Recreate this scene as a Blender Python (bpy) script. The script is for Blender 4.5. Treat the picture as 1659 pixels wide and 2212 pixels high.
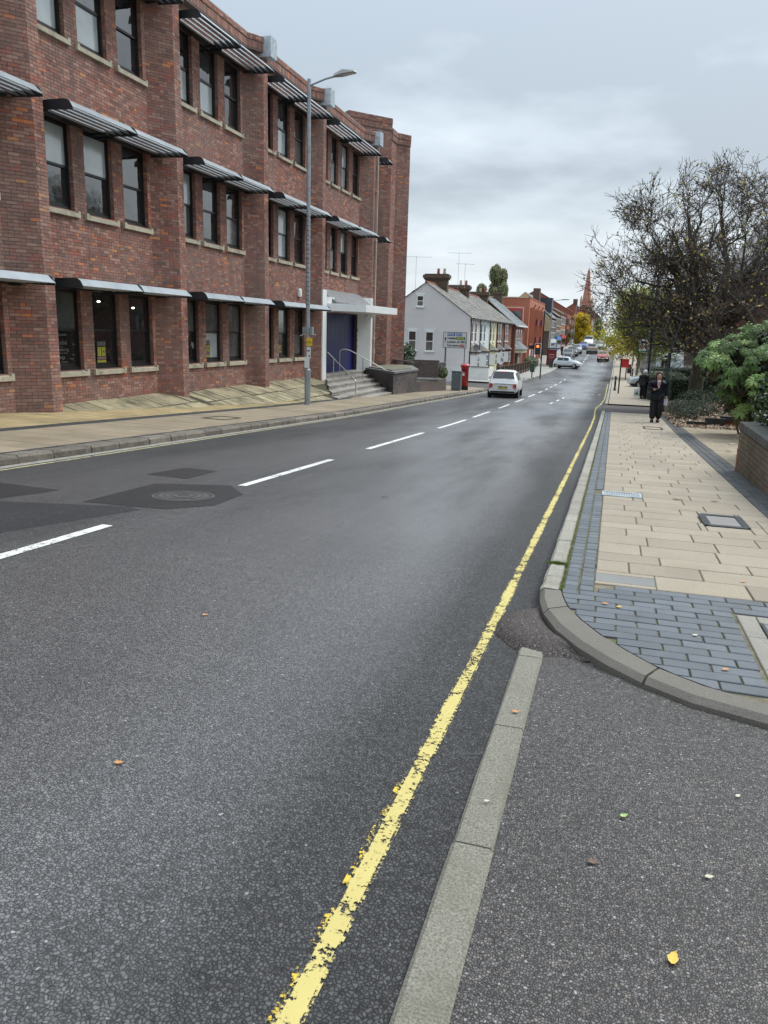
import bpy, math, random
import numpy as np
from mathutils import Matrix, Vector
random.seed(7)
R = random.Random(11)
for o in list(bpy.data.objects): bpy.data.objects.remove(o)
SC = bpy.context.scene
COL = SC.collection
H = 1.6
# ---------------------------------------------------------------- camera
_v = np.array([505.5, 375.0, -1659.0]); _v /= np.linalg.norm(_v)
_h = np.array([1, -.029, 0.]); _u = np.cross(_h, _v); _u /= np.linalg.norm(_u)
if _u[1] < 0: _u = -_u
_x = np.cross(_v, _u); CM = np.array([_x, _v, _u])
cam = bpy.data.cameras.new('camera'); camo = bpy.data.objects.new('camera', cam); COL.objects.link(camo)
cam.sensor_fit = 'VERTICAL'; cam.sensor_height = 36; cam.lens = 27.0
cam.clip_start = .05; cam.clip_end = 3000
mw = Matrix.Identity(4)
for i in range(3):
    for j in range(3): mw[i][j] = CM[i][j]
mw[2][3] = H
camo.matrix_world = mw
SC.camera = camo
def proj(p):
    c = CM.T @ (np.array(p, float) - [0, 0, H])
    if c[2] >= -.1: return (-9999, -9999)
    return 829.5 + 1659*c[0]/-c[2], 1106 - 1659*c[1]/-c[2]
# ---------------------------------------------------------------- world: overcast sky
SUN_EL, SUN_AZ = math.radians(48), math.radians(38)     # azimuth clockwise from +Y towards +X
W = bpy.data.worlds.new('World'); SC.world = W; W.use_nodes = True
nt = W.node_tree; N = nt.nodes; L = nt.links
for n in list(N): N.remove(n)
wo = N.new('ShaderNodeOutputWorld'); bg = N.new('ShaderNodeBackground'); bg.inputs[1].default_value = .1
sky = N.new('ShaderNodeTexSky'); sky.sky_type = 'NISHITA'; sky.sun_disc = False
sky.sun_elevation = SUN_EL; sky.sun_rotation = SUN_AZ; sky.air_density = 1.5; sky.dust_density = 3
tc = N.new('ShaderNodeTexCoord'); sep = N.new('ShaderNodeSeparateXYZ'); L.new(tc.outputs['Generated'], sep.inputs[0])
def wm(op, a, b=None, clamp=False):
    n = N.new('ShaderNodeMath'); n.operation = op; n.use_clamp = clamp
    for k, q in enumerate((a, b)):
        if q is None: continue
        if isinstance(q, (int, float)): n.inputs[k].default_value = q
        else: L.new(q, n.inputs[k])
    return n.outputs[0]
zz = wm('MAXIMUM', sep.outputs[2], 0.0); zd = wm('ADD', zz, .16)
cx = wm('DIVIDE', sep.outputs[0], zd); cy = wm('DIVIDE', sep.outputs[1], zd)
cmb = N.new('ShaderNodeCombineXYZ'); L.new(cx, cmb.inputs[0]); L.new(cy, cmb.inputs[1])
def wnoise(scale, detail, rough, off):
    mp = N.new('ShaderNodeMapping'); mp.inputs[1].default_value = off; L.new(cmb.outputs[0], mp.inputs[0])
    n = N.new('ShaderNodeTexNoise'); n.inputs['Scale'].default_value = scale; n.inputs['Detail'].default_value = detail
    n.inputs['Roughness'].default_value = rough; L.new(mp.outputs[0], n.inputs[0]); return n.outputs[0]
n1 = wnoise(1.2, 8, .52, (6.4, 3.1, .4)); n2 = wnoise(.32, 3, .5, (7.3, 2.2, 5))
nn = wm('ADD', wm('MULTIPLY', n1, .66), wm('MULTIPLY', n2, .34))
rp = N.new('ShaderNodeValToRGB'); L.new(nn, rp.inputs[0]); e = rp.color_ramp.elements
e[0].position = .40; e[0].color = (.37, .43, .495, 1)
e[1].position = .615; e[1].color = (.66, .74, .80, 1)
m_ = rp.color_ramp.elements.new(.49); m_.color = (.50, .57, .64, 1)
# pale band low down, zenith above the view brightened to lift the scene light
lowf = wm('SUBTRACT', 1.0, wm('DIVIDE', zz, .17, True), True)
mx = N.new('ShaderNodeMixRGB'); L.new(wm('MULTIPLY', lowf, .75), mx.inputs[0]); L.new(rp.outputs[0], mx.inputs[1]); mx.inputs[2].default_value = (.74, .80, .84, 1)
gain = wm('ADD', wm('MULTIPLY', wm('MULTIPLY', zz, zz), 19.0), 9.6)
vs = N.new('ShaderNodeVectorMath'); vs.operation = 'SCALE'; L.new(mx.outputs[0], vs.inputs[0]); L.new(gain, vs.inputs[3])
mx2 = N.new('ShaderNodeMixRGB'); mx2.inputs[0].default_value = .9; L.new(sky.outputs[0], mx2.inputs[1]); L.new(vs.outputs[0], mx2.inputs[2])
L.new(mx2.outputs[0], bg.inputs[0]); L.new(bg.outputs[0], wo.inputs[0])
sun = bpy.data.lights.new('sun', 'SUN'); sun.energy = 1.7; sun.angle = math.radians(22); sun.color = (1, .96, .9)
suno = bpy.data.objects.new('sun', sun); COL.objects.link(suno)
_d = Vector((math.sin(SUN_AZ)*math.cos(SUN_EL), math.cos(SUN_AZ)*math.cos(SUN_EL), math.sin(SUN_EL)))
suno.rotation_euler = _d.to_track_quat('Z', 'Y').to_euler(); suno.location = (20, 10, 40)
SC.view_settings.view_transform = 'Standard'; SC.view_settings.look = 'None'; SC.view_settings.gamma = 1; SC.view_settings.exposure = .44
SC.view_settings.use_curve_mapping = False
SC.render.engine = 'CYCLES'
SC.cycles.max_bounces = 5; SC.cycles.transparent_max_bounces = 8
# ---------------------------------------------------------------- materials
MATS = {}
def _noise(nt, vec, scale, detail=4, rough=.5):
    n = nt.nodes.new('ShaderNodeTexNoise'); n.inputs['Scale'].default_value = scale
    n.inputs['Detail'].default_value = detail; n.inputs['Roughness'].default_value = rough
    nt.links.new(vec, n.inputs[0]); return n.outputs[0]
def _ramp(nt, fac, stops, interp='LINEAR'):
    r = nt.nodes.new('ShaderNodeValToRGB'); cr = r.color_ramp; cr.interpolation = interp
    while len(cr.elements) < len(stops): cr.elements.new(.5)
    for el, (p, c) in zip(cr.elements, stops): el.position = p; el.color = (*c, 1) if len(c) == 3 else c
    nt.links.new(fac, r.inputs[0]); return r.outputs[0]
def _mix(nt, fac, a, b, mode='MIX'):
    m = nt.nodes.new('ShaderNodeMixRGB'); m.blend_type = mode
    for k, q in enumerate((fac, a, b)):
        if isinstance(q, (int, float)): m.inputs[k].default_value = q
        elif isinstance(q, tuple): m.inputs[k].default_value = (*q, 1) if len(q) == 3 else q
        else: nt.links.new(q, m.inputs[k])
    return m.outputs[0]
def _math(nt, op, a, b=0.0, clamp=False):
    n = nt.nodes.new('ShaderNodeMath'); n.operation = op; n.use_clamp = clamp
    for k, q in enumerate((a, b)):
        if isinstance(q, (int, float)): n.inputs[k].default_value = q
        else: nt.links.new(q, n.inputs[k])
    return n.outputs[0]
def newmat(name):
    m = bpy.data.materials.new(name); m.use_nodes = True; nt = m.node_tree
    b = nt.nodes['Principled BSDF']; g = nt.nodes.new('ShaderNodeNewGeometry')
    MATS[name] = m; return m, nt, b, g.outputs['Position']
def bump(nt, b, h, strength, dist):
    bp = nt.nodes.new('ShaderNodeBump'); bp.inputs['Strength'].default_value = strength; bp.inputs['Distance'].default_value = dist
    nt.links.new(h, bp.inputs['Height']); nt.links.new(bp.outputs[0], b.inputs['Normal']); return bp
def mat(name, col, rough=.6, var=.18, vs=2.5, bmp=0., bs=40., metal=0., coat=0., rnd=0., fine=0., emis=None, es=1., spec=None, attr=None, dirt=None):
    if name in MATS: return MATS[name]
    m, nt, b, P = newmat(name)
    n = _noise(nt, P, vs, 5, .6)
    lo = tuple(c*(1-var) for c in col); hi = tuple(min(1, c*(1+var)) for c in col)
    c = _ramp(nt, n, [(.3, lo), (.7, hi)])
    if fine: c = _mix(nt, fine, c, _ramp(nt, _noise(nt, P, bs, 3), [(.35, tuple(q*.4 for q in col)), (.65, tuple(min(1, q*1.6) for q in col))]))
    if dirt:
        d = _ramp(nt, _noise(nt, P, dirt[1], 6, .65), [(.5, (0, 0, 0)), (.68, (1, 1, 1))]); c = _mix(nt, _math(nt, 'MULTIPLY', d, dirt[2]), c, dirt[0])
    if rnd:
        oi = nt.nodes.new('ShaderNodeObjectInfo'); v = _math(nt, 'ADD', _math(nt, 'MULTIPLY', oi.outputs['Random'], 2*rnd), 1-rnd)
        hs = nt.nodes.new('ShaderNodeHueSaturation'); nt.links.new(v, hs.inputs['Value']); nt.links.new(c, hs.inputs['Color']); c = hs.outputs[0]
    if attr:
        at = nt.nodes.new('ShaderNodeAttribute'); at.attribute_name = 'tone'; v = _math(nt, 'ADD', _math(nt, 'MULTIPLY', at.outputs['Fac'], 2*attr), 1-attr)
        hs = nt.nodes.new('ShaderNodeHueSaturation'); nt.links.new(v, hs.inputs['Value']); nt.links.new(c, hs.inputs['Color']); c = hs.outputs[0]
    nt.links.new(c, b.inputs['Base Color'])
    nt.links.new(_math(nt, 'ADD', _math(nt, 'MULTIPLY', n, .2), rough-.1, True), b.inputs['Roughness'])
    b.inputs['Metallic'].default_value = metal; b.inputs['Coat Weight'].default_value = coat
    if spec is not None: b.inputs['Specular IOR Level'].default_value = spec
    if bmp: bump(nt, b, _noise(nt, P, bs, 5, .65), bmp, .01)
    if emis: b.inputs['Emission Color'].default_value = (*emis, 1); b.inputs['Emission Strength'].default_value = es
    return m
BRICKS = [(.0, (0.163, 0.071, 0.055)), (.10, (0.255, 0.095, 0.066)), (.26, (0.310, 0.136, 0.099)), (.42, (0.255, 0.120, 0.097)), (.56, (0.349, 0.177, 0.129)), (.70, (0.217, 0.095, 0.075)), (.78, (0.349, 0.093, 0.058)), (.89, (0.418, 0.231, 0.173)), (.965, (0.600, 0.184, 0.056)), (.99, (0.600, 0.258, 0.087))]
def brickmat(name, stops, src, mort=False):
    m, nt, b, P = newmat(name)
    if src == 'obj': f = nt.nodes.new('ShaderNodeObjectInfo').outputs['Random']
    else:
        at = nt.nodes.new('ShaderNodeAttribute'); at.attribute_name = 'tone'; f = at.outputs['Fac']
    c = _ramp(nt, f, stops, 'CONSTANT')
    n = _noise(nt, P, 14, 6, .65); c = _mix(nt, .55, c, _ramp(nt, n, [(.3, (.36, .36, .36)), (.7, (.66, .66, .66))]), 'OVERLAY')
    mpp = nt.nodes.new('ShaderNodeMapping'); mpp.inputs[3].default_value = (2.2, 2.2, .22); nt.links.new(P, mpp.inputs[0])
    c = _mix(nt, _math(nt, 'MULTIPLY', _ramp(nt, _noise(nt, mpp.outputs[0], 1.0, 5, .6), [(.5, (0, 0, 0)), (.66, (1, 1, 1))]), .5), c, (.075, .052, .042))
    w = _ramp(nt, _noise(nt, P, .5, 6, .6), [(.38, (0, 0, 0)), (.62, (1, 1, 1))])     # weathering, soot and lime
    c = _mix(nt, _math(nt, 'ADD', _math(nt, 'MULTIPLY', w, .38), .12), c, (.27, .20, .17))
    nt.links.new(c, b.inputs['Base Color']); b.inputs['Roughness'].default_value = .85
    bump(nt, b, _noise(nt, P, 70, 5, .7), .6, .006); return m
M_BRICK = brickmat('old_brick', BRICKS, 'attr'); M_BRICK_O = brickmat('old_brick_single', BRICKS, 'obj')
DARKB = [(0, (.035, .036, .042)), (.3, (.05, .05, .056)), (.6, (.065, .066, .07)), (.85, (.09, .09, .09))]
M_DBRICK = brickmat('engineering_brick', DARKB, 'attr')
M_MORTAR = mat('mortar', (.17, .125, .105), .95, .2, 1.5, .5, 60)
M_MORTARD = mat('dark_mortar', (.22, .215, .20), .95, .2, 1.5)
M_SOIL = mat('joint_moss', (.15, .13, .09), 1, .5, 9, .5, 120, dirt=((.10, .15, .03), 5, .8))
M_BROWNFRAME = mat('dark_frame', (.018, .016, .015), .35, .1)
M_STONE = mat('sill_stone', (.46, .42, .32), .85, .12, 4, .3, 60, dirt=((.17, .16, .11), 2.5, .8))
M_LOUVRE = mat('louvre_aluminium', (.30, .34, .37), .42, .1, 2, metal=.25)
M_DARKMETAL = mat('dark_metal', (.03, .034, .038), .4, .1)
M_ZINC = mat('zinc', (.42, .47, .50), .45, .25, 6, metal=.5)
M_WHITE = mat('white_paint', (.78, .79, .77), .5, .05, 2)
M_WHITER = mat('white_render', (.72, .72, .70), .8, .07, 1.2, .2, 30, dirt=((.5, .5, .46), 1.5, .4))
M_BLUE = mat('blue_boarding', (.011, .014, .125), .4, .12, 1)
M_LEAD = mat('lead_sheet', (.16, .17, .18), .6, .3, 3)
M_GALV = mat('galvanised_steel', (.30, .34, .36), .45, .15, 5, metal=.3, dirt=((.16, .17, .17), 3, .5))
M_STEEL = mat('brushed_steel', (.55, .54, .50), .3, .1, 8, metal=.9)
M_BLACK = mat('black_paint', (.012, .012, .014), .35, .1)
M_RUBBER = mat('rubber', (.012, .012, .012), .8, .1)
M_CONC = mat('concrete_step', (.32, .30, .27), .85, .22, 1.5, .4, 50, dirt=((.15, .13, .10), 1.8, .7))
def glassmat(name, col, rough=.04, var=.3):
    m, nt, b, P = newmat(name)
    c = _ramp(nt, _noise(nt, P, 1.3, 3), [(.35, tuple(q*(1-var) for q in col)), (.65, tuple(q*(1+var) for q in col))])
    nt.links.new(c, b.inputs['Base Color']); b.inputs['Roughness'].default_value = rough; b.inputs['Specular IOR Level'].default_value = .8; b.inputs['IOR'].default_value = 2.0
    bump(nt, b, _noise(nt, P, 1.8, 2), .25, .02); return m
M_GDARK = glassmat('glass_dark', (.012, .013, .014)); M_GBLIND = glassmat('glass_over_blind', (.42, .46, .45), .15, .15); M_GMID = glassmat('glass_grey_film', (.09, .10, .095), .1)
# ---------------------------------------------------------------- mesh builder
class MB:
    def __init__(s): s.v = []; s.f = []; s.m = []; s.t = []
    def add(s, vs, fs, m=0, t=None):
        b = len(s.v); s.v.extend([tuple(p) for p in vs]); s.f.extend([tuple(b+i for i in f) for f in fs]); s.m.extend([m]*len(fs)); s.t.extend([t if t is not None else .5]*len(fs)); return s
    def box(s, x0, x1, y0, y1, z0, z1, m=0, t=None):
        x0, x1 = min(x0, x1), max(x0, x1); y0, y1 = min(y0, y1), max(y0, y1); z0, z1 = min(z0, z1), max(z0, z1)
        return s.add([(x0, y0, z0), (x1, y0, z0), (x1, y1, z0), (x0, y1, z0), (x0, y0, z1), (x1, y0, z1), (x1, y1, z1), (x0, y1, z1)],
            [(0, 3, 2, 1), (4, 5, 6, 7), (0, 1, 5, 4), (1, 2, 6, 5), (2, 3, 7, 6), (3, 0, 4, 7)], m, t)
    def obox(s, p0, p1, w, h, m=0, t=None, up=(0, 0, 1)):      # bar from p0 to p1
        a = np.array(p0, float); b = np.array(p1, float); d = b-a; d /= np.linalg.norm(d); u = np.array(up, float)
        sd = np.cross(d, u); nl = np.linalg.norm(sd)
        if nl < 1e-4: sd = np.cross(d, (1, 0, 0)); nl = np.linalg.norm(sd)
        sd /= nl; u2 = np.cross(sd, d); q = []
        for c in (a, b):
            for i, j in ((-1, -1), (1, -1), (1, 1), (-1, 1)): q.append(c + sd*i*w/2 + u2*j*h/2)
        return s.add(q, [(0, 1, 2, 3), (7, 6, 5, 4), (0, 4, 5, 1), (1, 5, 6, 2), (2, 6, 7, 3), (3, 7, 4, 0)], m, t)
    def prism(s, poly, z0, z1, m=0, t=None):                  # poly of (x, y), z0/z1 numbers or lists
        n = len(poly); a = z0 if isinstance(z0, (list, tuple)) else [z0]*n; b = z1 if isinstance(z1, (list, tuple)) else [z1]*n
        return s.add([(p[0], p[1], a[i]) for i, p in enumerate(poly)]+[(p[0], p[1], b[i]) for i, p in enumerate(poly)],
            [tuple(reversed(range(n))), tuple(range(n, 2*n))]+[(i, (i+1) % n, n+(i+1) % n, n+i) for i in range(n)], m, t)
    def ext(s, poly, a0, a1, ax, m=0, t=None):                # poly in the two other axes, extruded along ax
        n = len(poly)
        def P(q, a): return (a, q[0], q[1]) if ax == 'x' else (q[0], a, q[1])
        return s.add([P(q, a0) for q in poly]+[P(q, a1) for q in poly], [tuple(reversed(range(n))), tuple(range(n, 2*n))]+[(i, (i+1) % n, n+(i+1) % n, n+i) for i in range(n)], m, t)
    def tube(s, pts, rs, n=8, m=0, t=None, cap=True):
        pts = [np.array(p, float) for p in pts]
        if isinstance(rs, (int, float)): rs = [rs]*len(pts)
        b = len(s.v); ref = None
        for i, p in enumerate(pts):
            d = pts[min(i+1, len(pts)-1)]-pts[max(i-1, 0)]; d = d/(np.linalg.norm(d)+1e-9)
            if ref is None: ref = np.array((1, 0, 0.)) if abs(d[0]) < .8 else np.array((0, 1, 0.))
            a = np.cross(d, ref); a /= (np.linalg.norm(a)+1e-9); c = np.cross(d, a); ref = -np.cross(d, a) if False else ref
            for k in range(n):
                w = 2*math.pi*k/n; s.v.append(tuple(p+(a*math.cos(w)+c*math.sin(w))*rs[i]))
        fs = []
        for i in range(len(pts)-1):
            for k in range(n): fs.append((b+i*n+k, b+i*n+(k+1) % n, b+(i+1)*n+(k+1) % n, b+(i+1)*n+k))
        if cap: fs.append(tuple(b+k for k in reversed(range(n)))); fs.append(tuple(b+(len(pts)-1)*n+k for k in range(n)))
        s.f.extend(fs); s.m.extend([m]*len(fs)); s.t.extend([.5 if t is None else t]*len(fs)); return s
    def lathe(s, cx, cy, prof, n=16, m=0, t=None):
        b = len(s.v)
        for r, z in prof:
            for k in range(n): w = 2*math.pi*k/n; s.v.append((cx+r*math.cos(w), cy+r*math.sin(w), z))
        fs = [(b+i*n+k, b+i*n+(k+1) % n, b+(i+1)*n+(k+1) % n, b+(i+1)*n+k) for i in range(len(prof)-1) for k in range(n)]
        fs += [tuple(b+k for k in reversed(range(n))), tuple(b+(len(prof)-1)*n+k for k in range(n))]
        s.f.extend(fs); s.m.extend([m]*len(fs)); s.t.extend([.5 if t is None else t]*len(fs)); return s
    def mesh(s, name, mats, smooth=False):
        me = bpy.data.meshes.new(name); me.from_pydata(s.v, [], s.f)
        for m in (mats if isinstance(mats, (list, tuple)) else [mats]): me.materials.append(m)
        me.polygons.foreach_set('material_index', s.m)
        at = me.attributes.new('tone', 'FLOAT', 'FACE'); at.data.foreach_set('value', s.t)
        if smooth: me.polygons.foreach_set('use_smooth', [True]*len(s.f))
        me.update(); return me
    def build(s, name, mats, parent=None, smooth=False, kind=None, label=None, world=True):
        return put(name, s.mesh(name, mats, smooth), parent, kind=kind, label=label, world=world)
def put(name, me, parent=None, loc=(0, 0, 0), rot=(0, 0, 0), kind=None, label=None, world=True):
    o = bpy.data.objects.new(name, me); COL.objects.link(o); o.location = loc; o.rotation_euler = rot
    if parent is not None:
        o.parent = parent
        if world:
            q = parent; off = Vector((0, 0, 0))
            while q is not None: off += q.location; q = q.parent
            o.location = Vector(loc)-off
    if kind: o['kind'] = kind
    if label: o['label'] = label
    return o
def thing(name, label, cat, loc=(0, 0, 0), rz=0, group=None):
    o = bpy.data.objects.new(name, None); COL.objects.link(o); o.location = loc; o.rotation_euler = (0, 0, rz); o.empty_display_size = .2
    o['label'] = label; o['category'] = cat
    if group: o['group'] = group
    return o
def tag(o, label, cat, group=None, kind=None):
    o['label'] = label; o['category'] = cat
    if group: o['group'] = group
    if kind: o['kind'] = kind
    return o
def dup(root, label, loc, rz=None, scale=None):
    def cp(o, par):
        c = o.copy(); COL.objects.link(c); c.parent = par
        for ch in o.children: cp(ch, c)
        return c
    c = cp(root, None); c.location = loc; c['label'] = label
    if rz is not None: c.rotation_euler = (0, 0, rz)
    if scale: c.scale = (scale,)*3
    return c
def text(s, size, mt, parent=None, loc=(0, 0, 0), rot=(math.pi/2, 0, 0), name='lettering', align='LEFT', world=True, bold=0.0, sx=1.0):
    cu = bpy.data.curves.new('lettering', 'FONT'); cu.body = s; cu.size = size; cu.align_x = align; cu.align_y = 'CENTER'; cu.offset = bold; cu.extrude = .001
    o = bpy.data.objects.new('tmp', cu); COL.objects.link(o); dg = bpy.context.evaluated_depsgraph_get(); dg.update()
    me = bpy.data.meshes.new_from_object(o.evaluated_get(dg)); bpy.data.objects.remove(o)
    me.materials.clear(); me.materials.append(mt)
    p = put(name, me, parent, loc, rot, world=world); p.scale = (sx, 1, 1); return p
# ---------------------------------------------------------------- ground profile
_PY = [-60, 0, 25, 40, 60, 80, 95, 105, 120, 140, 160, 200, 280, 420, 900]
_PZ = [2.8, 0, -1.15, -1.65, -2.15, -2.48, -2.5, -2.35, -1.8, -1.1, -.6, .3, 1.7, 2.3, 2.6]
_gy = np.arange(-40, 901, 1.0); _g0 = np.interp(_gy, _PY, _PZ); _gs = _g0.copy()
for i, y in enumerate(_gy):
    w = 0 if y < 14 else min(8, (y-14)*.4)
    if w > 0: _gs[i] = np.interp(np.linspace(y-w, y+w, 17), _PY, _PZ).mean()
def gz(y): return float(np.interp(y, _gy, _gs))
def XL(y): return float(np.interp(y, [-20, 33, 41, 47, 72, 89, 900], [-8.15, -8.15, -7.95, -7.65, -7.58, -7.1, -7.1]))
def pl(x, y): return gz(y)+.12+.02*min(8, max(0, -8.2-x))
def pr(x, y): return gz(y)+.11
def sheet(name, xf0, xf1, y0, y1, zf, mt, nx=6, dy=1.0, kind='structure', parent=None):
    ny = max(1, int(math.ceil((y1-y0)/dy))); v = []; f = []
    for j in range(ny+1):
        y = y0+(y1-y0)*j/ny; a = xf0(y) if callable(xf0) else xf0; b = xf1(y) if callable(xf1) else xf1
        for i in range(nx+1): x = a+(b-a)*i/nx; v.append((x, y, zf(x, y)))
    for j in range(ny):
        for i in range(nx): k = j*(nx+1)+i; f.append((k, k+1, k+nx+2, k+nx+1))
    mb = MB(); mb.add(v, f); return mb.build(name, mt, parent, kind=kind)
# asphalt
def asphalt(name, base, wet=1.0, stone=95., chips=.5, stonecol=(.16, .155, .15)):
    m, nt, b, P = newmat(name)
    P0 = P; jn = nt.nodes.new('ShaderNodeTexNoise'); jn.inputs['Scale'].default_value = stone*.9; nt.links.new(P, jn.inputs[0]); va = nt.nodes.new('ShaderNodeVectorMath'); va.operation = 'MULTIPLY_ADD'; va.inputs[1].default_value = (.9/stone,)*3; nt.links.new(jn.outputs['Color'], va.inputs[0]); nt.links.new(P0, va.inputs[2]); P = va.outputs[0]
    vo = nt.nodes.new('ShaderNodeTexVoronoi'); vo.inputs['Scale'].default_value = stone; vo.feature = 'F1'; nt.links.new(P, vo.inputs[0])
    ve = nt.nodes.new('ShaderNodeTexVoronoi'); ve.inputs['Scale'].default_value = stone; ve.feature = 'DISTANCE_TO_EDGE'; nt.links.new(P, ve.inputs[0])
    sc = nt.nodes.new('ShaderNodeSeparateColor'); nt.links.new(vo.outputs['Color'], sc.inputs[0])
    P = P0; big = _noise(nt, P, .5, 5, .6)
    c = _ramp(nt, sc.outputs[0], [(0, tuple(q*.45 for q in base)), (.7, tuple(q*1.2 for q in base)), (1-.06*chips-.0, tuple(q*1.45 for q in base)), (1, stonecol)])
    spark = _ramp(nt, sc.outputs[1], [(0, (0, 0, 0)), (.996-.02*chips, (1, 1, 1))], 'CONSTANT')
    c = _mix(nt, _math(nt, 'MULTIPLY', spark, .8), c, tuple(min(.4, q*3+.06) for q in base))
    gap = _ramp(nt, ve.outputs['Distance'], [(0, (.12, .12, .12)), (.24, (1, 1, 1))])
    c = _mix(nt, 1., c, gap, 'MULTIPLY')
    c = _mix(nt, 1., c, _ramp(nt, big, [(.3, (.72, .72, .72)), (.7, (1.0, 1.0, 1.0))]), 'MULTIPLY')
    nt.links.new(c, b.inputs['Base Color'])
    # wet film along the wheel tracks
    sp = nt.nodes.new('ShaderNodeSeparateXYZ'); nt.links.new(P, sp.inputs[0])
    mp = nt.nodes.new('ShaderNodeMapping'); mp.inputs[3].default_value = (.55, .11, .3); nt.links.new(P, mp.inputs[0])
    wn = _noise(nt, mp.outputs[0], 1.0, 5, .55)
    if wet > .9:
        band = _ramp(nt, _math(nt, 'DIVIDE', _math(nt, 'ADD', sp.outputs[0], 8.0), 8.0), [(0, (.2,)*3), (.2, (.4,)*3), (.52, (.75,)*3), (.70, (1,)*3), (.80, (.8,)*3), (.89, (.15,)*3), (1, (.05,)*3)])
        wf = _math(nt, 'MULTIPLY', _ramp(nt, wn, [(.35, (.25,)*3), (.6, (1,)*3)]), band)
    else: wf = _math(nt, 'MULTIPLY', wn, wet)
    nt.links.new(_math(nt, 'SUBTRACT', .66, _math(nt, 'MULTIPLY', wf, .40)), b.inputs['Roughness'])
    nt.links.new(_math(nt, 'ADD', .28, _math(nt, 'MULTIPLY', wf, .72)), b.inputs['Specular IOR Level'])
    b.inputs['Coat Roughness'].default_value = .36; b.inputs['Coat IOR'].default_value = 1.6; nt.links.new(_math(nt, 'MULTIPLY', wf, .9), b.inputs['Coat Weight'])
    if wet > .9: c2 = _mix(nt, 1., c, _ramp(nt, wf, [(0, (.55,)*3), (.35, (1.0,)*3), (1, (1.35,)*3)]), 'MULTIPLY'); nt.links.new(c2, b.inputs['Base Color'])  # sheen lane painted lighter in the base colour, damp kerb side darker
    hgt = _math(nt, 'ADD', _math(nt, 'MULTIPLY', _math(nt, 'MINIMUM', ve.outputs['Distance'], .25), 2.2), _math(nt, 'MULTIPLY', sc.outputs[2], .5))
    bump(nt, b, hgt, .7, .005); return m
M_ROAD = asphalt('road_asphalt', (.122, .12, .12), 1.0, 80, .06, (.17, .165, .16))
M_DRIVE = asphalt('driveway_asphalt', (.15, .138, .13), .25, 115, 1.2, (.25, .21, .17))
M_PATCH = asphalt('patch_asphalt', (.028, .028, .029), .5, 70, .2)
M_PATCHR = asphalt('ramp_asphalt', (.135, .108, .098), .1, 110, 1.5)
M_TERR = mat('rough_ground', (.07, .075, .04), 1, .4, .3)
M_SLAB = mat('paving_slab', (.315, .268, .203), .8, .12, 1.2, .5, 190, rnd=.1, fine=.5, dirt=((.25, .21, .15), .9, .55))
M_SLABL = mat('paving_slab_left', (.265, .215, .148), .75, .16, .8, .3, 120, rnd=.1, fine=.2, dirt=((.19, .15, .085), .7, .7))
M_SLABY = mat('yellow_slab', (.36, .275, .14), .75, .22, 1.2, .3, 120, rnd=.1, fine=.2, dirt=((.20, .17, .09), 1.3, .8))
M_APRON = mat('weathered_slab', (.31, .27, .17), .85, .4, 2.2, .5, 60, rnd=.24, fine=.25, dirt=((.085, .085, .045), 1.6, .85))
M_SETT = mat('blue_paver', (.105, .118, .132), .5, .15, 5, .35, 110, rnd=.17, fine=.2, dirt=((.09, .10, .10), 3, .5))
M_DSETT = mat('black_paver', (.055, .058, .06), .6, .25, 4, .3, 90, rnd=.2, attr=.2)
M_GRANITE = mat('granite_kerb', (.29, .275, .23), .85, .15, 4, .6, 70, rnd=.1, fine=.45, dirt=((.16, .15, .11), 3, .6))
M_KERBL = mat('old_stone_kerb', (.155, .135, .11), .85, .35, 5, .8, 30, rnd=.25, fine=.4)
M_CKERB = mat('concrete_kerb', (.215, .205, .165), .85, .1, 3, .6, 140, rnd=.06, fine=.6, dirt=((.13, .12, .08), 2.5, .5))
M_BKERB = mat('brown_concrete_kerb', (.165, .15, .125), .8, .12, 2, .5, 150, rnd=.08, fine=.35)
def paint(name, col, worn):
    m, nt, b, P = newmat(name)
    n = _math(nt, 'ADD', _math(nt, 'MULTIPLY', _noise(nt, P, 55, 6, .7), .6), _math(nt, 'MULTIPLY', _noise(nt, P, 10, 5, .6), .4)); n2 = _noise(nt, P, 1.7, 3)
    at = nt.nodes.new('ShaderNodeAttribute'); at.attribute_name = 'tone'; n = _math(nt, 'ADD', n, _math(nt, 'MULTIPLY', _math(nt, 'SUBTRACT', at.outputs['Fac'], .5), .14))
    f = _ramp(nt, _math(nt, 'ADD', _math(nt, 'MULTIPLY', n, .8), _math(nt, 'MULTIPLY', n2, .2)), [(worn-.015, (0, 0, 0)), (worn+.015, (1, 1, 1))])
    c = _mix(nt, _noise(nt, P, 6, 4), col, tuple(q*.8 for q in col)); nt.links.new(c, b.inputs['Base Color']); b.inputs['Roughness'].default_value = .65
    tr = nt.nodes.new('ShaderNodeBsdfTransparent'); ms = nt.nodes.new('ShaderNodeMixShader'); out = nt.nodes['Material Output']
    nt.links.new(f, ms.inputs[0]); nt.links.new(tr.outputs[0], ms.inputs[1]); nt.links.new(b.outputs[0], ms.inputs[2]); nt.links.new(ms.outputs[0], out.inputs[0])
    bump(nt, b, n, .4, .004); return m
M_YEL = paint('yellow_line_paint', (.60, .50, .17), .47); M_YELO = paint('fresh_yellow_paint', (.75, .52, .05), .53); M_WLINE = paint('white_line_paint', (.74, .74, .70), .445); M_YELL = paint('faded_yellow_paint', (.52, .47, .27), .45)
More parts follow.
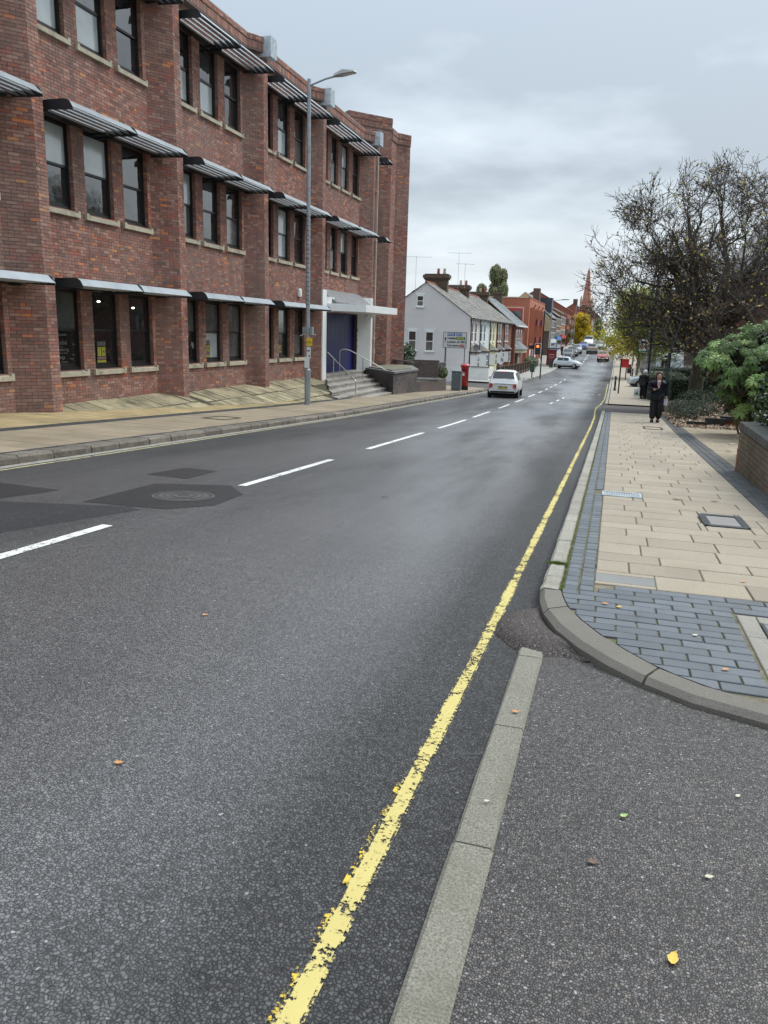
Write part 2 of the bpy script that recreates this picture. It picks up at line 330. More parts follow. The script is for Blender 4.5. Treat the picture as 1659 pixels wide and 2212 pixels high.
# ---------------------------------------------------------------- ground, road
sheet('ground', -260, 260, -30, 880, lambda x, y: gz(y)-.16+min(14, .012*max(0, abs(x)-60)), M_TERR, 26, 8)
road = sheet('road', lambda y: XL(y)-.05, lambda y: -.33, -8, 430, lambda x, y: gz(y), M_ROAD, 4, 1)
def dvz(x, y): return gz(y)+.004+.052*min(1, max(0, (y-1.6)/2))*min(1, max(0, (x+.24)/.45))
sheet('driveway', -.25, 5, -8, 5.4, dvz, M_DRIVE, 26, .2)
sheet('side_road', -60, lambda y: XL(y)-.04, 50.5, 60.5, lambda x, y: gz(y)+.03, M_PATCHR, 10, 1)
sheet('pavement_left', -13.3, lambda y: XL(y)-.32, -8, 50.5, lambda x, y: pl(x, y)-.012, M_SLABL, 4, 1)
sheet('far_pavement_left', -12.5, lambda y: XL(y)-.15, 60.5, 430, lambda x, y: pl(x, y), mat('grey_paving', (.30, .29, .26), .7, .1, 2), 3, 2)
sheet('far_pavement_right', -.15, 3.0, 39, 430, lambda x, y: pr(x, y), M_SLAB, 3, 2)
sheet('courtyard', 2.9, 40, 20, 430, lambda x, y: gz(y)+.1, mat('dark_earth', (.05, .045, .03), 1, .4, 2, .5, 30), 6, 2)
sheet('second_driveway', -.36, 2.2, 32.2, 39, lambda x, y: gz(y)+.05, M_PATCHR, 3, 1)
# pavement base (sandy joints)
sheet('pavement_base', -.24, 2.9, 5.05, 32.2, lambda x, y: pr(x, y)-.012, M_SOIL, 4, 1)
jb = MB(); jb.prism([(-.2, 5.1), (-.12, 4.75), (.1, 4.25), (.3, 3.98), (.6, 3.76), (1, 3.68), (1.6, 3.6), (2.9, 3.5), (2.9, 5.1)], -.6, [pr(0, y)-.012 for y in (5.1, 4.75, 4.25, 3.98, 3.76, 3.68, 3.6, 3.5, 5.1)])
jb.build('corner_base', M_SOIL, kind='structure')
rb = thing('pavement_right', 'tan slab pavement along the right side of the road', 'pavement', (0, 5, 0)); rb['kind'] = 'structure'; del rb['category']
TILT = math.atan2(gz(6)-gz(4), 2)
_sm = {}
def slabmesh(key, w, d, mt, h=.05, ch=.006):
    k = (key, round(w, 3), round(d, 3))
    if k in _sm: return _sm[k]
    a, b = w/2, d/2; v = []
    for z, c in ((-h, 0), (-ch, 0), (0, ch)): v += [(-a+c, -b+c, z), (a-c, -b+c, z), (a-c, b-c, z), (-a+c, b-c, z)]
    f = [(8, 9, 10, 11)]
    for l in (0, 4):
        for i in range(4): f.append((l+i, l+(i+1) % 4, l+4+(i+1) % 4, l+4+i))
    mb = MB(); mb.add(v, f); _sm[k] = mb.mesh(key, mt); return _sm[k]
def slab(name, x0, x1, y0, y1, zf, mt, parent, h=.05, dz=0, jit=.0015, ch=.005):
    me = slabmesh(name+mt.name, x1-x0, y1-y0, mt, h, ch); yc = (y0+y1)/2; xc = (x0+x1)/2
    sl = math.atan2(zf(xc, yc+.5)-zf(xc, yc-.5), 1.0)
    sx = math.atan2(zf(xc+.3, yc)-zf(xc-.3, yc), .6)
    return put(name, me, parent, (xc, yc, zf(xc, yc)+dz+R.uniform(-jit, jit)), (sl+R.uniform(-.002, .002), -sx+R.uniform(-.002, .002), 0))
def slabs_into(mb, x0, x1, y0, y1, zf, h=.05, dz=0, m=0):
    z = [zf(x0, y0)+dz, zf(x1, y0)+dz, zf(x1, y1)+dz, zf(x0, y1)+dz]; j = R.uniform(-.0015, .0015); z = [q+j for q in z]
    mb.prism([(x0, y0), (x1, y0), (x1, y1), (x0, y1)], [q-h for q in z], z, m, R.random())
# tan slabs, courses across the pavement
y = 5.60; r = 0; XR = 1.80; COVERS = [(1.05, 1.49, 8.42, 9.15), (-.05, .48, 9.96, 10.35)]
while y < 32.0:
    d = [.40, .36, .30, .42][r % 4] if y < 9 else .40
    x = .0
    first = [.43, .25, .5, .36][r % 4]; w = first
    while x < XR-.05:
        x1 = min(XR, x+w)
        if XR-x1 < .12: x1 = XR
        cov = next((c for c in COVERS if x1 > c[0] and x < c[1] and y+d > c[2] and y < c[3]), None)
        if cov:
            a0, a1, b0, b1 = cov
            for (p0, p1, q0, q1) in ((x, min(x1, a0), y, y+d), (max(x, a1), x1, y, y+d), (max(x, a0), min(x1, a1), y, b0), (max(x, a0), min(x1, a1), b1, y+d)):
                if p1-p0 > .03 and q1-q0 > .03: slab('paving_slab', p0+.005, p1-.006, q0+.005, q1-.005, pr, M_SLAB, rb)
        else:
            if r == 0 and x == 0: # little dark slab let into the first course
                slab('paving_slab', 0, .43, 5.60, 5.66, pr, M_SLAB, rb); slab('paving_slab', 0, .43, 5.665, 5.90, pr, mat('grey_slab', (.20, .20, .19), .7, .1, 3, .3, 100), rb, dz=-.001); slab('paving_slab', 0, .43, 5.91, 5.995, pr, M_SLAB, rb)
            else: slab('paving_slab', x+.005, x1-.006, y+.005, y+d-.005, pr, M_SLAB, rb)
        x = x1; w = [.62, .58, .64, .6][r % 4]*R.uniform(.93, 1.07)
    y += d; r += 1
# blue setts in a double row beside the kerb
y = 5.32; st = MB(); cnt = 0
while y < 32:
    d = .135
    for a in (-.212, -.104):
        if not (9.95 < y < 10.4 and a > -.15):
            w = .102
            off = .0 if a < -.15 else .045
            if cnt < 230: slab('sett', a+.005, a+w-.004, y+off+.005, y+off+d-.009, pr, M_SETT, rb, .03, jit=.002); cnt += 1
            else: slabs_into(st, a+.004, a+w-.004, y+off+.004, y+off+d-.006, pr, .03)
    y += d
st.build('sett', M_SETT, rb, kind='stuff')
# blue pavers at the corner
def curve_in_x(y):   # left boundary of the corner paving at y
    return float(np.interp(y, [3.57, 3.64, 3.72, 3.84, 4.0, 4.21, 4.42, 4.66, 4.92, 5.15, 5.29], [1.61, 1.17, .83, .56, .36, .20, .06, -.06, -.16, -.205, -.222]))
bc = thing('corner_paving', 'blue brick pavers inside the curved kerb', 'paving', (.4, 4.6, -.1)); bc['kind'] = 'structure'; del bc['category']
y = 3.58; r = 0
while y < 5.52:
    d = .118; off = .125 if r % 2 else 0; x = -.6+off+R.uniform(-.01, .01)
    while x < 2.9:
        w = .248; xl = curve_in_x(min(y+d/2, 5.3)) if y < 5.28 else .0
        if y > 5.28 and x < .02: x += w; continue
        cut = x < xl+.06 and y < 5.28
        a = max(x, xl+.004); b_ = min(x+w, .885 if y < 5.22 else 2.9)
        if cut and b_-curve_in_x(y) > .02:
            q0, q1 = max(x+.003, curve_in_x(y+.006)+.008), max(x+.003, curve_in_x(y+d-.007)+.008); P4 = [(min(q0, b_-.01), y+.006), (b_-.007, y+.006), (b_-.007, y+d-.007), (min(q1, b_-.01), y+d-.007)]; mm_ = MB(); mm_.prism(P4, [pr(*p)-.06 for p in P4], [pr(*p)+R.uniform(-.0005, .0005) for p in P4]); mm_.build('paver', M_SETT, bc)
        elif not cut and b_-a > .04: slab('paver', a+.004, b_-.007, y+.006, y+d-.007, pr, M_SETT, bc, .06, jit=.002, ch=.004)
        x += w
        if x > .885 and y < 5.22: break
    y += d; r += 1
for (a, b_, c, d) in ((.9, 1.02, 3.6, 4.2), (.9, 1.02, 4.2, 4.75), (.9, 1.02, 4.75, 5.2), (1.02, 2.6, 5.05, 5.2)):
    slab('border_slab', a+.003, b_-.003, c+.003, d-.003, pr, mat('brown_slab', (.25, .235, .2), .8, .15, 3, .4, 100, fine=.3), bc)
mh = thing('access_cover', 'large steel access cover cut by the right edge of the photo', 'manhole cover', (1.5, 4.5, -.1))
c_ = MB(); c_.prism([(1.03, 3.6), (1.9, 3.6), (1.9, 5.04), (1.03, 5.04)], [-.3]*4, [pr(0, q)-.002 for q in (3.6, 3.6, 5.04, 5.04)]); c_.build('cover_plate', mat('cover_infill', (.2, .19, .175), .8, .2, 4, .4, 100), mh)
c_ = MB(); c_.obox((1.03, 3.6, pr(0, 3.6)+.002), (1.03, 5.04, pr(0, 5.04)+.002), .02, .01); c_.build('frame', M_DARKMETAL, mh)
def cover(label, x0, x1, y0, y1, zf, infill, frame=.04, ribs=0, name='access_cover'):
    t = thing(name, label, 'manhole cover', ((x0+x1)/2, (y0+y1)/2, zf((x0+x1)/2, (y0+y1)/2)))
    m = MB(); Z = lambda x, y: zf(x, y)+.004
    m.prism([(x0, y0), (x1, y0), (x1, y1), (x0, y1)], [Z(x0, y0)-.04, Z(x1, y0)-.04, Z(x1, y1)-.04, Z(x0, y1)-.04], [Z(x0, y0)-.003, Z(x1, y0)-.003, Z(x1, y1)-.003, Z(x0, y1)-.003]); m.build('cover_plate', infill, t)
    m = MB()
    for p, q in (((x0, y0), (x1, y0)), ((x1, y0), (x1, y1)), ((x1, y1), (x0, y1)), ((x0, y1), (x0, y0))):
        m.obox((p[0], p[1], Z(*p)), (q[0], q[1], Z(*q)), frame, .014)
    for k in range(ribs):
        f = (k+1)/(ribs+1); m.obox((x0+(x1-x0)*f, y0, Z(x0, y0)), (x0+(x1-x0)*f, y1, Z(x0, y1)), .012, .012)
    m.build('frame', M_DARKMETAL if not ribs else M_ZINC, t); return t
cover('square concrete filled cover with wide black iron border in the pavement', 1.08, 1.46, 8.45, 9.12, pr, mat('cover_concrete', (.23, .22, .21), .85, .15, 6, .5, 120, fine=.3), .07)
cover('narrow steel drain grating at the kerb side of the pavement', .0, .46, 9.98, 10.33, pr, mat('grate_steel', (.33, .35, .36), .5, .2, 8, metal=.4), .03, 14, 'drain_grating')
cover('small inset cover in the pavement just in front of the walking woman', 1.0, 1.5, 24.0, 25.0, pr, M_SLABL, .05)
cover('small inset cover in the left pavement near the lamp post', -9.8, -9.2, 17.2, 18.1, pl, M_SLABL, .05)
# dark paver strip behind the slabs, forecourt
st = MB(); y = 9.0; cnt = 0
while y < 32:
    for k, a in enumerate((1.80, 1.93, 2.06)):
        if y > 14.6 and k == 2 and False: continue
        o = .1 if k % 2 else 0
        if cnt < 250: slab('dark_paver', a+.003, a+.125, y+o+.004, y+o+.211, pr, M_DSETT, rb, .04, jit=.003); cnt += 1
        else: slabs_into(st, a+.003, a+.125, y+o+.004, y+o+.211, pr, .04)
    if y < 14.2:
        for a in (2.19, 2.32, 2.45): slabs_into(st, a+.003, a+.125, y+.004, y+.211, pr, .04)
    y += .215
st.build('dark_paver', M_DSETT, rb, kind='stuff')
y = 14.3; r = 0
while y < 29:
    x = 2.19; w = .35+.25*(r % 2)
    while x < 6.5:
        x1 = min(6.6, x+w); slab('forecourt_slab', x+.004, x1-.004, y+.004, y+.596, pr, M_SLABY if False else M_SLABL, rb); x = x1; w = .6
        if x > 2.6+(y-14)*.17+.6: break
    y += .6; r += 1
# kerbs
kr = thing('kerb_right', 'pale granite kerb stones along the right pavement', 'kerb', (-.3, 5.3, 0)); kr['kind'] = 'structure'; del kr['category']
def kerbstone(x0, x1, y0, y1, zf, mt, parent, top=.0, depth=.3, rough=.0, name='kerb_stone', ch=.02):
    ny = 4; v = []; f = []
    for j in range(ny+1):
        y = y0+(y1-y0)*j/ny; e = lambda: R.uniform(-rough, rough); z = zf((x0+x1)/2, y)+top
        a, b = (x0, x1)
        v += [(a+e(), y, z-depth), (a+e(), y, z-ch+e()*.5), (a+(ch if a > -5 else 0.012)+e()*.5, y, z+e()*.4), (b-(ch if a < -5 else .012)+e()*.5, y, z+e()*.4), (b+e(), y, z-ch+e()*.5), (b+e(), y, z-depth)]
    for j in range(ny):
        for i in range(5): k = j*6+i; f.append((k, k+1, k+7, k+6))
    f.append(tuple(range(6))); f.append(tuple(reversed(range(ny*6, ny*6+6))))
    m = MB(); m.add(v, f); return m.build(name, mt, parent)
y = 5.30
for k, d in enumerate([.36, .38, .95, 1.0, .42, .9]+[R.choice([.6, .9, 1.0]) for _ in range(40)]):
    if y > 32.3: break
    kerbstone(-.365, -.232, y+.006, y+d-.006, pr, M_GRANITE, kr, 0, .3, .004); y += d
for a in range(39, 200, 3): kerbstone(-.33, -.18, a, a+2.98, pr, M_GRANITE, kr, 0, .3, .002)
cv = [(-.36, 5.29, -.225, 5.29), (-.345, 5.05, -.205, 5.15), (-.30, 4.80, -.16, 4.92), (-.20, 4.50, -.06, 4.66), (-.06, 4.24, .06, 4.42), (.10, 4.02, .20, 4.21), (.28, 3.83, .36, 4.0), (.50, 3.67, .56, 3.84), (.80, 3.56, .83, 3.72), (1.15, 3.49, 1.17, 3.64), (1.6, 3.42, 1.61, 3.57), (2.4, 3.33, 2.41, 3.48), (3.2, 3.25, 3.2, 3.4)]
for (i0, i1) in ((0, 2), (2, 6), (6, 12)):
    v = []; f = []
    def lerp(i, t):
        i2 = min(i+1, len(cv)-1); return [cv[i][k]*(1-t)+cv[i2][k]*t for k in range(4)]
    pts = [cv[i0+j] for j in range(i1-i0+1)]
    pts[0] = lerp(i0, .03); pts[-1] = lerp(i1-1, .97)
    for (ox, oy, ix, iy) in pts:
        zo = pr(0, oy)-.012; zi = pr(0, iy)-.002; qx, qy = ox+(ix-ox)*.2, oy+(iy-oy)*.2
        v += [(ox, oy, zo-.3), (ox, oy, zo-.02), (qx, qy, zo+.008), (ix, iy, zi), (ix, iy, zi-.3)]
    n = len(pts)
    for j in range(n-1):
        for i in range(4): k = j*5+i; f.append((k, k+5, k+6, k+1))
    f.append((0, 1, 2, 3, 4)); f.append(tuple(reversed(range((n-1)*5, n*5))))
    m = MB(); m.add(v, f); m.build('kerb_stone', M_BKERB, kr, smooth=False)
# flush concrete channel kerb across the driveway
y = 4.27
for d in (.14, .92, .93, .92, .92, .92, .92):
    kerbstone(-.385, -.245, y-d+.004, y-.004, lambda x, y: gz(y), M_CKERB, kr, .022, .2, .0025, ch=.012); y -= d
# left kerb
kl = thing('kerb_left', 'dark worn stone kerb along the left pavement', 'kerb', (-8.2, 5, 0)); kl['kind'] = 'structure'; del kl['category']
y = 4.0
while y < 50:
    d = R.choice([.55, .75, .9, .9]); x = XL(y+d/2)
    kerbstone(x-.32, x, y+.012, y+d-.012, lambda xx, yy: gz(yy)+.125, M_KERBL, kl, 0, .32, .013, ch=.035); y += d
for a in np.arange(61, 300, 3): x = XL(a+1.5); kerbstone(x-.2, x, a, a+2.98, lambda xx, yy: gz(yy)+.125, M_GRANITE, kl, 0, .3, .002)
# left pavement slabs
pv = thing('paving_left', 'damp tan slabs of the left pavement and forecourt', 'paving', (-9.5, 15, 0)); pv['kind'] = 'structure'; del pv['category']
st = MB(); y = 8.0; r = 0; cnt = 0
while y < 50:
    x = -10.55; w = .45 if r % 2 else .9
    while x < XL(y)-.42:
        x1 = min(XL(y)-.42, x+w)
        if XL(y)-.42-x1 < .15: x1 = XL(y)-.42
        if cnt < 150: slab('paving_slab', x+.004, x1-.004, y+.004, y+.596, pl, M_SLABL, pv); cnt += 1
        else: slabs_into(st, x+.004, x1-.004, y+.004, y+.596, pl)
        x = x1; w = .9
    y += .6; r += 1
st.build('paving_slab', M_SLABL, pv, kind='stuff')
st = MB(); sk = MB(); y = 8.0; cnt = 0
while y < 44:
    x = -13.1
    while x < -11.2 and y < 30.5:
        if cnt < 120: slab('yellow_slab', x+.005, x+.53, y+.005, y+.595, pl, M_SLABY, pv, dz=.001); cnt += 1
        else: slabs_into(st, x+.005, x+.53, y+.005, y+.595, pl, dz=.001)
        x += .535
    for k in range(5):
        yy = y+k*.12
        if yy < 31:
            for a in (-10.93, -10.80, -10.67): slabs_into(sk, a+.003, a+.122, yy+.003, yy+.117, pl, .03)
        slabs_into(sk, XL(yy)-.41, XL(yy)-.325, yy+.003, yy+.117, pl, .03)
    y += .6
st.build('yellow_slab', M_SLABY, pv, kind='stuff'); sk.build('dark_paver', M_DSETT, pv, kind='stuff')
# markings
def strip(name, x0, x1, y0, y1, dz, mt, dy=.5, parent=road):
    return sheet(name, x0, x1, y0, y1, lambda x, y: gz(y)+dz, mt, 1, dy, 'structure', parent)
def yx(y): return float(np.interp(y, [0, 1.5, 5, 25, 30, 34, 37, 40, 46, 60, 80, 110], [-.64, -.625, -.60, -.57, -.58, -.66, -.66, -.52, -.42, -.46, -.5, -.5]))
ym = MB(); ys_ = np.arange(-2, 72, .5)
for ya_, yb_ in zip(ys_[:-1], ys_[1:]):
    for c0_, c1_, t_ in ((-.038, -.027, .0), (-.027, .027, .55), (.027, .038, .0)): ym.add([(yx(ya_)+c0_, ya_, gz(ya_)+.004), (yx(ya_)+c1_, ya_, gz(ya_)+.004), (yx(yb_)+c1_, yb_, gz(yb_)+.004), (yx(yb_)+c0_, yb_, gz(yb_)+.004)], [(0, 1, 2, 3)], 0, t_)
ym.build('yellow_line', M_YEL, road, kind='structure')
strip('yellow_line_edge', lambda y: yx(y)-.050, lambda y: yx(y)-.034, 1.3, 2.6, .008, M_YELO, .5)
strip('yellow_line', lambda y: yx(y)+.12, lambda y: yx(y)+.2, 47, 72, .004, M_YEL, 1)
strip('yellow_line', lambda y: XL(y)+.23, lambda y: XL(y)+.29, 2, 48, .004, M_YELL, 1)
strip('gutter_dirt', lambda y: XL(y)+.0, lambda y: XL(y)+.16, 2, 50, .003, mat('gutter_grit', (.26, .25, .22), .95, .3, 10), 1)
for (a, b_) in ((2.2, 6.1), (8.9, 12.25), (14.3, 18.95), (20.7, 24.9), (26.2, 29.9), (32.4, 35.8), (38, 41.5), (44, 47.5), (50, 52.5), (55, 57), (59, 61), (63, 66), (69, 72), (75, 78), (112, 115), (117, 120), (122, 125), (127, 130), (133, 136), (140, 143), (148, 151)):
    strip('centre_line_mark', -4.58, -4.46, a, b_, .004, M_WLINE, 1)
for (a, b_) in ((112, 116), (119, 123), (127, 131)): strip('bay_line_mark', -1.85, -1.78, a, b_, .004, M_WLINE, 1)
for k in range(8): strip('stud_mark', -3.4+k*.42, -3.25+k*.42, 51+.2*(k % 2), 51.35+.2*(k % 2), .004, M_WLINE, 1)
for k in range(3): strip('lane_dash', -2.9+.1*k, -2.8+.1*k, 38+k*3, 39.6+k*3, .004, M_WLINE, 1)
def patch(poly, mt, dz, name='road_patch'):
    m = MB(); m.add([(x, y, gz(y)+dz) for x, y in poly], [tuple(range(len(poly)))]); return m.build(name, mt, road, kind='structure')
patch([(-5.5, 7.0), (-5.55, 8.5), (-4.65, 8.85), (-4.2, 8.3), (-4.15, 7.5), (-4.5, 7.05)], M_PATCH, .003)
patch([(-6.1, 9.15), (-6.0, 10.0), (-5.45, 9.95), (-5.42, 9.05)], M_PATCH, .003)
patch([(-8.0, 6.2), (-7.3, 7.6), (-6.2, 7.5), (-6.4, 6.6), (-7, 5.6)], M_PATCH, .003)
patch([(-7.2, 5.2), (-6.3, 6.6), (-4.9, 7.0), (-4.7, 6.9), (-5.2, 5.2)], asphalt('dull_patch', (.048, .05, .054), .4, 75, .1), .0015)
t = thing('road_manhole', 'round worn iron manhole cover in the dark road patch', 'manhole cover', (-4.75, 7.85, gz(7.85)))
m = MB()
for k, (ra, rb_) in enumerate(((.33, .30), (.26, .22), (.19, .15), (.11, .06))):
    n = 28
    vs = []
    for q in range(n):
        w = 2*math.pi*q/n
        for rr in (ra, rb_): x, y = -4.75+rr*math.cos(w)*1.1, 7.85+rr*math.sin(w)*1.1; vs.append((x, y, gz(y)+.007+.001*k))
    m.add(vs, [(2*q, (2*q+2) % (2*n), (2*q+3) % (2*n), 2*q+1) for q in range(n)])
m.build('iron_ring', mat('worn_iron', (.075, .072, .07), .6, .3, 20, .4, 60), t)
m = MB(); m.add([(-4.75+.32*math.cos(q*.2244), 7.85+.32*math.sin(q*.2244), gz(7.85+.32*math.sin(q*.2244))+.0055) for q in range(28)], [tuple(range(28))]); m.build('cover_plate', mat('iron', (.06, .06, .06), .5, .3, 30, .5, 60), t)
# asphalt ramp poured against the kerb (lumpy fillet)
ring = [(-.36, 5.12), (-.47, 5.0), (-.56, 4.85), (-.59, 4.7), (-.57, 4.5), (-.49, 4.36), (-.41, 4.27), (-.33, 4.22), (-.24, 4.2), (-.1, 4.17), (.03, 4.13), (-.02, 4.2), (-.12, 4.36), (-.24, 4.6), (-.30, 4.8), (-.335, 5.0)]
v = [(-.32, 4.62, gz(4.62)+.065)]; n = len(ring)
for q, s_ in ((.55, .055), (.85, .042), (1.0, .003)):
    for i, (x, y) in enumerate(ring):
        jx, jy = R.uniform(-.008, .008), R.uniform(-.008, .008)
        zz_ = s_ if i < 10 or q < .9 else .05
        v.append((-.32+(x+.32)*q+jx, 4.62+(y-4.62)*q+jy, gz(y)+zz_+R.uniform(-.003, .003)))
f = [(0, 1+i, 1+(i+1) % n) for i in range(n)]
for l in range(2): f += [(1+l*n+i, 1+(l+1)*n+i, 1+(l+1)*n+(i+1) % n, 1+l*n+(i+1) % n) for i in range(n)]
m = MB(); m.add(v, f); m.build('asphalt_ramp', M_PATCHR, smooth=True, kind='structure')
# ---------------------------------------------------------------- brick office building
RX, FX = -13.2, -12.7
off = thing('office_building', 'long three storey red brick office with dark windows, stone sills and louvred canopies', 'building', (-13.2, 11, -.4))
BW, BH = .237, .0772
_bpos = []
def bricks(mb, O, u, n, rects, single=False, soldier=False, m=0, zmort=None):
    """bricks standing 8 mm proud of the mortar on the plane through O along u, outward normal n"""
    O = np.array(O, float); u = np.array(u, float); n = np.array(n, float); zv = np.array((0, 0, 1.))
    w, h = (BW, BH) if not soldier else (.078, .232)
    for (u0, u1, z0, z1) in rects:
        r0 = int(math.floor(z0/h)); r1 = int(math.ceil(z1/h))
        for r in range(r0, r1):
            a = max(z0, r*h+.005); b = min(z1, (r+1)*h-.005)
            if b-a < .02: continue
            c0 = int(math.floor(u0/w))-1; c1 = int(math.ceil(u1/w))+1
            sh = (w/2 if r % 2 else 0)+(0 if soldier else ((r*7919) % 13)*.0015)
            for c in range(c0, c1):
                p = max(u0, c*w+sh+.005); q = min(u1, (c+1)*w+sh-.005)
                if q-p < .025: continue
                if not soldier and (r*31+c*17) % 5 == 0 and q-p > .2: pieces = ((p, (p+q)/2-.004), ((p+q)/2+.004, q))
                else: pieces = ((p, q),)
                for (p_, q_) in pieces:
                    full = q_-p_ > w-.013 and b-a > h-.012
                    if single and full:
                        ctr = O+u*(p_+q_)/2+zv*(a+b)/2
                        X, Y = proj(ctr)
                        if -12 < X < 1670 and -12 < Y < 2220: _bpos.append((float(np.linalg.norm(ctr-np.array((0, 0, H)))), tuple(ctr), math.atan2(u[1], u[0]), len(mb.f), n)); 
                    e = .008+R.uniform(-.003, .003)
                    A = O+u*p_+zv*a; B = O+u*q_+zv*a; C = O+u*q_+zv*b; D = O+u*p_+zv*b; nn_ = n*e
                    t = R.random()
                    k = len(mb.v); mb.v.extend([tuple(A-n*.01), tuple(B-n*.01), tuple(C-n*.01), tuple(D-n*.01), tuple(A+nn_), tuple(B+nn_), tuple(C+nn_), tuple(D+nn_)])
                    mb.f.extend([(k+4, k+5, k+6, k+7), (k, k+1, k+5, k+4), (k+1, k+2, k+6, k+5), (k+2, k+3, k+7, k+6), (k+3, k, k+4, k+7)]); mb.m.extend([m]*5); mb.t.extend([t]*5)
stuff = MB(); core = MB(); sing = MB()
NX = (1, 0, 0)
PF = 3.87
SILLT, HEADZ = .44, 2.42
WIN = [(.42, 1.56), (2.02, 3.16), (3.62, 4.76)]     # window openings measured from the start of a bay wall
WINL = [(.62, 1.55), (2.02, 2.90), (3.42, 4.42), (4.98, 6.05)]
ZTOP = 10.85
def wallrects(L_, wins, floors, z0):
    """rectangles of wall left round the openings"""
    rc = []; z = z0
    for fl in floors:
        s, h = SILLT+PF*fl-.02, HEADZ+PF*fl
        rc.append((0, L_, z, s)); prev = 0
        for a, b in wins: rc.append((prev, a, s, h)); prev = b
        rc.append((prev, L_, s, h)); z = h
    rc.append((0, L_, z, ZTOP)); return rc
def corebox(rects, O, u, n, th=.25):
    for (a, b, c, d) in rects:
        if b-a < .02 or d-c < .02: continue
        O_ = np.array(O, float); u_ = np.array(u, float); n_ = np.array(n, float)
        P = [O_+u_*a, O_+u_*b, O_+u_*b-n_*th, O_+u_*a-n_*th]
        core.prism([(p[0], p[1]) for p in P], c, d)
def face(O, u, n, rects, single=False, th=.25, cr=True):
    if cr: corebox(rects, O, u, n, th)
    bricks(stuff, O, u, n, rects, single)
wpanes = {}
def window_mesh():
    W_, H_ = 1.15, HEADZ-SILLT+.02; m = MB()
    for (a, b, c, d) in ((0, .05, 0, H_), (W_-.05, W_, 0, H_), (.05, W_-.05, 0, .08), (.05, W_-.05, H_-.06, H_)): m.box(-.04, .03, a, b, c, d)
    s = MB(); z = H_*.50
    s.box(-.02, .005, .05, .09, z, H_-.06); s.box(-.02, .005, W_-.09, W_-.05, z, H_-.06); s.box(-.02, .008, .09, W_-.09, z-.03, z+.03); s.box(-.02, .005, .09, W_-.09, H_-.1, H_-.06)
    s.box(-.05, -.025, .05, .09, .08, z); s.box(-.05, -.025, W_-.09, W_-.05, .08, z); s.box(-.05, -.025, .09, W_-.09, .08, .15)
    up = MB(); up.add([(-.012, .07, z), (-.012, W_-.07, z), (-.012, W_-.07, H_-.07), (-.012, .07, H_-.07)], [(0, 1, 2, 3)])
    lo = MB(); lo.add([(-.04, .07, .1), (-.04, W_-.07, .1), (-.04, W_-.07, z), (-.04, .07, z)], [(0, 1, 2, 3)])
    return m.mesh('window', M_BROWNFRAME), s.mesh('sash', M_BROWNFRAME), {k: (up.mesh('pane', mt), lo.mesh('pane', mt)) for k, mt in (('d', M_GDARK), ('b', M_GBLIND), ('m', M_GMID))}
WM, SM, PM = window_mesh()
sm = MB(); sm.ext([(0, 0), (.17, 0), (.17, .10), (.02, .15), (0, .15)], 0, 1, 'y'); sm.box(.0, .17, 0, .07, .1001, .155); sm.box(.0, .17, .93, 1, .1001, .155)
SILL = sm.mesh('sill', M_STONE)
def put_window(y0, w, z, kinds):
    o = put('window', WM, off, (RX-.13, y0, z)); o.scale = (1, w/1.15, 1)
    for nm, me in (('sash', SM), ('pane', PM[kinds[0]][0]), ('pane', PM[kinds[1]][1])):
        c = put(nm, me, o, world=False); c.location = (0, 0, 0)
    s = put('sill', SILL, off, (RX-.09, y0-.11, z-.15)); s.scale = (1.05, w+.22, 1)
PANES = {(0, 0): ('md', 'dd', 'dd'), (0, 1): ('bd', 'bd', 'dd'), (0, 2): ('db', 'db', 'dd'), (1, 0): ('md', 'mb', 'mm'), (1, 1): ('bm', 'dd', 'dm'), (1, 2): ('db', 'db', 'dd'),
         (2, 0): ('dd', 'md', 'dm'), (2, 1): ('dd', 'bb', 'dd'), (2, 2): ('dd', 'db', 'dm'), (-1, 0): ('dd',)*3, (-1, 1): ('dd',)*3, (-1, 2): ('dd',)*3}
def louvre_mesh(L_):
    m = MB(); pr_ = [(0, .155), (.012, .172), (.04, .165), (.215, .0), (.205, -.012), (.18, -.006)]
    m.ext(pr_, .006, L_-.006, 'y'); return m.mesh('louvre', M_LOUVRE)
def plate_mesh(L_, br):
    m = MB(); pf = [(0, -.02), (1.06, -.06), (1.05, .0), (.98, .12), (.90, .17), (.8, .18), (0, .17)]
    m.ext(pf, 0, .014, 'y'); m.ext(pf, L_-.014, L_, 'y')
    for q in br: m.box(-.06, .35, q, q+.05, -.08, -.02)
    return m.mesh('canopy', M_DARKMETAL)
_cm = {}
def canopy(y0, L_, z):
    if L_ not in _cm: _cm[L_] = (plate_mesh(L_, (.0, L_-.3)), louvre_mesh(L_))
    pm, lm = _cm[L_]
    c = put('canopy', pm, off, (RX, y0, z))
    for i in range(5): q = put('louvre', lm, c, world=False); q.location = (.03+.203*i, 0, .0)
CZ = [2.45, 6.30, 10.18]
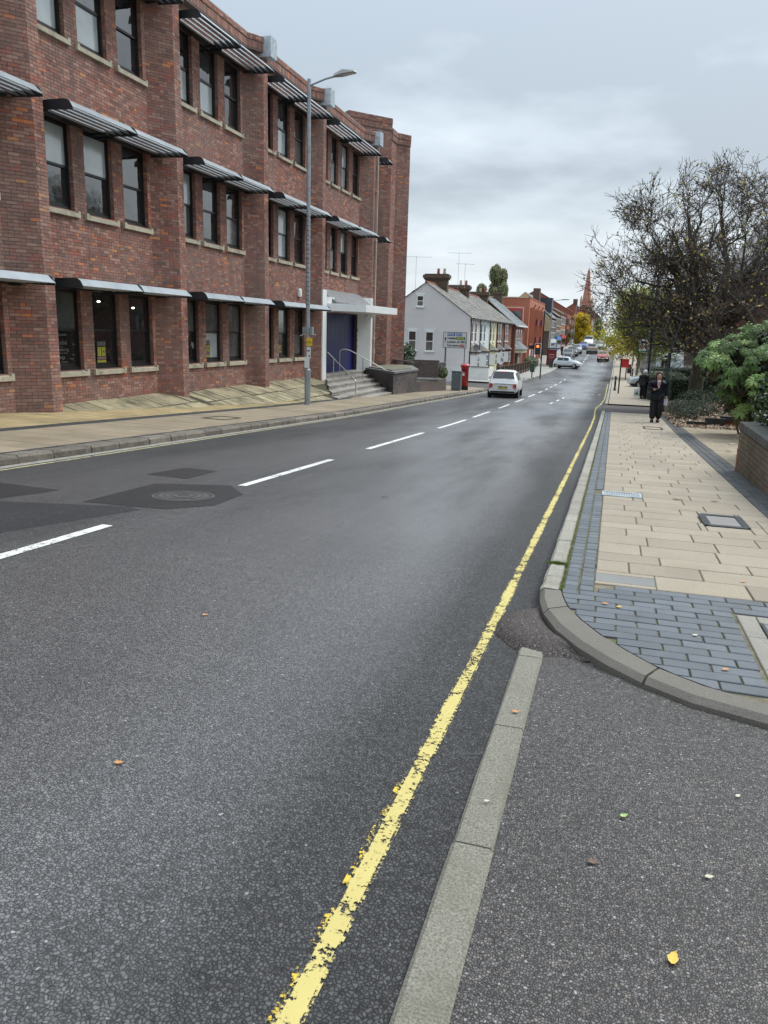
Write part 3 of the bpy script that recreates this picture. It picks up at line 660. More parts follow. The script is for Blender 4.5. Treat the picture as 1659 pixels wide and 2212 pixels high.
for k in (-1, 0, 1, 2, 3):
    y0 = 15.65+5.87*k if k < 3 else 33.26; L_ = 4.92 if k < 3 else 6.14
    wins = WIN if k < 3 else WINL; fls = (0, 1, 2) if k < 3 else (1, 2)
    zb = -2.0 if k < 3 else 2.4
    if k == -1: rc = [r for r in wallrects(L_, wins, fls, zb)]
    else: rc = wallrects(L_, wins, fls, zb)
    if k < 3: face((RX, y0, 0), (0, 1, 0), NX, rc, single=(k in (0,)))
    else: face((RX, y0, 0), (0, 1, 0), NX, rc)
    # reveals: piers are 0.25 deep cores, add bricks on the side that faces -y
    for fl in fls:
        s, h = SILLT+PF*fl-.02, HEADZ+PF*fl
        for i, (a, b) in enumerate(wins):
            bricks(stuff, (RX-.13, y0+b, 0), (1, 0, 0), (0, -1, 0), [(0, .13, s, h)])
            kinds = PANES.get((k, fl), ('dd',)*3)[i] if k < 3 else ('dd', 'db', 'bb', 'dd')[i] if fl == 2 else ('bb', 'db', 'bd', 'dd')[i]
            put_window(y0+a, b-a, s, kinds)
    # splayed face and pilaster front
    ya = y0+L_; s0 = np.array((RX, ya, 0.)); s1 = np.array((FX, ya+(.62 if k < 3 else .7), 0.)); d = s1-s0; ln = np.linalg.norm(d); d /= ln; nrm = np.array((d[1], -d[0], 0))
    zb2 = -2.0 if k < 3 else (-.45)
    face(s0, d, nrm, [(0, ln, zb2, ZTOP)], single=(k in (-1, 0)), th=.2)
    fw = .35 if k < 3 else .6
    face((FX, s1[1], 0), (0, 1, 0), NX, [(0, fw, -2.0, ZTOP)], single=(k in (-1, 0)), th=.45)
    core.prism([(RX-.2, ya+.1), (RX, ya), (FX-.001, s1[1]), (FX-.001, s1[1]+fw), (RX-.2, s1[1]+fw)], zb2, ZTOP-.002)
    # parapet band: soldier course with brick coping
    pb = MB(); pts = [(RX+.22, y0-.02), (RX+.22, ya-.1), (FX+.08, s1[1]-.12), (FX+.08, s1[1]+fw+.02)]
    for (a, b) in zip(pts[:-1], pts[1:]):
        A = np.array((*a, 0.)); B = np.array((*b, 0.)); dd = B-A; l2 = np.linalg.norm(dd); dd /= l2; nn2 = np.array((dd[1], -dd[0], 0))
        corebox([(0, l2, ZTOP, 11.32)], A, dd, nn2, .5); bricks(stuff, A, dd, nn2, [(0, l2, 10.905, 11.135)], soldier=True); bricks(stuff, A+nn2*.02, dd, nn2, [(0, l2, 11.16, 11.32)])
    if k < 3:
        for fl in range(3): canopy(y0+.32, 2.45, CZ[fl]); canopy(y0+2.80, 2.45, CZ[fl])
    else:
        for fl in (1, 2): canopy(y0+.3, 3.0, CZ[fl]); canopy(y0+3.32, 3.0, CZ[fl])
    if k >= 0: # zinc hopper box with bird spikes
        yb = s1[1]+(.12 if k < 3 else .1)
        m = MB(); m.box(FX-.35, FX+.36, yb-.25, yb+.25, 10.72, 11.36); m.build('rainwater_hopper', M_ZINC, off)
        m = MB()
        for q in range(9): m.tube([(FX-.3+.08*q, yb-.2, 11.36), (FX-.3+.08*q+R.uniform(-.03, .03), yb-.2, 11.5)], .003, 3)
        m.build('bird_spikes', M_ZINC, off)
# return walls between pilaster and next bay, short last recess, splayed end tower
face((RX, 40.7, 0), (0, 1, 0), NX, [(0, .5, -1, ZTOP)])
A0 = np.array((-14.5, 41.2, 0.)); A1 = np.array((FX, 43.2, 0.)); d = A1-A0; ln = np.linalg.norm(d); d /= ln; nrm = np.array((d[1], -d[0], 0))
face(A0, d, nrm, [(0, ln, -1.2, 12.15)], th=.3); corebox([(0, ln, 12.15, 12.75)], A0+nrm*.04, d, nrm, .4)
bricks(stuff, A0+nrm*.04, d, nrm, [(0, ln, 12.2, 12.43)], soldier=True); bricks(stuff, A0+nrm*.06, d, nrm, [(0, ln, 12.46, 12.75)])
face((FX, 43.2, 0), (0, 1, 0), NX, [(0, 1.0, -1.2, 11.7)], th=.3); corebox([(0, 1.0, 11.7, 12.28)], (FX+.05, 43.2, 0), (0, 1, 0), NX, .4); bricks(stuff, (FX+.05, 43.2, 0), (0, 1, 0), NX, [(0, 1.0, 11.73, 11.96)], soldier=True); bricks(stuff, (FX+.07, 43.2, 0), (0, 1, 0), NX, [(0, 1.0, 12.0, 12.28)])
B0 = np.array((FX, 44.2, 0.)); B1 = np.array((-12.12, 44.95, 0.)); d = B1-B0; ln = np.linalg.norm(d); d /= ln; nrm = np.array((d[1], -d[0], 0))
face(B0, d, nrm, [(0, ln, -1.2, 11.7)], th=.2); corebox([(0, ln, 11.7, 12.28)], B0+nrm*.05, d, nrm, .3); bricks(stuff, B0+nrm*.05, d, nrm, [(0, ln, 11.73, 11.96)], soldier=True); bricks(stuff, B0+nrm*.07, d, nrm, [(0, ln, 12.0, 12.28)])
core.prism([(-14.5, 41.25), (-12.75, 43.2), (-12.75, 44.2), (-12.17, 44.95), (-12.3, 45.05), (-26, 45.05), (-26, 41.25)], -2, 12.26)
for fl in (1, 2): canopy(40.95, .75, CZ[fl])
core.prism([(-26, -9), (RX-.5, -9), (RX-.5, 41.3), (-26, 41.3)], -2, 10.9)
core.prism([(RX-.24, 3), (RX-.01, 3), (RX-.01, 9.8), (RX-.24, 9.8)], -2, 10.85)
core.build('wall', M_MORTAR, off)
# the 300 bricks that show largest are objects of their own
_bpos.sort(key=lambda q: q[0]); pick = _bpos[:300]; drop = set()
bm = MB(); bm.box(-(BW-.0105)/2, (BW-.0105)/2, -.012, .009, -(BH-.0105)/2, (BH-.0105)/2); BME = bm.mesh('brick', M_BRICK_O)
for (dd, c, ang, fi, n_) in pick:
    drop.update(range(fi, fi+5)); put('brick', BME, off, c, (R.uniform(-.01, .01), 0, ang))
keep = [i for i in range(len(stuff.f)) if i not in drop]
stuff.f = [stuff.f[i] for i in keep]; stuff.m = [stuff.m[i] for i in keep]; stuff.t = [stuff.t[i] for i in keep]
stuff.build('brick', M_BRICK, off, kind='stuff')
m = MB(); m.tube([(-13.1, 0, 11.42), (-13.1, 41, 11.42)], .03, 5); m.box(-13.5, -13.1, -8, 41, 11.3, 11.36); m.build('roof_flashing', M_LEAD, off)
# soffit boards above each window row
m = MB()
for k in (-1, 0, 1, 2):
    for fl in range(3): m.box(RX+.004, RX+.2, 15.7+5.87*k, 20.5+5.87*k, 2.40+PF*fl, 2.43+PF*fl)
m.build('drip_board', M_BROWNFRAME, off)
# film lettering and posters
ML = mat('film_lettering', (.16, .165, .15), .6, .05); MYP = mat('poster_yellow', (.34, .32, .035), .5, .1); MBP = mat('poster_black', (.01, .01, .01), .4, .1); MPK = mat('poster_pink', (.22, .12, .11), .5)
gx = RX-.13-.036
def wtext(s, size, y, z, mt=None, b=.0): return text(s, size, mt or ML, off, (gx+.004, y, z), (math.pi/2, 0, math.pi/2), bold=b)
y1 = 16.15
for (s, sz, yy, z) in (('transportation', .115, y1+.13, 1.30), ('infrastructure', .055, y1+.13, 1.21), ('Global', .19, y1+.25, 1.10), ('Rail', .085, y1+.86, 1.06), ('water   energy', .05, y1+.25, 1.00), ('Engineering', .155, y1+.13, .93), ('Planning  Highways', .05, y1+.35, .845), ('Bridges', .05, y1+.82, .80), ('Buildings', .165, y1+.08, .74), ('Design', .07, y1+.72, .70), ('Acoustics', .075, y1+.4, .625), ('Environment', .125, y1+.13, .56)): wtext(s, sz*.8, yy, z)
def poster(y, z, h, s=1.0, plane=gx):
    m = MB(); X = plane+.004
    m.box(X-.002, X, y, y+.40*s, z, z+.62*s, 0)
    for k in range(3):
        c = y+(.085+.115*k)*s; n = 14
        m.add([(X+.003, c+.052*s*math.cos(q*2*math.pi/n), z+.55*s+.062*s*math.sin(q*2*math.pi/n)) for q in range(n)], [tuple(range(n))], 1)
    m.box(X-.001, X+.003, y+.03*s, y+.18*s, z+.22*s, z+.46*s, 2); m.box(X-.001, X+.003, y+.21*s, y+.36*s, z+.22*s, z+.46*s, 2)
    m.box(X-.001, X+.003, y+.0*s, y+.38*s, z+.13*s, z+.2*s, 3); m.box(X-.001, X+.003, y+.0*s, y+.38*s, z+.03*s, z+.11*s, 2)
    m.add([(X+.005, y+.25*s, z+.34*s), (X+.005, y+.31*s, z+.29*s), (X+.005, y+.31*s, z+.39*s)], [(0, 1, 2)], 0)
    m.build('poster', [MBP, ML if s > 0 else ML, MYP, MPK], off)
    for k, ch in enumerate('CLS'): text(ch, .09*s, MBP, off, (X+.006, y+(.055+.115*k)*s, z+.55*s), (math.pi/2, 0, math.pi/2))
poster(17.70+.28, .52, 1); poster(17.70+5.87+.12, .55, 1, .95); poster(17.70+11.74+.35, .62, 1, .7)
MG = mat('graffiti', (.7, .7, .7), .5)
m = MB(); q = [(22.15, .98), (22.2, 1.12), (22.24, .95), (22.28, 1.1), (22.25, .9), (22.33, 1.0), (22.34, 1.12), (22.38, .98)]
for a, b in zip(q[:-1], q[1:]): m.obox((gx+.006, a[0]+.7, a[1]-.02), (gx+.006, b[0]+.7, b[1]-.02), .012, .004)
m.build('graffiti', MG, off)
lamp_on = mat('lit_ceiling_lamp', (1, 1, 1), .4, emis=(1, .95, .85), es=9)
for (yy, z) in ((18.13, 2.16), (19.68, 2.05)):
    m = MB(); m.lathe(gx+.028, yy, [(.0, z-.015), (.032, z-.012), (.04, z+.01), (.03, z+.022)], 10); m.build('ceiling_lamp', lamp_on, off)
m = MB(); m.box(RX, RX+.09, 31.35, 31.62, 2.95, 3.28); m.box(RX+.09, RX+.12, 31.4, 31.57, 3.0, 3.22); m.build('alarm_box', M_WHITE, off)
m = MB(); m.tube([(FX+.09, 40.55, 10.8), (FX+.09, 40.55, -.35)], .045, 8)
for z in (8.6, 6.2, 3.9, 1.2): m.box(FX, FX+.12, 40.45, 40.66, z, z+.06)
m.build('downpipe', mat('beige_pipe', (.50, .42, .33), .5), off)
m = MB(); m.box(FX, FX+.06, 40.72, 40.84, .42, .66); m.build('vent_cover', mat('pink_plastic', (.6, .5, .45), .5), off)
# pale cracks in the brickwork
# entrance
m = MB(); m.box(FX-.1, FX+.06, 32.92, 33.40, -1.3, 3.33); m.prism([(FX-.1, 33.401), (FX+.06, 33.401), (FX+.2, 34.0), (FX-.1, 34.0)], 2.4, 3.05); m.build('white_pier', M_WHITE, off)
m = MB(); m.prism([(RX+.012, 39.4), (FX+.03, 40.1), (FX+.03, 40.42), (FX-.1, 40.42), (RX-.2, 39.85)], -.45, 3.3); m.build('white_pier', M_WHITER, off)
m = MB()
for k in range(26): m.box(RX-.25, RX-.2+(.003 if k % 2 else 0), 33.3+k*.25, 33.3+k*.25+.248, -.43, 2.43)
m.build('blue_panel', M_BLUE, off)
cp = MB(); cpoly = [(RX-.2, 33.42), (FX+.061, 33.42), (-11.2, 34.7), (-10.95, 39.1), (FX+.04, 40.35), (RX-.2, 40.35)]
cp.prism(cpoly, 2.45, 2.77); cp.build('entrance_canopy', M_WHITE, off)
m = MB(); m.add([(RX, 33.5, 3.45), (RX, 39.6, 3.45), (-12.35, 39.3, 2.85), (-12.35, 33.9, 2.85), (RX, 33.5, 2.775), (RX, 39.6, 2.775), (-12.35, 39.3, 2.775), (-12.35, 33.9, 2.775)], [(0, 3, 2, 1), (4, 5, 6, 7), (3, 7, 6, 2), (0, 4, 7, 3), (1, 2, 6, 5)]); m.build('lead_roof', M_LEAD, off)
m = MB(); m.box(-12.55, -12.3, 38.4, 39.5, 2.28, 2.40); m.build('canopy_lamp', M_WHITE, off)
# steps
es = thing('entrance_steps', 'flight of worn grey concrete steps up to the blue panel', 'steps', (-11.5, 35, -1.2))
NXs = [-12.65, -12.2, -11.7, -11.2, -10.7, -10.25]; YLs = [33.42, 32.4, 31.3, 30.3, 29.6, 29.9]; YRs = [39.0, 38.8, 38.0, 37.3, 36.65, 36.0]
for i in range(6):
    z = -.42-.165*i; xb = (-13.42 if i == 0 else NXs[i-1]-.03); yl = 33.42 if i == 0 else YLs[i-1]; yr = 40.0 if i == 0 else YRs[i-1]
    m = MB(); m.prism([(NXs[i]+.02, YLs[i]), (NXs[i]+.02, YRs[i]), (xb, yr), (xb, yl)], z-.05, z)
    m.prism([(NXs[i], YLs[i]), (NXs[i], YRs[i]), (xb, yr), (xb, yl)], -1.9, z-.0501, 0); m.build('step', M_CONC, es)
def rail(label, pts, posts):
    t = thing('handrail', label, 'handrail', posts[-1][0]); m = MB(); m.tube(pts, .024, 8); m.build('rail', M_STEEL, t)
    for a, b in posts: m = MB(); m.tube([a, b], .022, 8); m.build('post', M_STEEL, t)
rail('steel handrail at the left side of the entrance steps', [(-12.5, 33.25, .62), (-10.75, 31.9, -.47), (-10.72, 31.9, -.5), (-10.7, 31.9, -.6)], [((-12.1, 32.9, -.65), (-12.1, 32.94, .36)), ((-10.7, 31.9, -1.45), (-10.7, 31.9, -.53))])
rail('steel handrail rising over the middle of the steps against the blue panel', [(-12.95, 36.1, .60), (-12.9, 36.15, .68), (-12.75, 36.3, .71), (-12.55, 36.45, .66), (-10.62, 37.2, -.40), (-10.58, 37.2, -.46)], [((-12.95, 36.1, -.42), (-12.95, 36.1, .6)), ((-11.95, 36.7, -.75), (-11.95, 36.7, .33)), ((-10.58, 37.2, -1.3), (-10.58, 37.2, -.46))])
# sloped slab apron along the wall
ap = thing('sloped_paving', 'bank of stained stone slabs sloping up to the office wall', 'paving', (-12, 25, -.8)); ap['kind'] = 'structure'; del ap['category']
def az(x, y):
    base = -.40 if y < 21.3 else -.47
    return base-.28*(RX-x)*-1 if False else base-.27*(x-RX)
for (a, b) in ((-13.35, -12.25), (-12.24, -11.3), (-11.29, -10.35)):
    y = 15.7
    while y < 33.0:
        d = .46*R.uniform(.9, 1.1); ye = y+d
        if az((a+b)/2, y) > pl((a+b)/2, y)-.25 and max(az(a, ye), az(a, y)) > pl(a, ye)-.02:
            lim = 33.4 if a < -12.3 else 33.1-(a+12.3)*1.2-(0)
            if ye < (33.42 if a < -12.9 else np.interp(b, [-12.6, -12.2, -11.7, -11.2, -10.35], [33.4, 32.5, 31.5, 30.5, 29.8])+.0):
                slab('stone_slab', a+.012, b-.012, y+.014, ye-.014, az, M_APRON, ap, .5, jit=.014)
        y = ye
m = MB(); m.prism([(-13.3, 15.7), (-10.3, 15.7), (-10.3, 29.9), (-12.6, 33.4), (-13.3, 33.4)], -3, [az(x, y)-.05 for x, y in ((-13.3, 15.7), (-10.3, 15.7), (-10.3, 29.9), (-12.6, 33.4), (-13.3, 33.4))]); m.build('apron_bed', mat('dirty_joint', (.06, .055, .035), 1, .3, 4), ap)
# planter and garden walls of dark engineering brick
pw = thing('planter_wall', 'dark engineering brick planter beside the entrance steps with flat coping', 'planter', (-11, 40, -1.6))
P_ = [(-12.6, 39.15), (-10.2, 36.1), (-10.0, 40.0), (-11.45, 44.2), (-12.6, 43.1), (-12.6, 41)]
m = MB(); m.prism(P_, -2.2, -.36); m.build('wall', M_MORTARD, pw)
m = MB()
def seg(mb, a, b, z0, z1, soldier=False):
    A = np.array((*a, 0.)); B = np.array((*b, 0.)); d = B-A; l = np.linalg.norm(d); d /= l; bricks(mb, A, d, np.array((d[1], -d[0], 0)), [(0, l, z0, z1)], soldier=soldier)
seg(m, P_[0], P_[1], -2.2, -.36); seg(m, P_[1], P_[2], -2.2, -.36); seg(m, P_[2], P_[3], -2.2, -.36); m.build('brick', M_DBRICK, pw, kind='stuff')
m = MB(); m.prism([(-12.6, 39.1), (-10.14, 36.03), (-9.94, 40.02), (-11.4, 44.28), (-12.6, 43.2)], -.359, -.27); m.build('coping', mat('coping_grey', (.17, .175, .17), .7, .2, 4, .3, 60), pw)
m = MB(); m.prism([(-12.5, 39.4), (-10.5, 36.9), (-10.3, 40.0), (-11.55, 43.6), (-12.5, 43)], -.269, -.225); m.build('gravel_top', mat('gravel_bed', (.17, .165, .12), .95, .4, 20, .8, 60), pw)
gw = thing('garden_wall', 'low stepped dark brick wall running on from the planter towards the litter bin', 'wall', (-10, 42, -1.7))
def wallpoly(t, poly, tops, base=-2.4, faces=None):
    m = MB(); m.prism(poly, base, tops); m.build('wall', M_MORTARD, t); m = MB()
    for i, j in faces:
        zt = min(tops[i], tops[j]); seg(m, poly[i], poly[j], base, zt-.01)
    m.build('brick', M_DBRICK, t, kind='stuff')
wallpoly(gw, [(-10.04, 40.02), (-9.5, 42.7), (-9.9, 43.0), (-10.4, 40.3)], [-.82, -.95, -.95, -.82], faces=((0, 1), (1, 2)))
wallpoly(gw, [(-9.5, 42.72), (-9.25, 43.9), (-9.7, 44.2), (-9.9, 43.0)], [-.80, -.95, -.95, -.80], faces=((0, 1), (1, 2)))
m = MB(); m.prism([(-10.0, 40.05), (-9.44, 42.7), (-9.9, 43.02), (-10.5, 40.3)], [-.815, -.945, -.945, -.815], [-.74, -.87, -.87, -.74]); m.build('coping', mat('coping_grey', (0, 0, 0)), gw)
gw2 = thing('garden_wall', 'taller dark brick wall with pale mortar and rounded coping behind the planter', 'wall', (-11, 46, -1.7))
wallpoly(gw2, [(-12.2, 46.3), (-10.35, 46.5), (-10.05, 47.4), (-10.4, 47.5), (-12.2, 46.8)], [-.12]*5, faces=((0, 1), (1, 2)))
m = MB(); m.obox((-12.3, 46.45, -.06), (-10.3, 46.65, -.06), .34, .1); m.obox((-12.6, 44.4, -.02), (-11.4, 44.45, -.1), .3, .12); m.build('coping', M_DBRICK, gw2)
# ---------------------------------------------------------------- street furniture, left side
def bx(name, mt, t, *a): m = MB(); m.box(*a); return m.build(name, mt, t)
def tb(name, mt, t, pts, r, n=10): m = MB(); m.tube(pts, r, n); return m.build(name, mt, t, smooth=False)
LX, LY = -10.3, 25.4; lz = pl(LX, LY)
t = thing('street_lamp', 'tall galvanised street lamp banded with wire in front of the brick office', 'street lamp', (LX, LY, lz))
m = MB(); m.tube([(LX, LY, lz-.1), (LX, LY, .22), (LX, LY, .27)], [.105, .105, .075], 14); m.build('base_section', M_GALV, t)
tb('pole', M_GALV, t, [(LX, LY, .27), (LX, LY, 9.45)], [.073, .06], 12)
m = MB()
for k in range(20): z = 2.45+k*.15; m.tube([(LX+.072*math.cos(a), LY+.072*math.sin(a), z+.02*math.sin(a)) for a in np.linspace(0, 6.28, 11)], .011, 4, cap=False)
m.build('wire_banding', M_BLACK, t)
m = MB(); m.tube([(LX, LY, 9.25), (LX+.6, LY-.08, 9.40), (LX+1.0, LY-.12, 9.46)], [.03, .03, .035], 8); m.build('arm', M_GALV, t)
m = MB(); a0 = (LX+.85, LY-.11, 9.46); m.add([(LX+.88, LY-.18, 9.44), (LX+.88, LY-.02, 9.44), (LX+1.15, LY+.05, 9.46), (LX+1.62, LY-.05, 9.50), (LX+1.66, LY-.15, 9.50), (LX+1.62, LY-.3, 9.50), (LX+1.15, LY-.3, 9.46),
    (LX+.9, LY-.14, 9.52), (LX+.9, LY-.06, 9.52), (LX+1.2, LY+.0, 9.60), (LX+1.6, LY-.07, 9.56), (LX+1.63, LY-.15, 9.55), (LX+1.6, LY-.25, 9.56), (LX+1.2, LY-.25, 9.60)], [tuple(range(6, -1, -1)), tuple(range(7, 14))]+[(i, (i+1) % 7, 7+(i+1) % 7, 7+i) for i in range(7)])
m.build('lantern', mat('lantern_grey', (.33, .33, .31), .5), t)
m = MB(); m.add([(LX+1.18, LY-.26, 9.452), (LX+1.58, LY-.26, 9.488), (LX+1.58, LY-.08, 9.488), (LX+1.18, LY, 9.452)], [(0, 3, 2, 1)]); m.build('lens', mat('lens', (.5, .5, .45), .2), t)
YEL = mat('notice_yellow', (.72, .47, .03), .5, .05); WP = mat('notice_white', (.7, .72, .73), .5, .05); NV = mat('print_navy', (.05, .06, .16), .5)
o = bx('notice', YEL, t, LX-.01, LX+.20, LY-.10, LY-.085, 1.05, 1.32)
text('NO\nCOLD CALLING', .045, M_BLACK, t, (LX+.095, LY-.104, 1.18), align='CENTER')
bx('notice', WP, t, LX+.0, LX+.14, LY-.095, LY-.08, .62, 1.0); bx('printed_band', NV, t, LX+.015, LX+.125, LY-.099, LY-.096, .86, .90); bx('printed_band', NV, t, LX+.08, LX+.12, LY-.099, LY-.096, .67, .74)
bx('paper_notice', WP, t, LX-.08, LX+.07, LY-.10, LY-.08, -.05+.35, .12+.55)
bx('mounting_box', M_GALV, t, LX-.17, LX-.09, LY-.07, LY+.07, 1.45, 1.68); bx('mounting_box', M_GALV, t, LX+.09, LX+.19, LY-.07, LY+.07, 1.45, 1.68)
m = MB(); m.obox((LX-.28, LY, 1.38), (LX-.1, LY, 1.45), .03, .02); m.obox((LX+.1, LY, 1.43), (LX+.3, LY, 1.43), .03, .02); m.build('bracket', M_WHITE, t)
# direction sign
t = thing('direction_sign', 'white direction sign with black border on two grey posts in front of the pale gable', 'road sign', (-10.1, 50, -1.8))
SG = mat('sign_face', (.66, .68, .68), .45, .04, spec=.3); SX0, SX1, SZ0, SZ1 = -10.86, -9.32, .69, 1.70
bx('border', M_BLACK, t, SX0, SX1, 50, 50.03, SZ0, SZ1); bx('sign_face', SG, t, SX0+.03, SX1-.03, 49.99, 50, SZ0+.03, SZ1-.03)
bb = mat('motorway_blue', (.02, .09, .42), .5, .04); gb = mat('route_green', (.02, .17, .05), .5, .04); rb2 = mat('station_red', (.5, .03, .03), .5, .04); yl = mat('route_yellow', (.75, .65, .15), .5, .04)
bx('blue_panel', bb, t, -10.57, -10.07, 49.982, 49.989, 1.46, 1.64); bx('blue_panel', bb, t, -10.0, -9.62, 49.982, 49.989, 1.46, 1.64); bx('green_panel', gb, t, -9.98, -9.40, 49.982, 49.989, 1.22, 1.40)
bx('station_symbol', rb2, t, -9.73, -9.44, 49.982, 49.989, .76, .93)
def st_(s, x, z, mt_, size=.185): text(s, size, mt_, t, (x, 49.978, z), bold=.004)
st_('(M25)', -10.55, 1.55, WP, .17); st_('(M1)', -9.98, 1.55, WP, .17); st_('Hatfield', -10.57, 1.31, M_BLACK, .185); st_('(A414)', -9.96, 1.31, yl, .17); st_('London (A1081)', -10.57, 1.08, M_BLACK, .185); st_('City station', -10.58, .86, M_BLACK, .175)
m = MB(); m.obox((-10.70, 49.978, 1.08), (-10.70, 49.978, 1.27), .035, .004, up=(0, 1, 0)); m.add([(-10.78, 49.976, 1.25), (-10.62, 49.976, 1.25), (-10.70, 49.976, 1.37)], [(0, 1, 2)]); m.build('arrow', M_BLACK, t)
m = MB()
for z in (.82, .865): m.box(-9.70, -9.47, 49.976, 49.981, z, z+.017)
m.obox((-9.68, 49.978, .80), (-9.58, 49.978, .845), .016, .004, up=(0, 1, 0)); m.obox((-9.6, 49.978, .87), (-9.5, 49.978, .91), .016, .004, up=(0, 1, 0)); m.build('rail_arrows', WP, t)
tb('post', mat('grey_post', (.12, .125, .13), .5), t, [(-10.68, 50.08, -1.95), (-10.68, 50.08, 1.6)], .055, 10); tb('post', mat('grey_post', (0, 0, 0)), t, [(-9.42, 50.08, -1.95), (-9.42, 50.08, 1.6)], .03, 8)
# pillar box, cabinet, bin
RED = mat('post_red', (.42, .012, .018), .35, .08, coat=.3)
px, py = -8.55, 45.9; z0 = pl(px, py)
t = thing('pillar_box', 'red cylindrical post box with domed cap on the kerb corner', 'post box', (px, py, z0))
m = MB(); m.lathe(px, py, [(.235, z0), (.235, z0+.22)], 18); m.build('base', M_BLACK, t)
m = MB(); m.lathe(px, py, [(.225, z0+.22), (.225, z0+1.30), (.25, z0+1.34)], 20); m.build('body', RED, t, smooth=True)
m = MB(); m.lathe(px, py, [(.25, z0+1.34), (.29, z0+1.38), (.29, z0+1.45), (.24, z0+1.50), (.12, z0+1.56), (.01, z0+1.58)], 20); m.build('cap', RED, t, smooth=True)
bx('aperture', M_BLACK, t, px-.13, px+.13, py-.24, py-.21, z0+1.14, z0+1.19); bx('collection_plate', WP, t, px-.1, px+.02, py-.236, py-.21, z0+.85, z0+1.03)
cx_, cy_ = -8.75, 44.6; z0 = pl(cx_, cy_)
t = thing('utility_cabinet', 'grey green telecoms cabinet in front of the red post box', 'cabinet', (cx_, cy_, z0)); CG = mat('cabinet_green', (.11, .14, .145), .5, .1)
bx('body', CG, t, cx_-.29, cx_+.24, cy_-.18, cy_+.2, z0, z0+1.08); bx('lid', CG, t, cx_-.32, cx_+.27, cy_-.21, cy_+.23, z0+1.08, z0+1.13); bx('door', CG, t, cx_-.26, cx_+.21, cy_-.195, cy_-.181, z0+.08, z0+1.04); bx('badge', WP, t, cx_-.04, cx_+.02, cy_-.2, cy_-.196, z0+.98, z0+1.0)
bx_, by_ = -10.95, 49.3; z0 = pl(bx_, by_)
t = thing('litter_bin', 'black square litter bin behind the dark garden wall', 'litter bin', (bx_, by_, z0))
bx('body', M_BLACK, t, bx_-.24, bx_+.24, by_-.24, by_+.24, z0, z0+.95); bx('hood', M_BLACK, t, bx_-.26, bx_+.26, by_-.1, by_+.26, z0+.95, z0+1.28); bx('roof', M_BLACK, t, bx_-.27, bx_+.27, by_-.27, by_+.27, z0+1.28, z0+1.36); bx('label', WP, t, bx_-.05, bx_+.15, by_-.105, by_-.1, z0+1.04, z0+1.2)
# ---------------------------------------------------------------- foliage helpers
def leafmat(name, stops, rough=.5, trans=.0):
    m, nt, b, P = newmat(name); at = nt.nodes.new('ShaderNodeAttribute'); at.attribute_name = 'tone'
    c = _ramp(nt, at.outputs['Fac'], stops); nt.links.new(c, b.inputs['Base Color']); b.inputs['Roughness'].default_value = rough
    if trans:
        tl = nt.nodes.new('ShaderNodeBsdfTranslucent'); nt.links.new(c, tl.inputs[0]); ms = nt.nodes.new('ShaderNodeMixShader'); ms.inputs[0].default_value = trans; nt.links.new(b.outputs[0], ms.inputs[1]); nt.links.new(tl.outputs[0], ms.inputs[2]); nt.links.new(ms.outputs[0], nt.nodes['Material Output'].inputs[0])
    return m
LG = leafmat('laurel_leaf', [(0, (.012, .028, .010)), (.5, (.03, .065, .018)), (.8, (.065, .13, .035)), (1, (.15, .22, .05))], .33)
LH = leafmat('hedge_leaf', [(0, (.012, .022, .01)), (.6, (.028, .05, .018)), (1, (.06, .09, .03))], .5)
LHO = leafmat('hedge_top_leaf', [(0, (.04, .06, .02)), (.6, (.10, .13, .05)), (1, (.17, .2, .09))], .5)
LY_ = leafmat('ginkgo_leaf', [(0, (.12, .19, .02)), (.5, (.24, .32, .04)), (.78, (.50, .44, .04)), (1, (.75, .50, .05))], .5, .5)
LYY = leafmat('yellow_leaf', [(0, (.28, .25, .02)), (.5, (.60, .45, .03)), (1, (.75, .55, .05))], .5, .4)
LB = leafmat('dead_leaf', [(0, (.06, .035, .02)), (.4, (.20, .12, .07)), (.75, (.38, .27, .18)), (1, (.6, .48, .36))], .8)
LM = leafmat('magnolia_leaf', [(0, (.10, .055, .035)), (.4, (.22, .13, .085)), (.7, (.45, .33, .08)), (.88, (.62, .5, .08)), (1, (.28, .36, .06))], .6)
LP = leafmat('poplar_leaf', [(0, (.10, .12, .05)), (1, (.30, .31, .15))], .6, .4)
BARK = mat('bark', (.085, .075, .055), .95, .35, 4, .8, 18, dirt=((.07, .085, .025), 1.2, .7)); BARK2 = mat('twig_bark', (.10, .085, .07), .9, .3, 2); BARK3 = mat('pale_bark', (.20, .18, .14), .9, .2, 4, .4, 30)
RL = random.Random(5)
def leaf(mb, p, s, t, n=None, asp=.6):
    a = np.array([RL.gauss(0, 1) for _ in range(3)]); a /= np.linalg.norm(a)+1e-9
    b = np.array([RL.gauss(0, 1) for _ in range(3)])
    if n is not None: nn_ = np.array(n)+b*.55; a = a-nn_*np.dot(a, nn_)/np.dot(nn_, nn_); a /= np.linalg.norm(a)+1e-9; b = np.cross(a, nn_)
    else: b = b-a*np.dot(a, b)
    b /= np.linalg.norm(b)+1e-9; p = np.array(p)
    mb.add([p-a*s*.5, p+b*s*.5*asp, p+a*s*.5, p-b*s*.5*asp], [(0, 1, 2, 3)], 0, min(1, max(0, t)))
def sph(): 
    a = np.array([RL.gauss(0, 1) for _ in range(3)]); return a/np.linalg.norm(a)
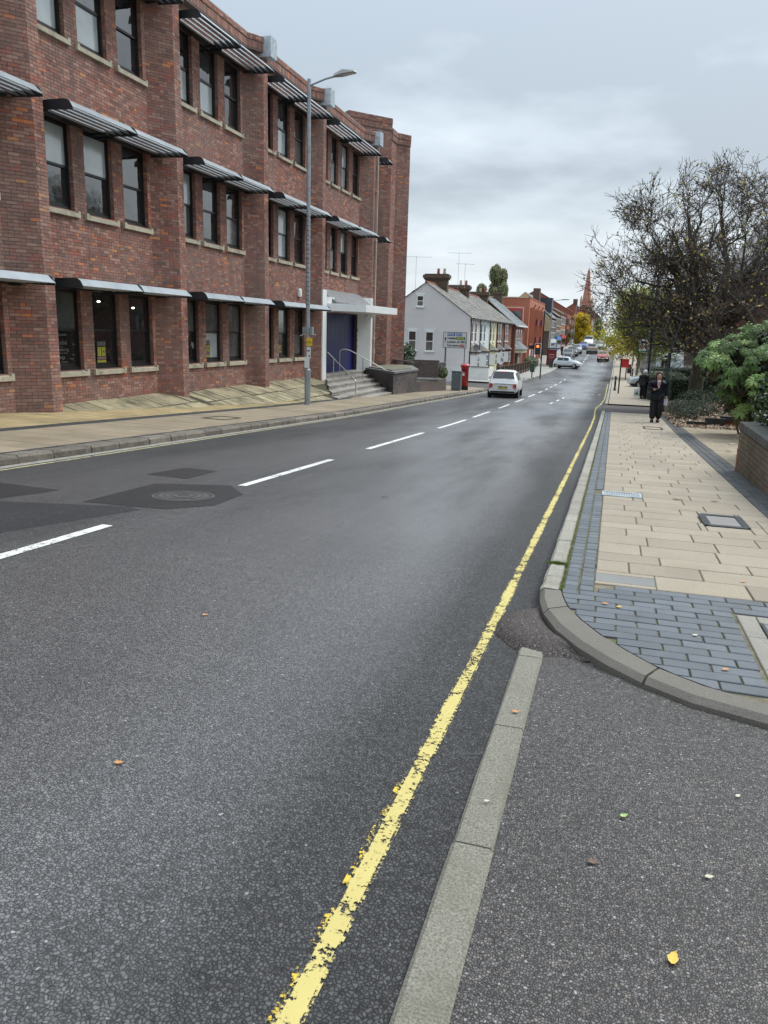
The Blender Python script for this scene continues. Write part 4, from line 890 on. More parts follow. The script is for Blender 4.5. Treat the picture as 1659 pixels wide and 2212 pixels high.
def blob_leaves(mb, blobs, n, s, tone=lambda: RL.random(), inner=.55, asp=.6):
    tot = sum(b[3]*b[4]*b[5] for b in blobs)
    for (x, y, z, rx, ry, rz) in blobs:
        k = max(8, int(n*rx*ry*rz/tot))
        for _ in range(k):
            d = sph(); r = inner+(1-inner)*RL.random()**.5; leaf(mb, (x+d[0]*rx*r, y+d[1]*ry*r, z+d[2]*rz*r), s*RL.uniform(.7, 1.3), tone(), d, asp)
def box_leaves(mb, x0, x1, y0, y1, zt, zb, n, s, tone=lambda: RL.random(), top_only=False, jit=.06):
    fr = [('y', (x1-x0)*(zt-zb)), ('x', (y1-y0)*(zt-zb)), ('z', (x1-x0)*(y1-y0))]
    if top_only: fr = fr[2:]
    tot = sum(f[1] for f in fr)
    for k, a in fr:
        for _ in range(int(n*a/tot)):
            x, y, z = RL.uniform(x0, x1), RL.uniform(y0, y1), RL.uniform(zb, zt); nn_ = (0, 0, 1)
            if k == 'y': y = y0; nn_ = (0, -1, .3)
            elif k == 'x': x = x0; nn_ = (-1, 0, .3)
            else: z = zt
            leaf(mb, (x+RL.gauss(0, jit), y+RL.gauss(0, jit), z+RL.gauss(0, jit)), s*RL.uniform(.7, 1.3), tone(), nn_)
# ---------------------------------------------------------------- right side: planter wall
t = thing('planter_wall', 'mossy stained brick planter wall with dark coping by the forecourt', 'planter wall', (2.15, 12, -.5))
m = MB(); m.prism([(2.12, 5.5), (2.12, 14.12), (2.42, 14.12), (2.42, 5.5)], -1.2, .30-.12); m.build('wall', mat('stained_mortar', (.10, .085, .05), .95, .3, 3), t)
STB = brickmat('stained_brick', [(0, (.075, .055, .025)), (.25, (.11, .085, .035)), (.5, (.075, .075, .028)), (.72, (.13, .065, .035)), (.9, (.055, .05, .04))], 'attr')
m = MB(); bricks(m, (2.12, 14.12, 0), (0, -1, 0), (-1, 0, 0), [(.12, 8, -1.2, .17)]); m.build('brick', STB, t, kind='stuff')
m = MB(); bricks(m, (2.12, 14.12, 0), (0, -1, 0), (-1, 0, 0), [(0, .115, -1.2, -.1)]); bricks(m, (2.42, 14.12, 0), (-1, 0, 0), (0, 1, 0), [(0, .3, -1.2, .17)]); m.build('brick', mat('orange_quoin', (.33, .10, .045), .85, .3, 8, .4, 60), t, kind='stuff')
CO = mat('coping_brick', (.085, .085, .08), .8, .3, 6, .6, 60, rnd=.25, dirt=((.10, .11, .05), 2, .6))
cm_ = slabmesh('coping_brick', .36, .108, CO, .12, .006)
for k in range(60): put('coping_brick', cm_, t, (2.27+R.uniform(-.004, .004), 14.07-k*.118, .30+R.uniform(-.003, .003)))
m = MB(); m.prism([(2.42, 5.5), (2.42, 14.0), (6, 14.0), (6, 5.5)], -1.2, .1); m.build('soil', mat('dark_earth', (0, 0, 0)), t)
# laurel and ivy mass above the planter
t = thing('laurel_hedge', 'glossy dark green laurel hedge spilling over the planter wall', 'hedge', (3.4, 13, .2))
m = MB(); bl = [(2.82, 12.0, .78, .62, 1.4, .62), (2.85, 13.6, .72, .62, 1.4, .72), (3.35, 16.2, .35, .72, 1.5, 1.05), (2.75, 10.6, .62, .55, 1.3, .5), (3.6, 13.5, 1.0, .9, 2.5, .9), (2.25, 10.9, .3, .16, .4, .12), (3.0, 12.8, 1.0, .5, 1.2, .4)]
blob_leaves(m, bl, 15000, .085, lambda: RL.random()**1.6, .7); m.build('leaves', LG, t, kind='stuff')
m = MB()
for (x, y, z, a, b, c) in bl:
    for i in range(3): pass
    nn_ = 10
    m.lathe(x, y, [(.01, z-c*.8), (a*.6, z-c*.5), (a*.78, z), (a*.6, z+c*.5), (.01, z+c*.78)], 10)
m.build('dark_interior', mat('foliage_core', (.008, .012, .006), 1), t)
# fatsia shrub with large palmate leaves
FL = mat('fatsia_leaf', (.072, .125, .028), .6, .15, 1.5, rnd=.38, spec=.3); FLY = mat('fatsia_leaf_pale', (.19, .27, .06), .4, .15, 1.5, rnd=.25)
def palm_leaf(mt):
    m = MB(); n = 8; c = len(m.v)
    for k in range(n):
        a = math.radians(-140+280*k/(n-1)); L_ = (.19-.035*abs(k-(n-1)/2)/3.5*1.2)
        d = np.array((math.cos(a), math.sin(a), 0.)); p = np.array((-d[1], d[0], 0.)); w = .030; up = np.array((0, 0, 1.))
        pts = [p*0, d*L_*.35+p*w*.7+up*.004, d*L_*.72+p*w-up*.01, d*L_-up*.045, d*L_*.72-p*w-up*.01, d*L_*.35-p*w*.7+up*.004, d*L_*.6+up*.012]
        b = len(m.v); m.v.extend([tuple(q) for q in pts]); 
        fs = [(b, b+6, b+1), (b+1, b+6, b+2), (b+2, b+6, b+3), (b+3, b+6, b+4), (b+4, b+6, b+5), (b+5, b+6, b)]
        m.f.extend(fs); m.m.extend([0]*6); m.t.extend([.5]*6)
    return m.mesh('leaf', mt)
PLM = [palm_leaf(FL), palm_leaf(FL), palm_leaf(FL), palm_leaf(FLY)]
t = thing('fatsia_shrub', 'spreading green shrub with large hand shaped leaves in front of the tree', 'shrub', (3.6, 24.5, -.9))
fb = [(2.55, 23.2, .95, .62, .8, .42), (3.1, 23.6, 1.3, .75, .9, .45), (3.75, 23.6, 1.65, .7, 1.0, .5), (3.25, 22.8, .55, .6, .8, .42), (3.75, 22.4, .95, .7, .9, .6), (3.15, 23.5, .0, .55, .7, .32), (3.55, 22.9, -.30, .45, .6, .25), (3.95, 21.8, .35, .6, .8, .6), (4.3, 22.6, 1.6, .7, 1.0, .55), (3.5, 21.6, .4, .35, .5, .4)]
stem = MB(); cnt = 0; tot = sum(b[3]*b[5] for b in fb)
for (x, y, z, rx, ry, rz) in fb:
    k = int(300*rx*rz/tot)
    for _ in range(k):
        d = sph()
        if d[2] < -.2: d[2] = -d[2]
        d[1] = -abs(d[1]) if RL.random() < .8 else d[1]
        r = RL.uniform(.75, 1.05); p = (x+d[0]*rx*r, y+d[1]*ry*r, z+d[2]*rz*r)
        nv = Vector((d[0]*.7+RL.gauss(0, .2), d[1]*.7-.35+RL.gauss(0, .2), .75+RL.gauss(0, .15))).normalized()
        q = nv.to_track_quat('Z', 'X').to_euler()
        o = put('leaf', PLM[3 if (RL.random() < .14 or (z < -.2 and RL.random() < .6)) else 0], t, p, q); sc_ = RL.uniform(.75, 1.25); o.scale = (sc_,)*3
        if RL.random() < .4: stem.tube([p, (p[0]*.7+x*.3+.05, p[1]*.5+y*.5, p[2]-.25), (x+.1, y+.2, z-rz)], [.006, .008, .012], 4)
for (x, y, z, rx, ry, rz) in fb: stem.tube([(x, y+.1, z-.1), ((x+3.7)/2, 24, (z-.8)/2), (3.7+.1*RL.random(), 24.3, -1.2)], [.015, .022, .035], 5)
stem.build('stems', mat('shrub_stem', (.16, .15, .08), .8), t)
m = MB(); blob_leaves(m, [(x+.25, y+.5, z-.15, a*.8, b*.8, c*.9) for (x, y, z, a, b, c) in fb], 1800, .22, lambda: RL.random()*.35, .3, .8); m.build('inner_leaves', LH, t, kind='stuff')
# planting bed: soil mound, ground cover, litter, sleepers
t = sheet('planting_bed', 2.15, 9, 26.2, 60, lambda x, y: gz(y)+.12+.62*min(1, max(0, (x-2.1)/2.2))*min(1, max(0, (y-26)/5))+.05*math.sin(x*5)*math.sin(y*3), mat('leaf_mould', (.06, .042, .026), 1, .5, 6, .6, 30), 14, .6)
bedz = lambda x, y: gz(y)+.12+.62*min(1, max(0, (x-2.1)/2.2))*min(1, max(0, (y-26)/5))
m = MB()
for _ in range(4200):
    x = 1.95+RL.random()**1.3*3.8; y = 25.6+RL.random()**1.2*8
    if x < 2.2 and RL.random() < .5: continue
    if y < 26.3 and x < 2.6 and RL.random() < .5: continue
    leaf(m, (x, y, (bedz(x, y) if y > 26.2 else gz(y)+.12)+.02+RL.random()*.05), .14*RL.uniform(.6, 1.2), RL.random(), (0, -.3, 1), .5)
m.build('leaf_litter', LB, kind='stuff')
for (lb, blobs, nl, sz) in (('low green cotoneaster mound beside the pavement edge behind the walking woman', [(2.55, 28.8, -.93, .45, 1.0, .32), (3.0, 29.6, -.75, .6, 1.2, .32), (2.45, 31, -.9, .4, 1.2, .4)], 5200, .05), ('tangled dark undergrowth at the foot of the tree', [(3.9, 31, -.35, .8, 1.2, .4), (3.2, 32.6, -.6, .8, 1.2, .35), (4.6, 29.5, -.35, .6, 1, .35)], 3000, .07)):
    q = thing('ground_shrub', lb, 'shrub', blobs[0][:3]); m = MB(); blob_leaves(m, blobs, nl, sz, lambda: RL.random(), .5); m.build('leaves', LH, q, kind='stuff')
    m = MB()
    for b in blobs:
        for _ in range(12): d = sph(); m.tube([(b[0], b[1], b[2]-b[5]), (b[0]+d[0]*b[3], b[1]+d[1]*b[4], b[2]+abs(d[2])*b[5])], [.01, .004], 4)
    m.build('stems', BARK2, q)
TIM = mat('tarred_timber', (.022, .021, .018), .7, .3, 5, .4, 40)
for lb, a in (('short black timber edging board nearest the dark paver strip', (2.35, 2.95, 26.2, 26.35, -1.02, -.90)), ('raised black timber edging board in the leaf litter', (2.9, 3.5, 26.35, 26.5, -.98, -.78))): tag(bx('timber_edging', TIM, None, *a), lb, 'edging board')
q = thing('brick_edging', 'low brick edging with dark coping in front of the fatsia shrub', 'low wall', (4, 26.6, -1)); bx('brick_base', mat('orange_quoin', (0, 0, 0)), q, 3.42, 5.2, 26.6, 26.8, -1.15, -.88); bx('coping', TIM, q, 3.38, 5.25, 26.55, 26.85, -.88, -.72)
# hedges
def hedge(label, x0, x1, y0, y1, zt, zb, n, s, mats=LH, top=None):
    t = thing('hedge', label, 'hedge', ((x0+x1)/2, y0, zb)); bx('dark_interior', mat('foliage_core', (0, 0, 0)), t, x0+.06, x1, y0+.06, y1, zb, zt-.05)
    m = MB(); box_leaves(m, x0, x1, y0, y1, zt, zb, n, s); m.build('leaves', mats, t, kind='stuff')
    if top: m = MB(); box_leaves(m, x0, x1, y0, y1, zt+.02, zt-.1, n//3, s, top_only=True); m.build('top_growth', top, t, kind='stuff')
hedge('dark clipped hedge directly behind the tree trunk', 2.75, 5.1, 41, 42.2, -.27, -1.6, 6500, .07)
hedge('clipped hedge with pale top beside the bus stop pole', 1.95, 3.65, 44.5, 49, -.32, -1.8, 6500, .075, LH, LHO)  # top leaves take the paler leaf colours
hedge('long far hedge below the white shopfront', 2.15, 6.4, 53, 54.5, -.2, -2.1, 6000, .08)
# ---------------------------------------------------------------- the bare magnolia-like tree
def tree_branches(root, base, trunk_r, limbs, depth, seed, lw=.55, twigr=.008, leaves=None, nleaf=0, twmat=BARK2, spread=.6, barkm=BARK, droop=0, maxseg=5, len0=2.3, lsz=.13, child=(2, 3)):
    rr = random.Random(seed); big = MB(); tw = MB(); tips = []
    def grow(p, d, r, L_, lev):
        pts = [p]; rs = [r]; n = maxseg if lev < 3 else 3
        for i in range(n):
            d = d+np.array([rr.gauss(0, .16), rr.gauss(0, .16), rr.gauss(.045-droop, .13)]); d /= np.linalg.norm(d)
            p = p+d*L_/n; pts.append(p); rs.append(max(twigr*.55, r*(1-.42*(i+1)/n)))
        mb = big if r > .03 else tw
        mb.tube(pts, rs, 7 if r > .08 else (5 if r > .03 else 3), cap=False)
        if lev >= depth: tips.append((p, d)); tips.append((pts[-2], d)); return
        for i in range(1, len(pts)):
            kids = rr.randint(*child) if i == len(pts)-1 else (1 if rr.random() < (.55 if lev < 3 else .6) else 0)
            for _ in range(kids):
                nd = d+np.array([rr.gauss(0, spread), rr.gauss(0, spread), rr.gauss(.1, spread*.75)]); nd /= np.linalg.norm(nd)
                grow(pts[i], nd, max(twigr, rs[i]*rr.uniform(.5, .72)), L_*rr.uniform(.52, .78), lev+1)
    base = np.array(base, float)
    for (pts, r0, r1, sub) in limbs:
        P = [base+np.array(q) for q in pts]; n = len(P); rs = [r0+(r1-r0)*i/(n-1) for i in range(n)]; big.tube(P, rs, 9, cap=False)
        for i in range(1, n):
            d = P[i]-P[i-1]; d /= np.linalg.norm(d); kids = sub if i < n-1 else 3
            for _ in range(kids):
                nd = d*(.9 if i == n-1 else .35)+np.array([rr.gauss(0, .6), rr.gauss(0, .6), rr.gauss(.25-droop, .4)]); nd /= np.linalg.norm(nd)
                f = rr.random(); pp = P[i-1]*(1-f)+P[i]*f if i < n-1 else P[i]
                grow(pp, nd, rs[i]*rr.uniform(.45, .7), len0*rr.uniform(.7, 1.15), 1)
    big.build('trunk', barkm, root, smooth=True); tw.build('twigs', twmat, root, kind='stuff')
    if leaves:
        m = MB()
        for (p, d) in tips:
            if rr.random() < nleaf: leaf(m, p+np.array([rr.gauss(0, .05) for _ in range(3)]), lsz*rr.uniform(.6, 1.2), rr.random()**1.2)
        m.build('leaves', leaves, root, kind='stuff')
    return tips
TX, TY = 3.50, 37.5; tz = -1.15
t = thing('bare_tree', 'large spreading autumn tree, nearly bare, with a thick mossy trunk and a few yellow leaves', 'tree', (TX, TY, tz))
m = MB(); ring_ = [(.42, -.15), (.36, .1), (.31, .5), (.28, 1.1), (.27, 1.8), (.28, 2.3)]
b = []
for r, z in ring_:
    b.append((r, z+tz))
n = 16; v = []
for j, (r, z) in enumerate(b):
    for k in range(n): w = 2*math.pi*k/n; rr_ = r*(1+.09*math.sin(3*w+j*.3)+.05*math.sin(7*w)); v.append((TX+.06*j*.3+rr_*math.cos(w), TY+rr_*math.sin(w), z))
m.add(v, [(j*n+k, j*n+(k+1) % n, (j+1)*n+(k+1) % n, (j+1)*n+k) for j in range(len(b)-1) for k in range(n)]); m.build('trunk_base', BARK, t, smooth=True)
bs = (TX+.08, TY, tz+2.1)
limbs = [([(0, 0, .2), (-.9, .3, .9), (-2.0, .2, 1.3), (-3.0, .1, 1.35), (-3.7, 0, 1.2)], .11, .035, 3), ([(0, 0, .7), (-1.0, -.4, 1.9), (-2.2, -.5, 2.5), (-3.3, -.2, 2.7)], .09, .035, 3),
         ([(-.3, .1, 2.4), (-1.3, .5, 3.7), (-2.2, .4, 4.4), (-2.9, .2, 4.9)], .08, .035, 3), ([(-.75, .1, 3.9), (-.2, -.4, 4.9), (.0, -.4, 5.9)], .07, .035, 3), ([(-.35, .1, 2.6), (-1.2, -.5, 4.2), (-1.9, -.6, 5.6)], .08, .035, 3), ([(.75, .1, 2.4), (1.4, .4, 4.0), (1.4, .4, 5.4)], .08, .035, 3),
         ([(0, 0, 0), (-.05, 0, 1.3), (-.35, .1, 2.6), (-.75, .1, 3.9), (-1.0, 0, 5.2), (-1.2, .1, 6.2)], .24, .06, 2),
         ([(0, 0, 0), (.35, -.1, 1.2), (.75, .1, 2.4), (.8, 0, 3.8), (.5, .2, 5.0), (.2, .1, 6.3)], .2, .06, 2),
         ([(0, 0, -.3), (-.5, -.1, .5), (-1.3, -.2, 1.3), (-2.3, .1, 1.9), (-3.2, 0, 2.2)], .13, .045, 2),
         ([(-.15, 0, 1.4), (-1.0, .2, 2.5), (-2.0, 0, 3.1), (-3.1, .1, 3.4)], .11, .04, 2),
         ([(0, 0, .1), (.7, .1, 1.0), (1.6, 0, 1.9), (2.6, -.1, 2.6), (3.6, 0, 3.3)], .16, .05, 2),
         ([(.7, 0, 2.4), (1.5, 0, 3.6), (2.2, .1, 4.8), (2.6, 0, 5.8)], .11, .05, 2),
         ([(-.4, .1, 2.7), (-1.4, -.1, 3.8), (-2.2, .2, 4.7), (-2.7, .1, 5.4)], .10, .04, 2),
         ([(0, 0, .6), (.3, -.9, 1.6), (.9, -1.6, 2.3), (1.6, -2.1, 2.8)], .12, .04, 2), ([(0, 0, .8), (-.4, -.9, 2.0), (-.8, -1.7, 3.0)], .10, .04, 2),
         ([(.6, 0, 3.2), (1.2, -.2, 3.6), (2.4, -.1, 3.7), (3.8, 0, 4.2)], .09, .04, 2), ([(0, 0, 0), (-.6, .1, .25), (-1.5, 0, .5), (-2.3, .1, .45)], .07, .03, 1)]
tips = tree_branches(t, bs, .3, [([tuple(.93*c for c in p) for p in l[0]], l[1], l[2], l[3]+1) for l in limbs], 4, 21, twigr=.0115, leaves=LM, nleaf=.26, lsz=.12, len0=1.3, spread=.7, child=(2, 3))
# tree to the right (crown enters the frame from the right edge)
t = thing('bare_tree', 'second bare tree whose crown enters from the right edge in front of the brick gable', 'tree', (6.6, 34, -.9))
limbs = [([(0, 0, 0), (-.1, 0, 1.8), (-.3, 0, 3.6), (-.5, .1, 5.4), (-.6, 0, 7)], .25, .07, 2), ([(0, 0, 1.5), (-.8, 0, 2.6), (-1.6, .1, 3.6), (-2.2, 0, 4.5)], .15, .05, 2), ([(0, 0, 1.2), (-1.0, -.2, 1.9), (-1.9, -.3, 2.4), (-2.7, -.3, 2.6)], .12, .05, 2), ([(0, 0, 2.5), (.3, -.6, 4), (-.3, -1, 5.4)], .12, .05, 2)]
tree_branches(t, (6.6, 34, -.9), .3, [([tuple(.82*c for c in p) for p in l[0]],)+l[1:] for l in limbs], 4, 5, twigr=.011, leaves=LM, nleaf=.25, lsz=.16, len0=1.4)
# ginkgo street tree
def ginkgo(label, x, y, h, w, zb, n, mt, seed, ls=.16, group='street trees'):
    z0 = pr(x, y) if x > -1 else gz(y)+.1
    t = thing('street_tree', label, 'tree', (x, y, z0), group=group); rr = random.Random(seed)
    m = MB(); m.tube([(x, y, z0-.1), (x+.05, y, z0+h*.3), (x-.05, y, z0+h*.65), (x, y, z0+h*.95)], [.13, .11, .06, .02], 8, cap=False); lv = MB()
    for k in range(34):
        f = .2+.78*k/34; a = k*2.4; L_ = w*(1-.75*abs(f-.32)**.9)*rr.uniform(.65, 1.05); p0 = np.array((x, y, zb+(z0+h-zb)*(f-.2)/.8)); d = np.array((math.cos(a), math.sin(a), rr.uniform(.15, .55)))
        p1 = p0+d*L_*.55; p2 = p0+d*L_+np.array((0, 0, -.1*L_)); m.tube([p0, p1, p2], [.035, .02, .006], 4, cap=False)
        col = rr.random()
        for _ in range(int(n/34)):
            u = rr.random()**.6; q = p0*(1-u)+p2*u+np.array([rr.gauss(0, .10+.10*u) for _ in range(3)])*w*.55; leaf(lv, q, ls*rr.uniform(.6, 1.3), .55*col+.45*rr.random())
    m.build('trunk', BARK3, t); lv.build('crown', mt, t, kind='stuff')
ginkgo('green and yellow street tree behind the bus stop on the right pavement', 2.15, 84, 8.3, 4.6, -.2, 24000, LY_, 3, .2)
ginkgo('smaller yellowing street tree farther down the right pavement', 2.2, 112, 6.2, 2.6, 1.0, 5000, LY_, 4, .25)
ginkgo('bright yellow street tree on the left pavement in front of the church', -7.9, 182, 6.6, 3.0, .2, 9000, LYY, 6, .34)
ginkgo('green street tree just right of the bright yellow one', -5.2, 215, 5.5, 2.4, 1.2, 3000, LP, 7, .35)
ginkgo('distant yellow tree at the top of the road on the right', 1.2, 250, 7, 2.8, 2.2, 3000, LYY, 9, .4)
# pole bits on the right
def pole(name, label, cat, x, y, z1, r, mt=M_BLACK, z0=None):
    z0 = pr(x, y) if z0 is None else z0; t = thing(name, label, cat, (x, y, z0)); tb('pole', mt, t, [(x, y, z0-.05), (x, y, z1)], r, 10); return t
t = pole('bus_stop', 'bus stop pole with white and orange flag and timetable cases beside the hedge', 'bus stop', 1.86, 48, 5.2, .06)
tb('pole_sleeve', M_GALV, t, [(1.98, 48.05, -1.7), (1.98, 48.05, 5.2)], .05)
bx('flag', WP, t, 1.22, 1.76, 48, 48.03, .85, 1.58); bx('flag_band', mat('flag_orange', (.6, .27, .06), .5), t, 1.22, 1.76, 47.99, 47.999, 1.16, 1.26); bx('flag_band', mat('flag_green', (.05, .25, .12), .5), t, 1.22, 1.76, 47.99, 47.999, .87, .95)
m = MB(); m.box(1.36, 1.66, 47.985, 47.99, 1.40, 1.47); m.box(1.36, 1.45, 47.985, 47.99, 1.35, 1.40); m.box(1.58, 1.66, 47.985, 47.99, 1.35, 1.40); m.build('bus_symbol', M_BLACK, t)
bx('timetable_case', mat('poster_blue', (.12, .3, .55), .4), t, 1.62, 1.86, 47.9, 47.94, -.62, -.33); bx('timetable_case', WP, t, 1.60, 1.84, 47.9, 47.94, -.98, -.64); bx('timetable_case', mat('case_grey', (.12, .13, .14), .4), t, 1.58, 1.83, 47.9, 47.94, -1.32, -1.0)
t = pole('speed_sign', 'black pole with round twenty speed limit sign at the right kerb', 'road sign', .33, 52, .5, .045)
m = MB(); n = 20
for rr_, mm, yy in ((.15, 0, 51.94), (.125, 1, 51.937)): m.add([(.24+rr_*math.cos(q*2*math.pi/n), yy, .44+rr_*math.sin(q*2*math.pi/n)) for q in range(n)]+[(.24+rr_*math.cos(q*2*math.pi/n), 51.95, .44+rr_*math.sin(q*2*math.pi/n)) for q in range(n)], [tuple(range(n))]+[(q, (q+1) % n, n+(q+1) % n, n+q) for q in range(n)], mm)
m.build('sign_disc', [mat('sign_ring', (.12, .03, .03), .5), WP], t); text('20', .17, M_BLACK, t, (.24, 51.93, .44), align='CENTER', bold=.004)
def bollard(label, x, y):
    z = pr(x, y); t = thing('bollard', label, 'bollard', (x, y, z), group='black bollards on the right pavement'); m = MB(); m.lathe(x, y, [(.09, z), (.09, z+.12), (.065, z+.15), (.065, z+.8), (.085, z+.82), (.085, z+.86), (.06, z+.9), (.075, z+.96), (.02, z+1.02)], 12); m.build('post', M_BLACK, t); m = MB(); m.lathe(x, y, [(.068, z+.66), (.068, z+.74)], 12); m.build('band', M_GALV, t)
bollard('black bollard left of the speed limit pole', .10, 56.5); bollard('black bollard by the parked car at the junction', 1.75, 84); bollard('black bollard farther back near the red pouch box', 1.7, 90)
t = pole('pouch_box', 'square red mail pouch box on a black post', 'post box', 1.05, 80, -.9, .05); bx('box', RED, t, .48, 1.24, 79.8, 80.3, -1.15, -.45); bx('lid', RED, t, .46, 1.26, 79.76, 80.34, -.45, -.34)
t = thing('advert_board', 'small black pavement board behind the red box', 'sign', (1.55, 95, pr(1.5, 95))); bx('panel', M_BLACK, t, 1.35, 1.75, 95, 95.06, -2.3, -1.3); bx('poster', mat('poster_red', (.4, .05, .04), .5), t, 1.45, 1.65, 94.98, 94.99, -1.8, -1.55); m = MB(); m.box(1.37, 1.4, 95, 95.3, pr(0, 95), -2.3); m.box(1.7, 1.73, 95, 95.3, pr(0, 95), -2.3); m.build('leg', M_BLACK, t)
t = pole('direction_post', 'slim green grey post behind the walking woman', 'post', 2.18, 36, 1.05, .05, mat('post_green', (.05, .075, .065), .6))
m = MB(); m.box(2.0, 2.13, 35.95, 36.05, .62, .72); m.box(2.0, 2.13, 35.95, 36.05, .84, .94); m.build('bracket', M_BLACK, t)
t = pole('name_board', 'dark grey notice board with pale lettering on a post above the hedge', 'sign', 3.75, 60, .75, .05, M_BLACK, z0=-2.2); bx('panel', mat('board_grey', (.05, .058, .06), .5), t, 3.66, 4.33, 59.9, 59.95, .70, 1.24)
m = MB()
for z, w in ((1.1, .5), (1.0, .42), (.84, .6)): m.box(3.99-w/2, 3.99+w/2, 59.885, 59.895, z, z+.035)
m.build('lettering', WP, t)
bx('litter_cup', WP, None, 4.9, 5.02, 26.2, 26.3, gz(26)+.12, gz(26)+.24); tag(bpy.data.objects['litter_cup'], 'small pale crumpled cup lying in the leaf litter', 'litter')
# building behind the tree on the right
t = thing('brick_hall', 'brown brick building with pale sloping roof behind the bare trees', 'building', (8, 46, -1.6))
BB = mat('brown_brick_far', (.13, .062, .045), .9, .3, 5, .3, 30)
m = MB(); m.prism([(5.2, 46), (14, 44), (16, 66), (7.2, 68)], -3, 5.2); m.build('wall', BB, t)
m = MB(); m.add([(5.0, 45.7, 5.2), (14.2, 43.7, 5.2), (16.2, 66.3, 5.2), (7.0, 68.3, 5.2), (7.2, 50, 8.4), (13, 47.5, 9.6), (14, 62, 9.6), (8.5, 64, 8.4)], [(0, 1, 5, 4), (1, 2, 6, 5), (2, 3, 7, 6), (3, 0, 4, 7), (4, 5, 6, 7)]); m.build('roof', mat('grey_slate_far', (.22, .21, .2), .8, .2, 2), t)
for k in range(5):
    o = bx('window', M_GDARK, t, 0, .02, 0, 1.3, 0, 1.6); o.location = Vector(o.location)+Vector((5.22+.09*k*3.9, 47.5+k*3.9, 1.2))
for x in (4.62, 5.18):
    tb('bollard_post', mat('tan_post', (.45, .33, .22), .7), thing('timber_post', 'pale timber post between the trunk and the brick wall, %s one' % ('left' if x < 5 else 'right'), 'post', (x, 44, -1.5), group='pale timber posts'), [(x, 44, -1.7), (x+.05, 44, .2)], .07, 8)
t = thing('boundary_wall', 'dark red brick wall seen right of the tree trunk', 'wall', (6, 45, -1.6)); bx('wall', mat('dark_red_brick', (.12, .035, .03), .9, .3, 5), t, 4.4, 9, 45, 45.3, -2.4, .1)
# white shop and cottage far right
t = thing('white_shop', 'white shopfront with pale blue windows beyond the hedges', 'building', (6, 90, -2.4))
m = MB(); m.prism([(4.5, 90), (6.5, 90), (6.8, 105), (4.9, 105)], -3, .1); m.build('wall', mat('pale_shop', (.55, .64, .66), .6), t); bx('fascia', WP, t, 4.45, 6.5, 89.9, 89.99, -.45, .0)
for x in (4.75, 5.15): bx('window', M_GDARK, t, x, x+.28, 89.93, 89.98, -1.3, -.5)
t = thing('white_cottage', 'tall white rendered house end with flared chimney beyond the trunk', 'building', (7, 92, -2.4)); m = MB(); m.prism([(5.9, 92), (6.75, 92), (7, 104), (6, 104)], -3, 2.3); m.add([(5.8, 91.9, -2.6), (7.3, 91.9, -2.6), (6.9, 91.9, 2.4), (6.55, 91.9, 2.4), (5.8, 91.98, -2.6), (7.3, 91.98, -2.6), (6.9, 91.98, 2.4), (6.55, 91.98, 2.4)], [(0, 1, 2, 3), (7, 6, 5, 4), (0, 3, 7, 4), (1, 5, 6, 2)]); m.build('wall', M_WHITER, t); bx('noticeboard', M_BLACK, t, 6.3, 6.55, 91.85, 91.89, -1.2, -.7)
bx('roof', mat('pale_blue_roof', (.45, .55, .66), .6), t, 4.2, 6.6, 96, 110, .9, 1.9); bx('door', M_GMID, t, 5.95, 6.15, 91.95, 91.99, -1.6, -.6)
# large plain block off frame to the right, seen mirrored in the ground floor glass
t = thing('opposite_building', 'brown brick block standing opposite the office, outside the frame', 'building', (18, 20, 0)); bx('wall', BB, t, 17, 26, -12, 40, -2, 6.5)
for k in range(9): bx('window', M_GDARK, t, 16.95, 16.99, -10+k*5.2, -7.4+k*5.2, 1, 2.6)
# ---------------------------------------------------------------- terrace houses, left
SLATE = mat('slate_roof', (.145, .14, .125), .8, .3, 6, .4, 20, dirt=((.25, .24, .19), 1.2, .6)); SLATEG = mat('slate_roof_blue', (.13, .155, .165), .7, .2, 6, .3, 20)
RIDGE = mat('ridge_tile', (.30, .10, .06), .8, .2, 6); CHB = mat('chimney_brick', (.11, .075, .055), .95, .4, 6, .5, 25); POTR = mat('pot_red', (.35, .09, .06), .8); POTB = mat('pot_buff', (.45, .36, .26), .8)
HX = -11.9; EAVE, RIDGEZ = 2.98, 5.70; HB = -19.6; MIDX = (HX+HB)/2
WALLS = dict(grey=mat('grey_render', (.66, .63, .62), .85, .05, .8, .15, 30), blue=mat('pale_blue_render', (.60, .69, .73), .75, .04), yellow=mat('yellow_render', (.70, .64, .36), .75, .05), red=mat('terrace_brick', (.17, .068, .05), .9, .25, 6, .3, 30), red2=mat('terrace_brick_b', (.19, .075, .05), .9, .25, 6, .3, 30))
def slates(t, x0, x1, y0, y1, z0, z1, mt, rows=16, nm='slate', step=.3):
    """roof slope of separate slates running up from the eaves (x0,z0) to the ridge (x1,z1)"""
    m = MB()
    for r in range(rows):
        a, b = r/rows, (r+1)/rows+.01; xa, xb = x0+(x1-x0)*a, x0+(x1-x0)*b; za, zb = z0+(z1-z0)*a, z0+(z1-z0)*b; y = y0-(step/2 if r % 2 else 0)
        while y < y1:
            p, q = max(y0, y+.006), min(y1, y+step-.006); h = R.uniform(.012, .028)
            if q-p > .03: m.add([(xa, p, za+h), (xa, q, za+h), (xb, q, zb+.004), (xb, p, zb+.004), (xa, p, za-.01), (xa, q, za-.01)], [(0, 1, 2, 3), (4, 5, 1, 0)], 0, R.random())
            y += step
    return m.build(nm, mt, t, kind='stuff')
SLM = mat('slate', (.15, .145, .13), .75, .25, 3, .4, 30, attr=.45, dirt=((.27, .26, .21), 1.0, .5)); SLMG = mat('slate_blue', (.125, .15, .16), .65, .2, 3, .3, 30, attr=.3)
